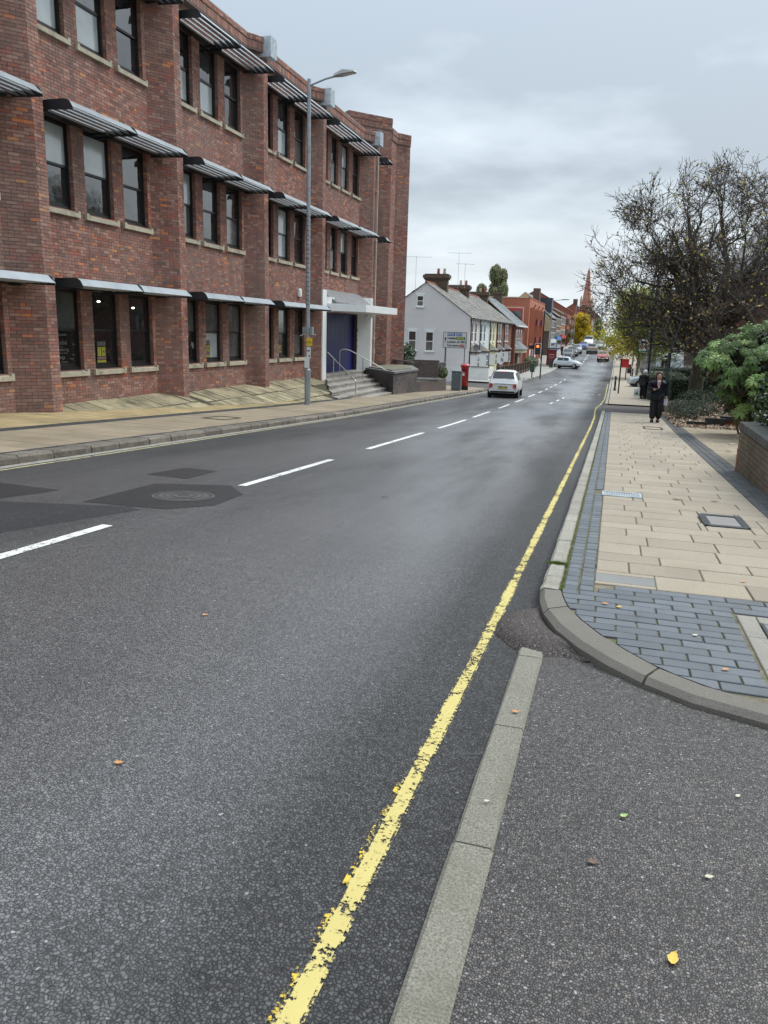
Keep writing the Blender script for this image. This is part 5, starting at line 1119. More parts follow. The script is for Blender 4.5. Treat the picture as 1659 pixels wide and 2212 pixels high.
def sashwin(t, face, x, y, w, z0, z1, lintel=True, fm=M_WHITE):
    """white framed window. face 'x': in a wall facing +x; face 'y': in a wall facing -y"""
    m = MB(); g = MB(); lo = MB()
    def B(mb, a, b, c, d, o0, o1, mm=0):
        if face == 'x': mb.box(x+o0, x+o1, y+a, y+b, c, d, mm)
        else: mb.box(x+a, x+b, y-o1, y-o0, c, d, mm)
    zc = (z0+z1)/2
    for (a, b, c, d) in ((0, .07, z0, z1), (w-.07, w, z0, z1), (.07, w-.07, z0, z0+.07), (.07, w-.07, z1-.07, z1), (.07, w-.07, zc-.03, zc+.03)): B(m, a, b, c, d, 0, .04)
    o = m.build('window', fm, t); B(g, .07, w-.07, z0+.07, zc-.03, .005, .012); g.build('pane', M_GMID, o); g = MB(); B(g, .07, w-.07, zc+.03, z1-.07, .005, .012); g.build('pane', M_GDARK, o)
    if lintel:
        l = MB(); B(l, -.09, w+.09, z0-.1, z0, 0, .09); l.build('sill', fm, t); l = MB()
        if face == 'y': l.ext([(x-.05, z1), (x+w+.05, z1), (x+w+.17, z1+.2), (x-.17, z1+.2)], y-.03, y, 'y')
        else: l.box(x, x+.03, y-.08, y+w+.08, z1, z1+.2)
        l.build('lintel', fm, t)
ys = [65.0, 69.7, 75.3, 80.1, 85.4, 92.0]
labels = [('grey', 'pale grey rendered end of terrace house with blank gable wall'), ('blue', 'pale blue rendered terrace house next to the grey gable house'), ('yellow', 'cream yellow rendered terrace house in the middle of the row'), ('red', 'red brick terrace house right of the yellow one'), ('red2', 'second red brick terrace house, last under the long slate roof')]
for i, (ck, lb) in enumerate(labels):
    y0, y1 = ys[i], ys[i+1]-.02; gzb = gz(y0)-.6; t = thing('terraced_house', lb, 'house', (HX, y0, gz(y0)+.1), group='terraced houses down the left side')
    wm = WALLS[ck]; m = MB(); m.ext([(HX, gzb), (HX, EAVE), (MIDX, RIDGEZ-.02), (HB, EAVE), (HB, gzb)], y0, y1, 'y'); m.build('wall', wm, t)
    if ck == 'grey': m = MB(); m.box(HB, HX+.02, y0-.03, y0-.005, gzb, gz(y0)+.75); m.build('plinth', M_WHITER, t); m = MB(); m.box(HB, HX+.03, y0-.06, y0-.031, gz(y0)+.75, gz(y0)+.83); m.build('plinth_band', mat('band_brown', (.2, .16, .14), .8), t)
    slates(t, HX+.3, MIDX, y0-(.12 if i == 0 else 0), y1+.02, EAVE-.12, RIDGEZ+.03, SLM, 15)
    slates(t, HB-.3, MIDX, y0-(.12 if i == 0 else 0), y1+.02, EAVE-.12, RIDGEZ+.03, SLM, 8, step=.6)
    m = MB(); m.tube([(MIDX, y0-.1, RIDGEZ+.05), (MIDX, y1, RIDGEZ+.05)], .09, 6); m.build('ridge_tiles', RIDGE, t)
    m = MB(); m.tube([(HX+.33, y0-.1, EAVE-.12), (HX+.33, y1, EAVE-.12)], .07, 6); m.build('gutter', M_BLACK, t)
    m = MB(); m.tube([(HX+.1, y0+.12, EAVE-.15), (HX+.1, y0+.12, gz(y0))], .05, 6); m.build('downpipe', M_BLACK, t)
    if i in (0, 2, 4):
        yc = y1-.1; m = MB(); zt = 6.65 if i == 0 else 6.35; cx0 = MIDX-1.1+.9; m.box(cx0-.9, cx0+1.1, yc-.55, yc+.1, 4.6, zt-.45); bricks(m, (cx0-.9, yc-.55, 0), (1, 0, 0), (0, -1, 0), [(0, 2.0, 4.6, zt-.45)]); m.box(cx0-1.0, cx0+1.2, yc-.65, yc+.2, zt-.45, zt-.32); m.box(cx0-1.08, cx0+1.28, yc-.73, yc+.28, zt-.32, zt-.05); m.box(cx0-.95, cx0+1.15, yc-.6, yc+.15, zt-.05, zt+.05); ch = m.build('chimney', CHB, t)
        for k, pm in enumerate((POTR, POTB) if i == 0 else (POTB, POTR)): p = MB(); p.lathe(cx0+.2+.55*k, yc-.2, [(.14, zt+.05), (.11, zt+.45), (.13, zt+.5)], 10); p.build('chimney_pot', pm, ch)
    # upper windows, ground floor bay with little hipped roof, door
    wy = y0+.7; fm = M_WHITE
    for k in range(2): sashwin(t, 'x', HX, wy+1.75*k, .85, .95, 2.55, True, fm if ck not in ('grey',) else WALLS['grey'])
    zb = gz(y0)+.12; m = MB(); ba, bb_ = y0+.4, y0+2.6; m.prism([(HX, ba), (HX+.6, ba+.5), (HX+.6, bb_-.5), (HX, bb_)], zb-.3, .02); m.build('bay_wall', M_WHITER if ck in ('grey', 'blue', 'yellow') and False else wm, t)
    m = MB(); m.prism([(HX, ba-.12), (HX+.72, ba+.42), (HX+.72, bb_-.42), (HX, bb_+.12)], .02, .14); m.build('bay_fascia', mat('fascia_brown', (.07, .045, .04), .7), t)
    m = MB(); m.add([(HX, ba-.15, .14), (HX+.76, ba+.4, .14), (HX+.76, bb_-.4, .14), (HX, bb_+.15, .14), (HX, (ba+bb_)/2-.3, .72), (HX, (ba+bb_)/2+.3, .72)], [(0, 1, 4), (1, 2, 5, 4), (2, 3, 5)]); m.build('bay_roof', SLATE, t)
    sashwin(t, 'x', HX+.6, ba+.56, 1.05, -1.25, -.15, False)
    m = MB(); m.prism([(HX+.1, ba+.0), (HX+.55, ba+.38), (HX+.53, ba+.42), (HX+.08, ba+.04)], -1.25, -.15); m.build('side_window', M_WHITE, t)
    m = MB(); m.box(HX, HX+.05, y1-1.5, y1-.6, zb-.2, -.15); m.build('door', mat('door_dark', (.03, .03, .04), .4), t); m = MB(); m.box(HX, HX+.07, y1-1.65, y1-1.5, zb, .05); m.box(HX, HX+.07, y1-.6, y1-.45, zb, .05); m.box(HX, HX+.07, y1-1.65, y1-.45, -.15, .02); m.build('door_surround', M_WHITER, t)
t0 = [o for o in bpy.data.objects if o.name == 'terraced_house'][0]
sashwin(t0, 'y', HX-5.25, 65.0, .72, -.05+.2, 1.75); sashwin(t0, 'y', HX-3.75, 65.0, .72, .1, 1.72); sashwin(t0, 'y', HX-5.3, 65.0, .72, -1.55, -.75); sashwin(t0, 'y', HX-3.8, 65.0, .72, -1.65, -.85); sashwin(t0, 'y', HX-4.6-.02, 65.0, .6, 3.75, 4.65)
m = MB(); m.tube([(HX-6.3, 64.95, -.25), (HX-4.6, 64.95, -.3), (HX-4.55, 64.95, .0)], .05, 6); m.tube([(HX-5.1, 64.95, -.3), (HX-5.1, 64.95, -.05)], .04, 6); m.build('waste_pipe', M_BLACK, t0)
m = MB(); m.tube([(HX-6.9, 64.9, 2.2), (HX-6.9, 64.9, -2)], .05, 6); m.build('downpipe', M_BLACK, t0)
m = MB(); m.lathe(HX+.55, 66.2, [(.01, .45), (.01, .46)], 3); n = 16
m.add([(HX+.5, 65.6, .5)]+[(HX+.55+.28*math.cos(q*.3927)*.9, 65.52+.28*math.cos(q*.3927)*.3, .5+.3*math.sin(q*.3927)) for q in range(16)], [(0, 1+q, 1+(q+1) % 16) for q in range(16)]); m.tube([(HX, 65.8, .45), (HX+.5, 65.6, .5)], .02, 5); m.build('satellite_dish', mat('dish_grey', (.18, .18, .18), .5), t0)
def aerial(label, x, y, z0, z1, L_, a=0):
    t = thing('tv_aerial', label, 'aerial', (x, y, z0), group='television aerials above the terrace'); tb('mast', M_GALV, t, [(x, y, z0), (x, y, z1)], .014, 5)
    m = MB(); m.tube([(x-L_/2, y, z1-.05), (x+L_/2, y, z1-.12)], .011, 4)
    for k in range(9): q = -L_/2+L_*k/8; m.tube([(x+q, y-.25, z1-.085), (x+q, y+.25, z1-.085)], .007, 3)
    m.build('boom', M_GALV, t)
aerial('television aerial farthest left over the gable', -17.2, 67, 4.6, 8.0, 2.6); aerial('television aerial just left of the chimney', -14.9, 74, 5.5, 9.0, 2.2); aerial('red tinted television aerial fixed to the chimney', -13.3, 69.0, 5.5, 7.6, 1.6)
# gabled brick house at the end of the row
t = thing('gabled_house', 'red brick house with slate roof and white bargeboards beside the terrace', 'house', (HX, 92.5, -2.3)); y0, y1 = 92.6, 101.4; GXF = HX+.35; GM = GXF-3.6
m = MB(); m.ext([(GXF, -3), (GXF, 3.0), (GM, 5.85), (GM-3.6, 3.0), (GM-3.6, -3)], y0, y1, 'y'); m.build('wall', WALLS['red2'], t); slates(t, GXF+.35, GM, y0-.3, y1+.3, 2.75, 5.95, SLMG, 14, step=.4); slates(t, GM-3.95, GM, y0-.3, y1+.3, 2.75, 5.95, SLMG, 8, step=.7)
m = MB(); m.obox((GXF+.38, y0-.33, 2.66), (GM, y0-.33, 5.9), .06, .26); m.obox((GM-3.98, y0-.33, 2.66), (GM, y0-.33, 5.9), .06, .26); m.build('bargeboard', M_WHITE, t)
m = MB(); m.box(GM-.4, GM+.7, y1-1.2, y1-.4, 5.4, 6.9); m.box(GM-.5, GM+.8, y1-1.3, y1-.3, 6.6, 6.8); m.build('chimney', CHB, t); m = MB(); m.box(GXF+.3, GXF+.42, y0-.2, y1+.2, 2.6, 2.76); m.build('gutter', M_WHITE, t)
for k in range(3): sashwin(t, 'x', GXF, y0+1.0+2.2*k, .9, .4, 2.1, True)
m = MB(); m.prism([(GXF, y0+.8), (GXF+.8, y0+1.5), (GXF+.8, y0+6), (GXF, y0+7)], -.4, .0); m.build('porch_fascia', mat('cream', (.6, .55, .4), .7), t); m = MB(); m.add([(GXF, y0+.6, .02), (GXF+1, y0+1.3, .02), (GXF+1, y0+6.2, .02), (GXF, y0+7.2, .02), (GXF, y0+2.5, .9), (GXF, y0+5, .9)], [(0, 1, 4), (1, 2, 5, 4), (2, 3, 5)]); m.build('porch_roof', SLATEG, t); sashwin(t, 'x', GXF+.3, y0+1.6, 1.2, -1.8, -.5, False)
# front gardens
t = thing('front_garden_wall', 'low white rendered garden wall at the foot of the grey gable', 'wall', (-10.3, 64.8, -2.2)); m = MB(); m.prism([(-19, 64.2), (-10.0, 64.2), (-9.9, 66.4), (-10.1, 66.4), (-10.2, 64.4), (-19, 64.4)], -2.8, -1.05); m.build('wall', M_WHITER, t); bx('coping', mat('coping_grey', (0, 0, 0)), t, -11.5, -9.95, 64.15, 64.45, -1.05, -.98)
t = thing('front_garden_wall', 'brick piers and dark railings in front of the terrace', 'wall', (-9.6, 75, -2.3))
for k in range(12): y = 67.5+k*2.3; m = MB(); m.box(-9.85, -9.5, y, y+.35, gz(y)-.3, gz(y)+1.15); m.box(-9.9, -9.45, y-.05, y+.4, gz(y)+1.15, gz(y)+1.22); m.build('pier', CHB, t)
m = MB()
for k in range(11): y = 67.85+k*2.3; m.prism([(-9.75, y), (-9.6, y), (-9.6, y+1.95), (-9.75, y+1.95)], -3, [gz(y)+.45]*2+[gz(y+2)+.45]*2)
m.build('low_wall', CHB, t); m = MB()
for k in range(11):
    y = 67.85+k*2.3
    for j in range(9): m.box(-9.69, -9.66, y+j*.22, y+j*.22+.03, gz(y)+.45, gz(y)+1.0)
    m.box(-9.69, -9.66, y, y+1.95, gz(y)+.95, gz(y)+.98)
m.build('railings', M_BLACK, t, kind='stuff')
t = pole('parking_sign', 'slim grey pole with small notices in front of the pale blue house', 'sign', -9.0, 64.0, .8, .035, M_GALV, z0=gz(64)+.1); bx('notice', WP, t, -9.1, -8.9, 63.93, 63.95, -.2, .3); bx('notice', WP, t, -9.12, -8.88, 63.93, 63.95, -.75, -.5); bx('crossbar', M_DARKMETAL, t, -9.25, -8.75, 63.97, 64.03, -1.05, -.98)
bs_ = thing('garden_bush', 'leafy bush growing over the end of the garden wall by the traffic light', 'bush', (-9.8, 96, -2.3)); m = MB(); blob_leaves(m, [(-9.9, 95, -1.5, .7, 2.2, .8), (-9.7, 98, -1.6, .6, 1.6, .7)], 2200, .16); m.build('leaves', LHO, bs_, kind='stuff')
for lb, bl, lm in (('dark rhododendron bush between the office corner and the pale gable', [(-12.6, 47.6, .25, .55, .5, .75), (-12.4, 47.7, -.5, .45, .5, .6)], LG), ('rounded green bush at the end of the dark garden wall', [(-10.25, 47.0, -.75, .42, .45, .42)], LHO)):
    q = thing('bush', lb, 'bush', bl[0][:3]); m = MB(); blob_leaves(m, bl, 1500, .13); m.build('leaves', lm, q, kind='stuff')
# background trees left of and behind the roofs
def farcrown(label, x, y, z, rx, rz, n, ls, mt, seed, name='background_tree'):
    rr = random.Random(seed); t = thing(name, label, 'tree', (x, y, gz(y)), group='trees behind the terrace roofs'); m = MB(); m.tube([(x, y, -3), (x, y, z+rz*.4)], [.3, .08], 6)
    for k in range(10): a = rr.random()*6.28; m.tube([(x, y, z-rz*.5+rr.random()*rz), (x+rx*.7*math.cos(a), y+rx*.7*math.sin(a), z+rr.uniform(-.3, .8)*rz)], [.07, .02], 4)
    m.build('trunk', BARK3, t); m = MB(); bl = [(x+rr.gauss(0, rx*.42), y+rr.gauss(0, rx*.4), z+rr.uniform(-.8, .75)*rz, rx*rr.uniform(.22, .42), rx*.4, rz*rr.uniform(.16, .3)) for _ in range(16)]
    blob_leaves(m, bl, n, ls, lambda: RL.random(), .35); m.build('crown', mt, t, kind='stuff')
farcrown('pale green willow rising behind the grey gable', -22.5, 100, 6.0, 2.6, 3.0, 9000, .24, LP, 1); farcrown('slim pale poplar standing above the red apartment block', -23.0, 150, 10.0, 2.7, 5.6, 14000, .32, LP, 2); farcrown('small tree glimpsed just right of the office corner', -20.0, 80, 4.6, 1.0, 1.6, 900, .2, LP, 8)
t = thing('chimney_stack', 'red chimney pot glimpsed between the office corner and the gable', 'chimney', (-18.9, 76, 4)); bx('stack', CHB, t, -19.3, -18.3, 76, 77, 1, 5.0); bx('pot', mat('pot_orange', (.45, .12, .06), .8), t, -19.0, -18.5, 76.3, 76.7, 5.0, 5.5)
# ---------------------------------------------------------------- red apartment block
t = thing('apartment_block', 'modern orange red brick apartment block with projecting fins and balconies', 'building', (-11.5, 102, -2.3)); AB = mat('apartment_brick', (.42, .145, .085), .85, .12, 4, .25, 25); AR = mat('balcony_red', (.50, .055, .045), .6); AF = mat('cream_surround', (.62, .48, .36), .7); AG = mat('red_balcony_mesh', (.16, .03, .028), .6)
X0 = -11.3; zt = 6.35
m = MB(); m.prism([(X0, 103.5), (X0, 125), (-26, 125), (-26, 103.5)], -3.5, zt); m.box(X0-.2, X0+.05, 103.4, 125, zt, zt+.1); m.build('wall', AB, t)
bx('parapet_cap', AF, t, -26, X0, 103.42, 103.6, zt, zt+.12)
bx('cream_surround', AF, t, -15.9, -11.95, 103.36, 103.5, -1, 5.2); bx('red_recess', AR, t, -15.75, -12.1, 103.30, 103.359, -1, 5.05)
for z in (.6, 3.0):
    bx('balcony_door', M_GMID, t, -13.4, -12.3, 103.26, 103.3, z+.1, z+1.75); bx('balcony_door', M_GMID, t, -14.9, -14.1, 103.26, 103.3, z+.1, z+1.75)
    m = MB()
    for k in range(14): m.box(-13.5+.1*k, -13.47+.1*k, 102.9, 102.93, z, z+.75)
    m.box(-13.55, -12.1, 102.88, 102.95, z+.75, z+.8); m.box(-13.55, -12.1, 102.9, 103.3, z-.08, z); m.build('balcony', AG, t)
for k in range(15): m = MB(); yy = 104.6+k*1.38; m.box(X0, X0+.22, yy, yy+.16, .6 if k % 5 else -2, 5.2); m.build('brick_fin', AB, t)
for fl in (0.7, 3.1):
    for k in range(14):
        yy = 104.85+k*1.38; bx('window', M_GDARK if k % 3 else AG, t, X0+.0, X0+.03, yy, yy+.95, fl, fl+1.7)
    for k in (4, 9): bx('balcony_panel', AG, t, X0+.2, X0+.5, 104.9+k*1.38, 106.8+k*1.38, fl-.1, fl+.75)
for k, yy in enumerate((105.6, 109, 112.5, 117, 121)): bx('ground_opening', WP if k in (0, 2) else (AR if k == 3 else M_GDARK), t, X0+.0, X0+.12, yy, yy+1.6, -2.2, -.25)
m = MB()
for yy in (108, 113.5, 119): m.obox((X0+.0, yy, 5.1), (X0+.45, yy-.4, 5.75), .09, .09)
m.build('roof_bracket', M_BLACK, t)
# ---------------------------------------------------------------- farther houses on the left
def blk(label, x0, x1, y0, y1, zt, wallm, roofm=None, ridge=None, gable=False, name='shop_house', win=None, cat='building', winm=M_WHITE, chim=None, shop=None):
    t = thing(name, label, cat, (x1, y0, gz(y0))); zb = gz(y0)-1.5; xm = (x0+x1)/2; m = MB()
    if gable: m.ext([(x1, zb), (x1, zt), (xm, ridge-.03), (x0, zt), (x0, zb)], y0, y1, 'y')
    else: m.box(x0, x1, y0, y1, zb, zt)
    m.build('wall', wallm, t)
    if roofm and ridge: m = MB(); m.add([(x1+.3, y0-.2, zt-.1), (x1+.3, y1+.2, zt-.1), (xm, y1+.2, ridge), (xm, y0-.2, ridge), (x0-.3, y0-.2, zt-.1), (x0-.3, y1+.2, zt-.1)], [(0, 1, 2, 3), (3, 2, 5, 4)]); m.build('roof', roofm, t)
    if win:
        for z0, z1 in win:
            n = max(1, int((y1-y0)/2.6))
            for k in range(n):
                yy = y0+(k+.25)*(y1-y0)/n; w = (y1-y0)/n*.5; m = MB(); m.box(x1, x1+.1, yy, yy+w, z0, z1); o = m.build('window', winm, t); g = MB(); g.box(x1+.101, x1+.12, yy+w*.12, yy+w*.44, z0+.15, z1-.15); g.box(x1+.101, x1+.12, yy+w*.56, yy+w*.88, z0+.15, z1-.15); g.build('pane', M_GDARK, o)
    if chim: m = MB(); m.box(*chim); m.build('chimney', CHB, t)
    if shop: m = MB(); m.box(x1, x1+.35, y0+.3, y1-.3, zb+1.5, zb+4.2); o = m.build('shopfront', shop, t); m = MB(); m.box(x1+.351, x1+.37, y0+1, y1-1, zb+2.0, zb+3.6); m.build('shop_window', M_GDARK, o)
    return t
FB = mat('far_brown_brick', (.17, .09, .06), .9, .2, 3); FB2 = mat('far_dark_hung_tile', (.12, .095, .075), .9, .3, 3); FY = mat('far_yellow_brick', (.40, .34, .20), .9, .15, 2); FO = mat('far_orange_brick', (.32, .16, .07), .9, .15, 2); FR = mat('far_red_brick', (.26, .085, .055), .9, .15, 2); BLU = mat('shop_blue', (.05, .22, .55), .5); RDS = mat('shop_red', (.5, .05, .03), .5)
t = blk('dark tile hung gabled house with yellow brick flank beyond the apartment block', -19, -10.6, 128, 140, 4.6, FB2, SLATEG, 8.4, True, win=[(1.0, 2.3), (3.0, 4.2)], chim=(-13.6, -12.6, 128.5, 130.5, 5.5, 9.0), shop=WP)
m = MB(); m.ext([(-10.55, 4.4), (-14.8, 8.4), (-19, 4.6), (-19, 2.4), (-10.55, 2.4)], 127.8, 127.95, 'y'); m.build('flank_wall', FY, t)
m = MB(); m.box(-12.8, -10.8, 131.5, 134.5, 5.4, 7.7); m.build('dormer', mat('dormer_dark', (.05, .055, .065), .6), t)
blk('house with white oriel bay windows in the middle of the left row', -19, -10.6, 141, 152, 5.2, FB, SLATE, 8.0, True, win=[(1.2, 2.7), (3.4, 4.8)], shop=BLU)
blk('orange brick shop house with tall white windows and blue fascia', -19, -10.6, 152.5, 166, 5.9, FO, SLATEG, 8.2, True, win=[(1.4, 3.0), (3.9, 5.4)], shop=RDS)
blk('flat fronted dark and orange striped modern block', -19, -10.4, 167, 180, 6.0, FR, win=[(1.8, 3.2), (4.0, 5.4)], winm=FB2, shop=M_GDARK)
blk('plain red brick building with cream rendered ground floor', -19, -10.3, 181, 205, 5.9, FR, FR, 8.0, True, win=[(2.0, 3.2)], shop=WP)
blk('long red tiled hall roof below the spire', -34, -11.5, 222, 262, 7.6, FR, mat('red_tile_roof', (.27, .105, .07), .85, .2, 2), 14.0, True, win=[(3, 4.4)])
blk('red brick terrace right of the church at the top of the street', -22, -9.2, 280, 330, 8.6, FR, SLATE, 13, True, win=[(3.5, 5), (6, 7.4)], chim=(-16, -14.6, 282, 285, 11, 14.4), shop=M_GDARK)
blk('far brown brick building closing the left side of the road', -20, -9.0, 340, 400, 11, FB, SLATE, 15, True, win=[(6, 7.5)])
blk('row of far shops low on the right side of the road', 6.5, 15, 120, 200, 2.6, FB2, SLATE, 6, True)
# church
t = thing('church', 'red brick church with tall octagonal spire and corner pinnacles', 'church', (-16.5, 420, 2)); CB = mat('church_brick', (.40, .17, .12), .85, .12, 1); CS = mat('church_stone', (.42, .26, .17), .85)
cx0, cy0, hw, zt = -17.2, 420, 2.7, 17.3
m = MB(); m.box(cx0-hw, cx0+hw, cy0-hw, cy0+hw, 0, zt); m.build('tower', CB, t); bx('string_course', CS, t, cx0-hw-.2, cx0+hw+.2, cy0-hw-.2, cy0+hw+.2, 15.6, 16.1)
m = MB(); m.lathe(cx0, cy0, [(hw*.95, zt), (hw*.8, zt+3), (.55, 34.5), (.05, 36.0)], 8); m.build('spire', CB, t); m = MB(); m.lathe(cx0, cy0, [(.95, 31.0), (1.05, 31.4), (.8, 31.8)], 8); m.build('spire_band', CS, t); m = MB(); m.lathe(cx0, cy0, [(.06, 35.9), (.03, 38.6)], 5); m.build('finial', CS, t)
for sx in (-1, 1):
    for sy in (-1, 1): m = MB(); m.lathe(cx0+sx*hw, cy0+sy*hw, [(.45, 14), (.45, zt+2), (.5, zt+2.2), (.02, zt+5.2)], 6); m.build('pinnacle', CS, t)
for k in (-1.2, 1.2): bx('belfry_opening', M_GDARK, t, cx0+k-.5, cx0+k+.5, cy0-hw-.05, cy0-hw, 11.5, 14.8)
for k in range(3): m = MB(); a = -math.pi/2+(k-1)*.785; m.obox((cx0+1.9*math.cos(a), cy0+1.9*math.sin(a), zt+2.2), (cx0+1.7*math.cos(a), cy0+1.7*math.sin(a), zt+5), 1.0, .5); m.build('lucarne', CS, t)
bx('nave', CB, t, cx0-22, cx0-hw, cy0-3, cy0+12, 0, 12)
# traffic light, shelter, far lamps
def flamp(label, x, y, h, arm, r=.07):
    z = gz(y)+.1; t = thing('street_lamp', label, 'street lamp', (x, y, z), group='street lamps down the road'); tb('pole', M_GALV, t, [(x, y, z-.1), (x, y, z+h), (x+arm, y, z+h+.15)], r, 6); bx('lantern', mat('lantern_grey', (0, 0, 0)), t, x+arm*.8, x+arm*1.35, y-.15, y+.15, z+h+.1, z+h+.22)
flamp('street lamp with long arm beside the bus shelter', -8.95, 110, 8.4, 1.6); flamp('street lamp in front of the orange shop house', -8.4, 160, 8.2, 1.3); flamp('distant street lamp beside the yellow tree', -6.9, 230, 9.0, 1.8, .09); flamp('farthest street lamp on the left', -6.2, 300, 9, 1.6, .1); flamp('tall dark street lamp on the right behind the bare tree', 2.2, 62, 9.0, -1.3)
t = pole('traffic_light', 'traffic light showing amber red on a tall black pole at the crossing', 'traffic light', -6.75, 75, 3.9, .06, M_BLACK, z0=gz(75)+.1)
bx('backing_board', WP, t, -7.42, -6.86, 74.9, 74.93, -.12, .93); bx('signal_head', M_BLACK, t, -7.38, -6.9, 74.78, 74.899, -.08, .89)
m = MB(); n = 14; m.add([(-7.14+.13*math.cos(q*6.283/n), 74.77, .66+.13*math.sin(q*6.283/n)) for q in range(n)], [tuple(range(n))]); m.build('lit_lens', mat('lit_signal', (1, .2, .05), .4, emis=(1, .13, .03), es=2.2), t)
for z in (.38, .1): m = MB(); m.add([(-7.14+.11*math.cos(q*6.283/n), 74.77, z+.11*math.sin(q*6.283/n)) for q in range(n)], [tuple(range(n))]); m.build('dark_lens', M_GDARK, t)
m = MB(); m.lathe(-7.75, 75, [(.28, .4), (.28, .75)], 10); m.build('side_signal', M_BLACK, t); bx('push_button_box', mat('green_box', (.02, .07, .05), .5), t, -7.75, -7.35, 75.2, 75.5, -1.75, -.95); m = MB(); m.obox((-7.0, 75, -.1), (-6.8, 75, -.5), .06, .06); m.build('bracket', M_BLACK, t); bx('leg', M_BLACK, t, -7.6, -7.5, 75.2, 75.3, -2.5, -1.7)
m = MB(); m.box(-6.9, -6.82, 74.9, 75.1, 3.5, 3.8); m.tube([(-6.9, 75, 3.4), (-6.6, 75, 3.9)], .05, 5); m.build('camera_head', M_GALV, t)
t = thing('bus_shelter', 'bus shelter with dark red advertising panel beyond the crossing', 'bus shelter', (-8.2, 106, -2.3)); MRD = mat('advert_maroon', (.16, .015, .02), .4); bx('advert_panel', MRD, t, -8.75, -7.5, 104.5, 104.65, -2.1, -.05); bx('roof', M_DARKMETAL, t, -8.95, -7.35, 104.3, 109, .0, .15); m = MB()
for z, w in ((-.75, .7), (-1.0, .8), (-1.15, .6), (-1.9, .3)): m.box(-8.1-w/2, -8.1+w/2, 104.48, 104.49, z, z+.09 if z > -.8 else z+.04)
m.build('printed_lines', mat('print_pink', (.6, .35, .35), .5), t); bx('post', M_GALV, t, -8.95, -8.85, 108.8, 108.9, -2.4, 0)
t = pole('litter_post', 'slim dark post and bin by the bus shelter', 'post', -7.6, 100, -1.1, .05, M_BLACK, z0=gz(100)+.1); bx('bin', mat('green_box', (0, 0, 0)), t, -8.0, -7.6, 100, 100.3, -2.2, -1.3)
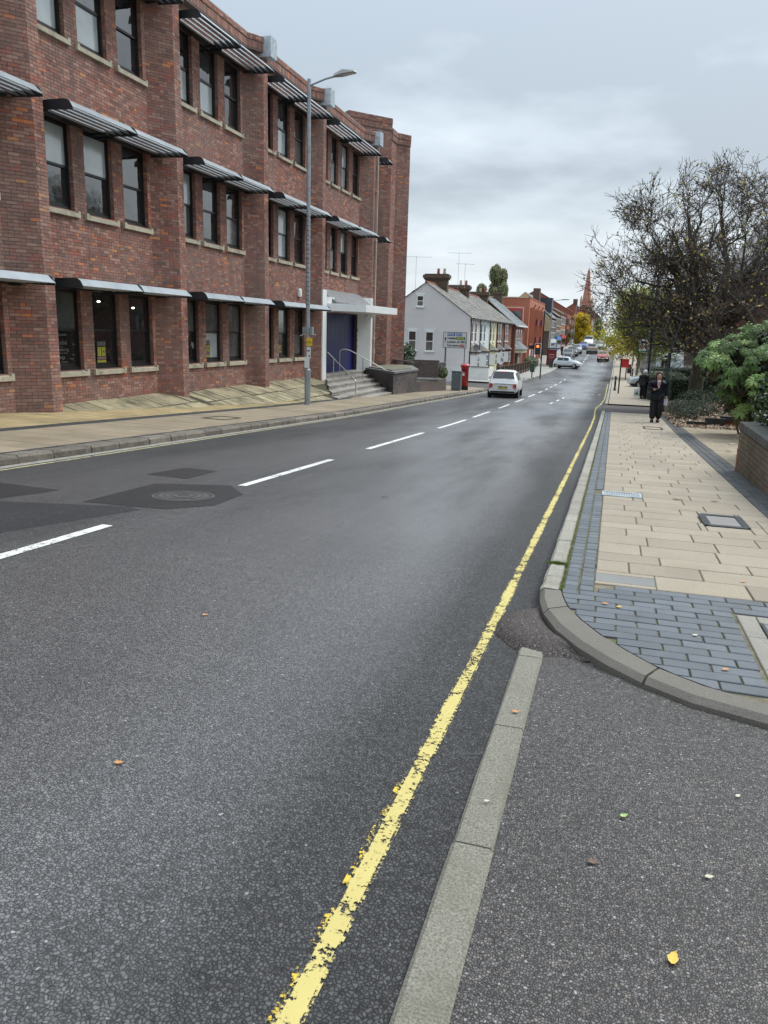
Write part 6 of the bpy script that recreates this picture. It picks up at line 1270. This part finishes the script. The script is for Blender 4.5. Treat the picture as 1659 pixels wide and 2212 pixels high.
# ---------------------------------------------------------------- cars
CARG = mat('car_glass', (.018, .02, .022), .08, .1)
def car(label, cat, L_, Wd, Hh, paint, seg_, loc, rz, kind='hatch', plate=(.7, .6, .08), rear_lights=True, name='car', group=None, headlit=False):
    """seg_: list of (y, belt z, roof z, half width belt, half width roof), y from rear to front"""
    t = thing(name, label, cat, loc, rz, group); hw = Wd/2; PT = mat('car_paint_'+paint[0], paint[1], .28, .03, coat=.8)
    n = len(seg_); v = []
    for (y, zb_, zr, wb, wr) in seg_:
        lo = .27 if 0 < seg_.index((y, zb_, zr, wb, wr)) < n-1 else .32
        v += [(-wb*.93, y, lo), (-wb, y, lo+.16), (-wb*1.0, y, (lo+zb_)/2+.08), (-wb*.95, y, zb_), (-wr, y, zr), (-wr*.55, y, zr+.035), (wr*.55, y, zr+.035), (wr, y, zr), (wb*.95, y, zb_), (wb*1.0, y, (lo+zb_)/2+.08), (wb, y, lo+.16), (wb*.93, y, lo)]
    k = 12; f = [(j*k+i, j*k+(i+1) % k, (j+1)*k+(i+1) % k, (j+1)*k+i) for j in range(n-1) for i in range(k)]; f += [tuple(range(k)), tuple(reversed(range((n-1)*k, n*k)))]
    m = MB(); m.add(v, [tuple(reversed(q)) for q in f]); bo = m.build('body', PT, t, smooth=True, world=False); ss = bo.modifiers.new('subdivision', 'SUBSURF'); ss.levels = 1; ss.render_levels = 2
    def lerp(y):
        for a, b in zip(seg_[:-1], seg_[1:]):
            if a[0] <= y <= b[0]: q = (y-a[0])/(b[0]-a[0]+1e-9); return [a[i]*(1-q)+b[i]*q for i in range(5)]
        return seg_[-1]
    cab = [s for s in seg_ if s[2]-s[1] > .25]; ya, yb = cab[0][0], cab[-1][0]
    G_ = CARG
    for s in (-1, 1): # side glass
        pts = [lerp(q) for q in np.linspace(ya+.12, yb-.08, 7)]; m = MB(); vv = []
        for p in pts:
            for q in (.12, .86): w = p[3]*.95*(1-q)+p[4]*q; z = p[1]*(1-q)+p[2]*q; vv.append((s*(w+.012), p[0], z))
        m.add(vv, [(2*i, 2*i+1, 2*i+3, 2*i+2) for i in range(6)]); m.build('side_window', G_, t, world=False)
        m = MB(); p = lerp((ya+yb)/2+.1); m.obox((s*(p[3]*.95+.02), p[0], p[1]), (s*(p[4]+.016), p[0]-.03, p[2]-.06), .05, .02); m.build('door_pillar', PT, t, world=False)
        m = MB(); p = lerp(yb-.05); m.box(s*(p[3]+.02), s*(p[3]+.19), p[0]-.05, p[0]+.07, p[1]+.0, p[1]+.13); m.build('door_mirror', PT, t, world=False)
    def screen(a, b, nm):  # a: outer station (low), b: roof station
        m = MB(); e = .015*(1 if a[0] > b[0] else -1)
        q0, q1 = .12, .9; vv = []
        for q in (q0, q1):
            y = a[0]*(1-q)+b[0]*q; z = a[2]*(1-q)+b[2]*q+.035; w = (a[4]*(1-q)+b[4]*q)*.9
            vv += [(-w, y+e, z+.01), (-w*.5, y+e*1.6, z+.025), (w*.5, y+e*1.6, z+.025), (w, y+e, z+.01)]
        m.add(vv, [(0, 1, 5, 4), (1, 2, 6, 5), (2, 3, 7, 6)]); m.build(nm, G_, t, world=False)
    i0 = seg_.index(cab[0]); i1 = seg_.index(cab[-1]); screen(seg_[i0-1], seg_[i0], 'rear_window'); screen(seg_[i1+1], seg_[i1], 'windscreen')
    r = .31 if Hh < 1.55 else .35; wy = (seg_[0][0]+.52+.1*(L_ > 4), seg_[-1][0]-.72)
    for y in wy:
        for s in (-1, 1):
            m = MB(); m.lathe(0, 0, [(.12, -.1), (r-.04, -.1), (r, -.07), (r, .07), (r-.04, .1), (.12, .1)], 18); m.v = [(s*(hw-.11)+q[2], y+q[0], r+q[1]) for q in m.v]; wh = m.build('wheel', M_RUBBER, t, world=False)
            m = MB(); n_ = 14; m.lathe(0, 0, [(.19, .0), (.17, .015), (.03, .02)], n_); m.v = [(s*(hw-.005)+q[2]*s, y+q[0], r+q[1]) for q in m.v]; m.build('hubcap', mat('hub_silver', (.4, .41, .42), .35, metal=.6), wh, world=False)
            m = MB(); m.lathe(0, 0, [(r+.05, 0), (r+.05, .02), (.02, .02)], 18); m.v = [(s*(seg_[2][3]*.965+q[2]), y+q[0], r+.01+max(q[1], -.12)) for q in m.v]; m.build('wheel_arch', M_RUBBER, t, world=False)
    a, b = seg_[0], seg_[1]; ry = a[0]-.012; fy = seg_[-1][0]+.012; za, zf = a[1], seg_[-1][1]
    RL_ = mat('tail_light', (.55, .05, .03), .25, coat=.5); HL = mat('head_light', (.75, .77, .78), .15, coat=.6)
    for s in (-1, 1):
        m = MB(); m.box(s*(a[3]*.74), s*(a[3]*.99), ry-.0, ry+.16, za-.17, za+.05); m.build('tail_light', RL_, t, world=False)
        m = MB(); e = seg_[-1]; m.box(s*(e[3]*.52), s*(e[3]*.98), fy-.16, fy+.015, zf-.2, zf-.03); m.build('headlight', HL, t, world=False)
    m = MB(); m.box(-.26, .26, ry-.022, ry-.002, za-.22, za-.11); m.build('number_plate', mat('plate_yellow', (.62, .50, .12), .5), t, world=False)
    m = MB(); m.box(-.26, .26, fy+.002, fy+.02, .36, .47); m.build('number_plate', WP, t, world=False)
    m = MB(); m.box(-e[3]*.6, e[3]*.6, fy-.01, fy+.016, .36, zf-.2); m.build('grille', M_BLACK, t, world=False)
    m = MB(); m.box(-a[3]*.9, a[3]*.9, ry-.015, ry+.1, .34, .42); m.build('rear_bumper_trim', M_BLACK, t, world=False); m = MB(); m.box(-hw*.82, hw*.82, seg_[0][0]+.25, seg_[-1][0]-.25, .14, .3); m.build('underbody', M_RUBBER, t, world=False)
    return t
H1 = lambda L_, Wd, Hh: [(-L_/2, .76, .78, Wd*.44, Wd*.38), (-L_/2+.09, .92, 1.0, Wd*.485, Wd*.40), (-L_/2+.42, .93, Hh-.08, Wd*.495, Wd*.335), (-L_/2+.85, .93, Hh-.03, Wd*.5, Wd*.36), (-.05, .92, Hh-.03, Wd*.5, Wd*.365), (.35, .92, Hh-.1, Wd*.5, Wd*.35), (1.02, .93, .96, Wd*.495, Wd*.40), (L_/2-.35, .86, .88, Wd*.485, Wd*.39), (L_/2-.06, .74, .76, Wd*.46, Wd*.36), (L_/2, .60, .62, Wd*.42, Wd*.33)]
def SV(L_, Wd, Hh): return [(-L_/2, .92, .94, Wd*.44, Wd*.38), (-L_/2+.12, 1.05, 1.12, Wd*.485, Wd*.4), (-L_/2+.45, 1.08, Hh-.08, Wd*.5, Wd*.36), (-L_/2+1, 1.07, Hh-.03, Wd*.5, Wd*.37), (.1, 1.04, Hh-.03, Wd*.5, Wd*.375), (.5, 1.03, Hh-.1, Wd*.5, Wd*.36), (1.15, 1.02, 1.05, Wd*.495, Wd*.41), (L_/2-.35, .94, .97, Wd*.49, Wd*.4), (L_/2-.05, .78, .8, Wd*.45, Wd*.36), (L_/2, .6, .62, Wd*.4, Wd*.3)]
def lowc(L_, Wd, Hh): return [(-L_/2, .74, .76, Wd*.42, Wd*.36), (-L_/2+.15, .88, .92, Wd*.475, Wd*.4), (-L_/2+.95, .90, Hh-.07, Wd*.495, Wd*.35), (-.3, .9, Hh-.03, Wd*.5, Wd*.355), (.1, .89, Hh-.09, Wd*.5, Wd*.345), (.85, .88, .9, Wd*.495, Wd*.4), (L_/2-.35, .74, .76, Wd*.48, Wd*.38), (L_/2-.05, .6, .62, Wd*.44, Wd*.33), (L_/2, .48, .5, Wd*.38, Wd*.3)]
fz = gz(43.5)
t = car('small round white hatchback driving away with its brake light on', 'car', 3.55, 1.66, 1.5, ('white', (.78, .78, .76)), H1(3.55, 1.66, 1.5), (-5.72, 43.3, fz), .035)
m = MB(); m.box(-.12, .12, -1.42, -1.36, 1.40, 1.445); m.build('high_brake_light', mat('brake_lit', (.9, .08, .05), .3, emis=(1, .08, .03), es=1.2), t, world=False)
m = MB(); m.tube([(0, -1.0, 1.5), (0, -1.2, 1.62)], .01, 4); m.build('aerial', M_BLACK, t, world=False)
m = MB()
for k in range(7):
    if k != 4: m.box(-.225+k*.067, -.185+k*.067, -1.815, -1.8095, .61, .68)
m.build('plate_characters', M_BLACK, t, world=False)
def gcar(x, y): return (x, y, gz(y))
car('pale silver blue hatchback turning across the junction, seen from its side', 'car', 3.43, 1.63, 1.47, ('silver_blue', (.62, .67, .70)), H1(3.43, 1.63, 1.47), gcar(-5.95, 103.5), math.radians(-100))
FR_ = math.pi
car('red hatchback coming towards the camera on the right lane', 'car', 3.95, 1.74, 1.45, ('red', (.34, .02, .035)), H1(3.95, 1.74, 1.45), gcar(-1.85, 121.5), FR_)
car('white off road car coming towards the camera behind the red one', 'car', 4.4, 1.83, 1.68, ('white', (.78, .78, .76)), SV(4.4, 1.83, 1.68), gcar(-.85, 142), FR_)
car('taupe sport utility car driving away', 'car', 4.4, 1.85, 1.66, ('taupe', (.36, .32, .28)), SV(4.4, 1.85, 1.66), gcar(-4.15, 142), 0)
car('dark grey hatchback parked nearest in the left bay', 'car', 3.9, 1.74, 1.5, ('dark_grey', (.035, .04, .045)), H1(3.9, 1.74, 1.5), gcar(-7.1, 124), FR_, group='cars parked in the left bay')
car('black car parked second in the left bay', 'car', 4.2, 1.78, 1.5, ('black', (.02, .022, .025)), H1(4.2, 1.78, 1.5), gcar(-6.9, 131.5), FR_, group='cars parked in the left bay')
car('silver car parked third in the left bay', 'car', 4.2, 1.78, 1.55, ('silver', (.34, .38, .39)), SV(4.2, 1.78, 1.55), gcar(-6.65, 139), FR_, group='cars parked in the left bay')
car('blue estate parked beside the white van', 'car', 4.2, 1.78, 1.5, ('blue', (.03, .05, .24)), H1(4.2, 1.78, 1.5), gcar(-6.3, 158), FR_, group='cars parked in the left bay')
car('low silver coupe coming down the hill', 'car', 4.3, 1.8, 1.32, ('silver', (.34, .38, .39)), lowc(4.3, 1.8, 1.32), gcar(-3.0, 163), FR_)
def van(label, paint, loc, Wd=2.0, Hh=2.3, L_=5.2, rz=0):
    return car(label, 'van', L_, Wd, Hh, paint, [(-L_/2, 1.15, Hh-.1, Wd*.47, Wd*.44), (-L_/2+.05, 1.15, Hh-.03, Wd*.5, Wd*.46), (-.8, 1.15, Hh-.0, Wd*.5, Wd*.46), (.9, 1.15, Hh-.05, Wd*.5, Wd*.45), (1.6, 1.15, 1.25, Wd*.49, Wd*.43), (L_/2-.1, 1.0, 1.05, Wd*.46, Wd*.4), (L_/2, .7, .75, Wd*.42, Wd*.36)], loc, rz, name='van')
van('white van parked below the yellow tree', ('white', (.78, .78, .76)), gcar(-5.9, 172), rz=FR_); van('dark navy van heading uphill partly hidden by the street tree', ('navy', (.012, .015, .04)), gcar(-1.6, 168))
car('grey car parked in the side road behind the elderly pedestrian', 'car', 4.1, 1.76, 1.5, ('silver', (.34, .38, .39)), H1(4.1, 1.76, 1.5), (3.15, 66, gz(66)+.02), math.radians(100))
car('far dark car near the top of the road', 'car', 4.2, 1.78, 1.5, ('black', (.02, .022, .025)), H1(4.2, 1.78, 1.5), gcar(.0, 225), FR_)
# ---------------------------------------------------------------- people
SKIN = mat('skin', (.55, .33, .25), .55, .06); HAIRD = mat('dark_hair', (.035, .018, .012), .6, .4, 60); HAIRW = mat('white_hair', (.62, .60, .54), .7, .15, 60)
NAVY = mat('navy_quilted_nylon', (.006, .007, .014), .55, .2, 3, spec=.3); TROU = mat('black_trousers', (.007, .007, .009), .8, .2); SHOE = mat('black_shoe', (.006, .006, .006), .5); PINK = mat('pale_pink_top', (.66, .42, .40), .8, .05)
def skinned(name, verts, edges, radii, mt, parent, sub=2):
    me = bpy.data.meshes.new(name); me.from_pydata(verts, edges, []); o = bpy.data.objects.new(name, me); COL.objects.link(o)
    s = o.modifiers.new('skin', 'SKIN'); s.use_smooth_shade = True
    for i, r in enumerate(radii): me.skin_vertices[0].data[i].radius = (r, r) if not isinstance(r, tuple) else r
    me.skin_vertices[0].data[0].use_root = True
    o.modifiers.new('sub', 'SUBSURF').levels = sub; o.modifiers['sub'].render_levels = sub
    dg = bpy.context.evaluated_depsgraph_get(); dg.update(); m2 = bpy.data.meshes.new_from_object(o.evaluated_get(dg)); bpy.data.objects.remove(o); m2.materials.clear(); m2.materials.append(mt)
    for p in m2.polygons: p.use_smooth = True
    return put(name, m2, parent, world=False)
def ell(name, c, r, mt, parent, tilt=0):
    m = MB(); n = 14; b = []
    prof = [(math.sin(a)*1.0, -math.cos(a)) for a in np.linspace(.02, math.pi-.02, 10)]
    m.lathe(0, 0, [(p, z) for p, z in prof], n); ct, st2 = math.cos(tilt), math.sin(tilt)
    m.v = [(c[0]+x*r[0], c[1]+y*r[1]*ct-z*r[2]*st2, c[2]+y*r[1]*st2+z*r[2]*ct) for x, y, z in m.v]; return m.build(name, mt, parent, smooth=True, world=False)
def person(label, loc, rz, pose, jac, trou, hair, width=1.0, fingers=True):
    t = thing('person', label, 'person', loc, rz); P = pose; V = []; E_ = []; Rr = []; ix = {}
    def V_(k, r): ix[k] = len(V); V.append(P[k]); Rr.append(r)
    for k, r in (('pelvis', .13), ('waist', .125), ('chest', .15), ('neck0', .075), ('neck', .055), ('head0', .085), ('head', .10), ('crown', .085), ('shl', .07), ('ell', .045), ('wrl', .032), ('pal', .034), ('shr', .07), ('elr', .045), ('wrr', .032), ('par', .034), ('hil', .095), ('knl', .065), ('anl', .045), ('tol', .04), ('hir', .095), ('knr', .065), ('anr', .045), ('tor', .04)): V_(k, r*(width if k in ('pelvis', 'waist', 'chest', 'hil', 'hir') else 1))
    for a, b in (('pelvis', 'waist'), ('waist', 'chest'), ('chest', 'neck0'), ('neck0', 'neck'), ('neck', 'head0'), ('head0', 'head'), ('head', 'crown'), ('neck0', 'shl'), ('shl', 'ell'), ('ell', 'wrl'), ('wrl', 'pal'), ('neck0', 'shr'), ('shr', 'elr'), ('elr', 'wrr'), ('wrr', 'par'), ('pelvis', 'hil'), ('hil', 'knl'), ('knl', 'anl'), ('anl', 'tol'), ('pelvis', 'hir'), ('hir', 'knr'), ('knr', 'anr'), ('anr', 'tor')): E_.append((ix[a], ix[b]))
    if fingers:
        for s, w in (('pal', 'wrl'), ('par', 'wrr')):
            d = np.array(P[s])-np.array(P[w]); d /= np.linalg.norm(d); sd = np.cross(d, (0, 0, 1.)) if abs(d[2]) < .8 else np.array((0, 1, 0.)); sd /= np.linalg.norm(sd); cr = np.cross(sd, d)
            for q, L_ in zip((-.027, -.009, .009, .027), (.062, .074, .07, .054)):
                a = np.array(P[s])+sd*q+d*.015; V.append(tuple(a)); Rr.append(.0095); V.append(tuple(a+d*L_*.55)); Rr.append(.009); V.append(tuple(a+d*L_*.85+cr*.022)); Rr.append(.008); n = len(V); E_ += [(ix[s], n-3), (n-3, n-2), (n-2, n-1)]
            a = np.array(P[w])*.5+np.array(P[s])*.5+sd*.03; V.append(tuple(a)); Rr.append(.011); V.append(tuple(a+sd*.02+d*.045)); Rr.append(.009); n = len(V); E_ += [(ix[s], n-2), (n-2, n-1)]
    skinned('body', V, E_, Rr, SKIN, t)
    def sub(keys, edges, radii, nm, mt): return skinned(nm, [P[k] for k in keys], edges, radii, mt, t)
    w = width
    sub(['waist', 'chest', 'neck0', 'shl', 'ell', 'wrl', 'shr', 'elr', 'wrr', 'pelvis'], [(9, 0), (0, 1), (1, 2), (2, 3), (3, 4), (4, 5), (2, 6), (6, 7), (7, 8)], [(.235*w, .17*w), (.25*w, .175*w), (.15, .12), .13, .105, .072, .13, .105, .072, (.235*w, .17*w)], 'jacket', jac)
    sub(['pelvis', 'hil', 'knl', 'anl', 'hir', 'knr', 'anr'], [(0, 1), (1, 2), (2, 3), (0, 4), (4, 5), (5, 6)], [(.19*w, .15*w), .14*w, .115, .105, .14*w, .115, .105], 'trousers', trou)
    for k in ('l', 'r'): a, b = np.array(P['an'+k]), np.array(P['to'+k]); m = (a+b)/2; m[2] = P['to'+k][2]-.0; ell('shoe', (m[0], m[1]-.02, m[2]+.01), (.062, .16, .066), SHOE, t)
    h = np.array(P['head']); hr = np.array(P['crown'])
    return t
# woman: walks towards the camera (local -y is forward), looking down at a phone in her right hand (photo left)
pose = dict(pelvis=(0, 0, .93), waist=(0, 0, 1.08), chest=(0, -.01, 1.25), neck0=(0, .0, 1.38), neck=(0, -.03, 1.44), head0=(0, -.05, 1.50), head=(0, -.065, 1.56), crown=(0, -.05, 1.60), shl=(.165, .0, 1.325), ell=(.25, .03, 1.08), wrl=(.28, -.02, .88), pal=(.28, -.04, .81), shr=(-.165, .0, 1.325), elr=(-.25, -.02, 1.09), wrr=(-.12, -.26, 1.10), par=(-.055, -.29, 1.12), hil=(.10, 0, .88), knl=(.11, -.06, .50), anl=(.085, .08, .10), tol=(.085, -.06, .04), hir=(-.10, 0, .88), knr=(-.10, -.04, .48), anr=(-.10, -.06, .09), tor=(-.10, -.2, .04))
wl = (1.44, 27.4, pr(1.44, 27.4)); t = person('woman in a navy padded jacket walking towards the camera and looking at her phone', wl, math.radians(-3), pose, NAVY, TROU, HAIRD, 1.03)
for k in range(6):
    m = MB(); z = .90+.085*k; n = 20; rx, ry = (.238, .188) if k < 4 else (.234, .185); m.tube([(rx*math.cos(q*6.2832/n), ry*math.sin(q*6.2832/n)*1.0-.003, z) for q in range(n+1)], .011, 5, cap=False); m.build('quilt_ridge', NAVY, t, world=False)
m = MB(); m.add([(-.05, -.165, 1.385), (.06, -.165, 1.385), (.055, -.188, 1.25), (.015, -.196, 1.12), (-.035, -.19, 1.25), (-.05, -.12, 1.40), (.06, -.12, 1.40)], [(0, 4, 3, 2, 1), (5, 0, 1, 6)]); m.build('pink_top', PINK, t, world=False)
m = MB(); m.tube([(-.1, .03, 1.40), (-.09, -.08, 1.40), (-.06, -.14, 1.33)], [.035, .035, .02], 8); m.tube([(.1, .03, 1.40), (.09, -.08, 1.40), (.07, -.14, 1.33)], [.035, .035, .02], 8); m.build('collar', NAVY, t, world=False)
ell('hair', (0, -.025, 1.60), (.115, .125, .10), HAIRD, t, .2); ell('hair_side', (.092, -.03, 1.525), (.035, .075, .09), HAIRD, t); ell('hair_side', (-.092, -.03, 1.525), (.035, .075, .09), HAIRD, t)
ell('face', (0, -.085, 1.525), (.078, .083, .108), SKIN, t, .25); m = MB(); m.tube([(0, -.165, 1.545), (0, -.185, 1.515)], [.008, .014], 6); m.build('nose', SKIN, t, world=False)
m = MB(); m.box(-.07, .07, -.172, -.165, 1.553, 1.559)
for s in (-1, 1): m.box(s*.012, s*.06, -.174, -.167, 1.528, 1.533); m.box(s*.058, s*.062, -.174, -.168, 1.53, 1.558)
m.build('glasses', M_BLACK, t, world=False); m = MB(); m.box(-.022, .022, -.166, -.158, 1.478, 1.486); m.build('mouth', mat('lips', (.38, .12, .11), .6), t, world=False)
o = bx('mobile_phone', M_BLACK, None, -.0, .0, 0, 0, 0, 0) if False else None
m = MB(); m.obox((wl[0]-.10, wl[1]-.31, wl[2]+1.135), (wl[0]+.05, wl[1]-.325, wl[2]+1.15), .075, .012); tag(m.build('mobile_phone', M_BLACK), 'black mobile phone in the walking woman\'s hand', 'phone')
m = MB(); m.obox((wl[0]+.27, wl[1]-.06, wl[2]+.80), (wl[0]+.23, wl[1]-.05, wl[2]+.60), .012, .16, up=(1, 0, 0)); tag(m.build('folded_paper', mat('paper_lilac', (.68, .68, .80), .7)), 'folded white paper hanging from the walking woman\'s other hand', 'paper')
# elderly person at the bus stop, back view
pose2 = dict(pelvis=(0, 0, .88), waist=(0, 0, 1.02), chest=(0, -.03, 1.2), neck0=(0, -.05, 1.32), neck=(0, -.08, 1.38), head0=(0, -.1, 1.43), head=(0, -.11, 1.49), crown=(0, -.1, 1.52), shl=(.17, -.03, 1.3), ell=(.23, .0, 1.05), wrl=(.24, -.03, .83), pal=(.24, -.04, .77), shr=(-.17, -.03, 1.3), elr=(-.23, .0, 1.05), wrr=(-.22, -.12, .85), par=(-.2, -.18, .82), hil=(.09, 0, .84), knl=(.1, -.03, .46), anl=(.1, 0, .09), tol=(.1, -.13, .04), hir=(-.09, 0, .84), knr=(-.1, -.03, .46), anr=(-.1, 0, .09), tor=(-.1, -.13, .04))
el = (1.62, 46.2, pr(1.6, 46.2)); t = person('white haired person in a black coat standing at the bus stop', el, math.radians(150), pose2, mat('black_coat', (.008, .008, .009), .8), TROU, HAIRW, 1.05)
ell('hair', (0, -.08, 1.50), (.115, .125, .125), HAIRW, t); ell('face', (0, -.15, 1.45), (.07, .06, .09), SKIN, t)
m = MB(); x, y, z = el[0]-.32, el[1], el[2]; m.prism([(x-.17, y-.06), (x+.15, y-.06), (x+.15, y+.06), (x-.17, y+.06)], z+.12, [z+.5, z+.62, z+.62, z+.5]); b = m.build('carrier_bag', WP); m = MB(); m.box(x-.1, x+.08, y-.068, y-.061, z+.25, z+.33); m.box(x-.02, x+.04, y-.07, y-.062, z+.2, z+.42); m.build('printed_mark', mat('print_green', (.04, .2, .08), .5), b); m = MB(); m.tube([(x-.1, y, z+.52), (x+.08, y, z+.78), (x+.1, y, z+.58)], .01, 4); m.build('handle', WP, b); tag(b, 'white carrier bag with green print held by the white haired person', 'bag')
for lb, x, y, c in (('distant pedestrian in dark clothes outside the blue fronted shop', -8.6, 131, M_BLACK), ('distant pedestrian in navy on the right pavement behind the street tree', 2.6, 100, NAVY)):
    person(lb, (x, y, gz(y)+.12), 1.2, pose2, c, TROU, HAIRD, 1, False); ell('hair', (0, -.08, 1.50), (.105, .115, .115), HAIRD, bpy.data.objects[-1]) if False else None
# ---------------------------------------------------------------- small litter
ro = random.Random(3)
FL_ = {'y': mat('fallen_leaf_yellow', (.66, .42, .06), .6, .2, 60), 'o': mat('fallen_leaf_orange', (.50, .24, .09), .7, .2, 60), 'b': mat('fallen_leaf_brown', (.16, .10, .07), .8, .2, 60), 'p': mat('fallen_leaf_pale', (.50, .47, .36), .8, .2, 60), 'g': mat('fallen_leaf_green', (.30, .42, .14), .6, .2, 60)}
def fleaf(label, x, y, s, a, k, zf=None):
    z = (zf(x, y) if zf else gz(y))+.008; m = MB(); n = 9; pr_ = [0, .28, .42, .5, .46, .36, .3, .16, 0]; up = []; lo = []
    for i in range(n): u = i/(n-1)-.5; w = pr_[i]*.62+ro.uniform(-.03, .03)*(0 < i < n-1); c = .05*(u*u*2.0); up.append((u*s, w*s, (c+.06*ro.random())*s)); lo.append((u*s, -w*s*.8, (c+.05*ro.random())*s))
    mid = [(u_[0], (u_[1]+l_[1])/2, min(u_[2], l_[2])*.4) for u_, l_ in zip(up, lo)]; vv = up+mid+lo; ca, sa = math.cos(a), math.sin(a); vv = [(x+p[0]*ca-p[1]*sa, y+p[0]*sa+p[1]*ca, z+p[2]) for p in vv]
    m.add(vv, [(i, i+1, n+i+1, n+i) for i in range(n-1)]+[(n+i, n+i+1, 2*n+i+1, 2*n+i) for i in range(n-1)]); o = m.build('fallen_leaf', FL_[k]); tag(o, label, 'leaf', 'fallen leaves on the ground')
dz_ = lambda x, y: dvz(x, y)+.001
for a in (('curled yellow leaf on the driveway near the bottom right', .305, 1.96, .055, 1.3, 'y', dz_), ('small pale green leaf on the driveway', .18, 2.62, .035, .7, 'g', dz_), ('brown leaf lying beside the flush kerb on the driveway', .08, 2.32, .04, .1, 'b', dz_), ('pale flat leaf fragment on the right of the driveway', .44, 2.36, .032, .3, 'p', dz_), ('pale leaf on the driveway at the right edge', .60, 2.9, .028, .9, 'p', dz_), ('orange leaf on the flush kerb top', -.30, 3.36, .042, .2, 'o', lambda x, y: gz(y)+.024), ('cream leaf on the upper flush kerb', -.31, 2.55, .025, .3, 'p', lambda x, y: gz(y)+.024),
    ('yellow leaf on the blue pavers', .17, 5.02, .045, .4, 'y', pr), ('pinkish leaf next to the yellow one on the blue pavers', .08, 5.06, .05, .1, 'o', pr), ('pale leaf on the pavers near the right edge', .60, 4.62, .045, .8, 'p', pr), ('orange leaf on the pavers near the border slabs', .70, 4.1, .045, .3, 'o', pr), ('orange leaf on the tan slabs by the right edge', 1.08, 6.1, .05, .2, 'o', pr), ('dark brown leaf on the slabs above the iron cover', .9, 10.1, .12, .1, 'b', pr), ('second dark leaf on the slabs near the dark paver strip', 1.35, 10.2, .1, .2, 'b', pr), ('pale leaf in the middle of the far pavement', 1.0, 19.6, .16, .3, 'p', pr),
    ('orange leaf in the middle of the road', -2.35, 4.1, .0455, .2, 'o', None), ('small orange leaf low on the left of the road', -1.75, 2.35, .04, .3, 'o', None), ('tiny dark leaf on the carriageway', -2.6, 9.0, .09, .4, 'b', None), ('pale leaf on the forecourt', 2.9, 20.2, .2, .2, 'p', pr), ('brown leaf on the forecourt', 2.5, 17.8, .15, .5, 'b', pr)): fleaf(*a)
# loose grit
m = MB()
for _ in range(2600):
    x = ro.uniform(-.22, 1.6); y = ro.uniform(1.2, 5.0)
    if y > 3.4 and x > float(np.interp(y, [3.4, 3.7, 4.1, 4.9], [1.2, .4, 0, -.3])): continue
    if ro.random() < .75 and not (x < -.12 or y > 3.7): 
        if ro.random() < .6: continue
    s = ro.uniform(.0015, .0042); z = dvz(x, y); p = [(x+ro.uniform(-s, s), y+ro.uniform(-s, s), z) for _ in range(3)]; m.add(p+[(x, y, z+s*1.2)], [(0, 1, 3), (1, 2, 3), (2, 0, 3)], 0, ro.random())
for _ in range(1500):
    x = ro.uniform(-5.5, -.5); y = ro.uniform(1.2, 9); s = ro.uniform(.0018, .005); z = gz(y)+.001; p = [(x+ro.uniform(-s, s), y+ro.uniform(-s, s), z) for _ in range(3)]; m.add(p+[(x, y, z+s*1.2)], [(0, 1, 3), (1, 2, 3), (2, 0, 3)], 0, ro.random())
m.build('loose_grit', leafmat('grit', [(0, (.08, .075, .07)), (.5, (.25, .21, .17)), (.85, (.45, .42, .36)), (1, (.65, .62, .55))], .8), kind='stuff')
# moss and grass in the kerb joint
m = MB()
for _ in range(5200):
    y = 5.3+27*ro.random()**1.7; x = -.222+ro.gauss(0, .006); 
    if ro.random() < .12: x = ro.choice([-.107, -.003])+ro.gauss(0, .004)
    h = ro.uniform(.004, .014)*(2.2 if 5.9 < y < 6.1 else 1); z = pr(x, y)-.004; a = ro.random()*6.28; w = .003
    m.add([(x-w*math.cos(a), y-w*math.sin(a), z), (x+w*math.cos(a), y+w*math.sin(a), z), (x+ro.gauss(0, .006), y+ro.gauss(0, .006), z+h)], [(0, 1, 2)], 0, ro.random())
for _ in range(700):
    x = -.3+ro.gauss(0, .035); y = 6.05+ro.gauss(0, .012); z = pr(x, y)-.002; a = ro.random()*6.28; m.add([(x-.003*math.cos(a), y-.003*math.sin(a), z), (x+.003*math.cos(a), y+.003*math.sin(a), z), (x+ro.gauss(0, .012), y+ro.gauss(0, .012), z+ro.uniform(.01, .03))], [(0, 1, 2)], 0, ro.random())
m.build('moss_and_grass', leafmat('moss', [(0, (.05, .08, .015)), (.6, (.13, .19, .03)), (1, (.26, .30, .06))], .9), kind='stuff')
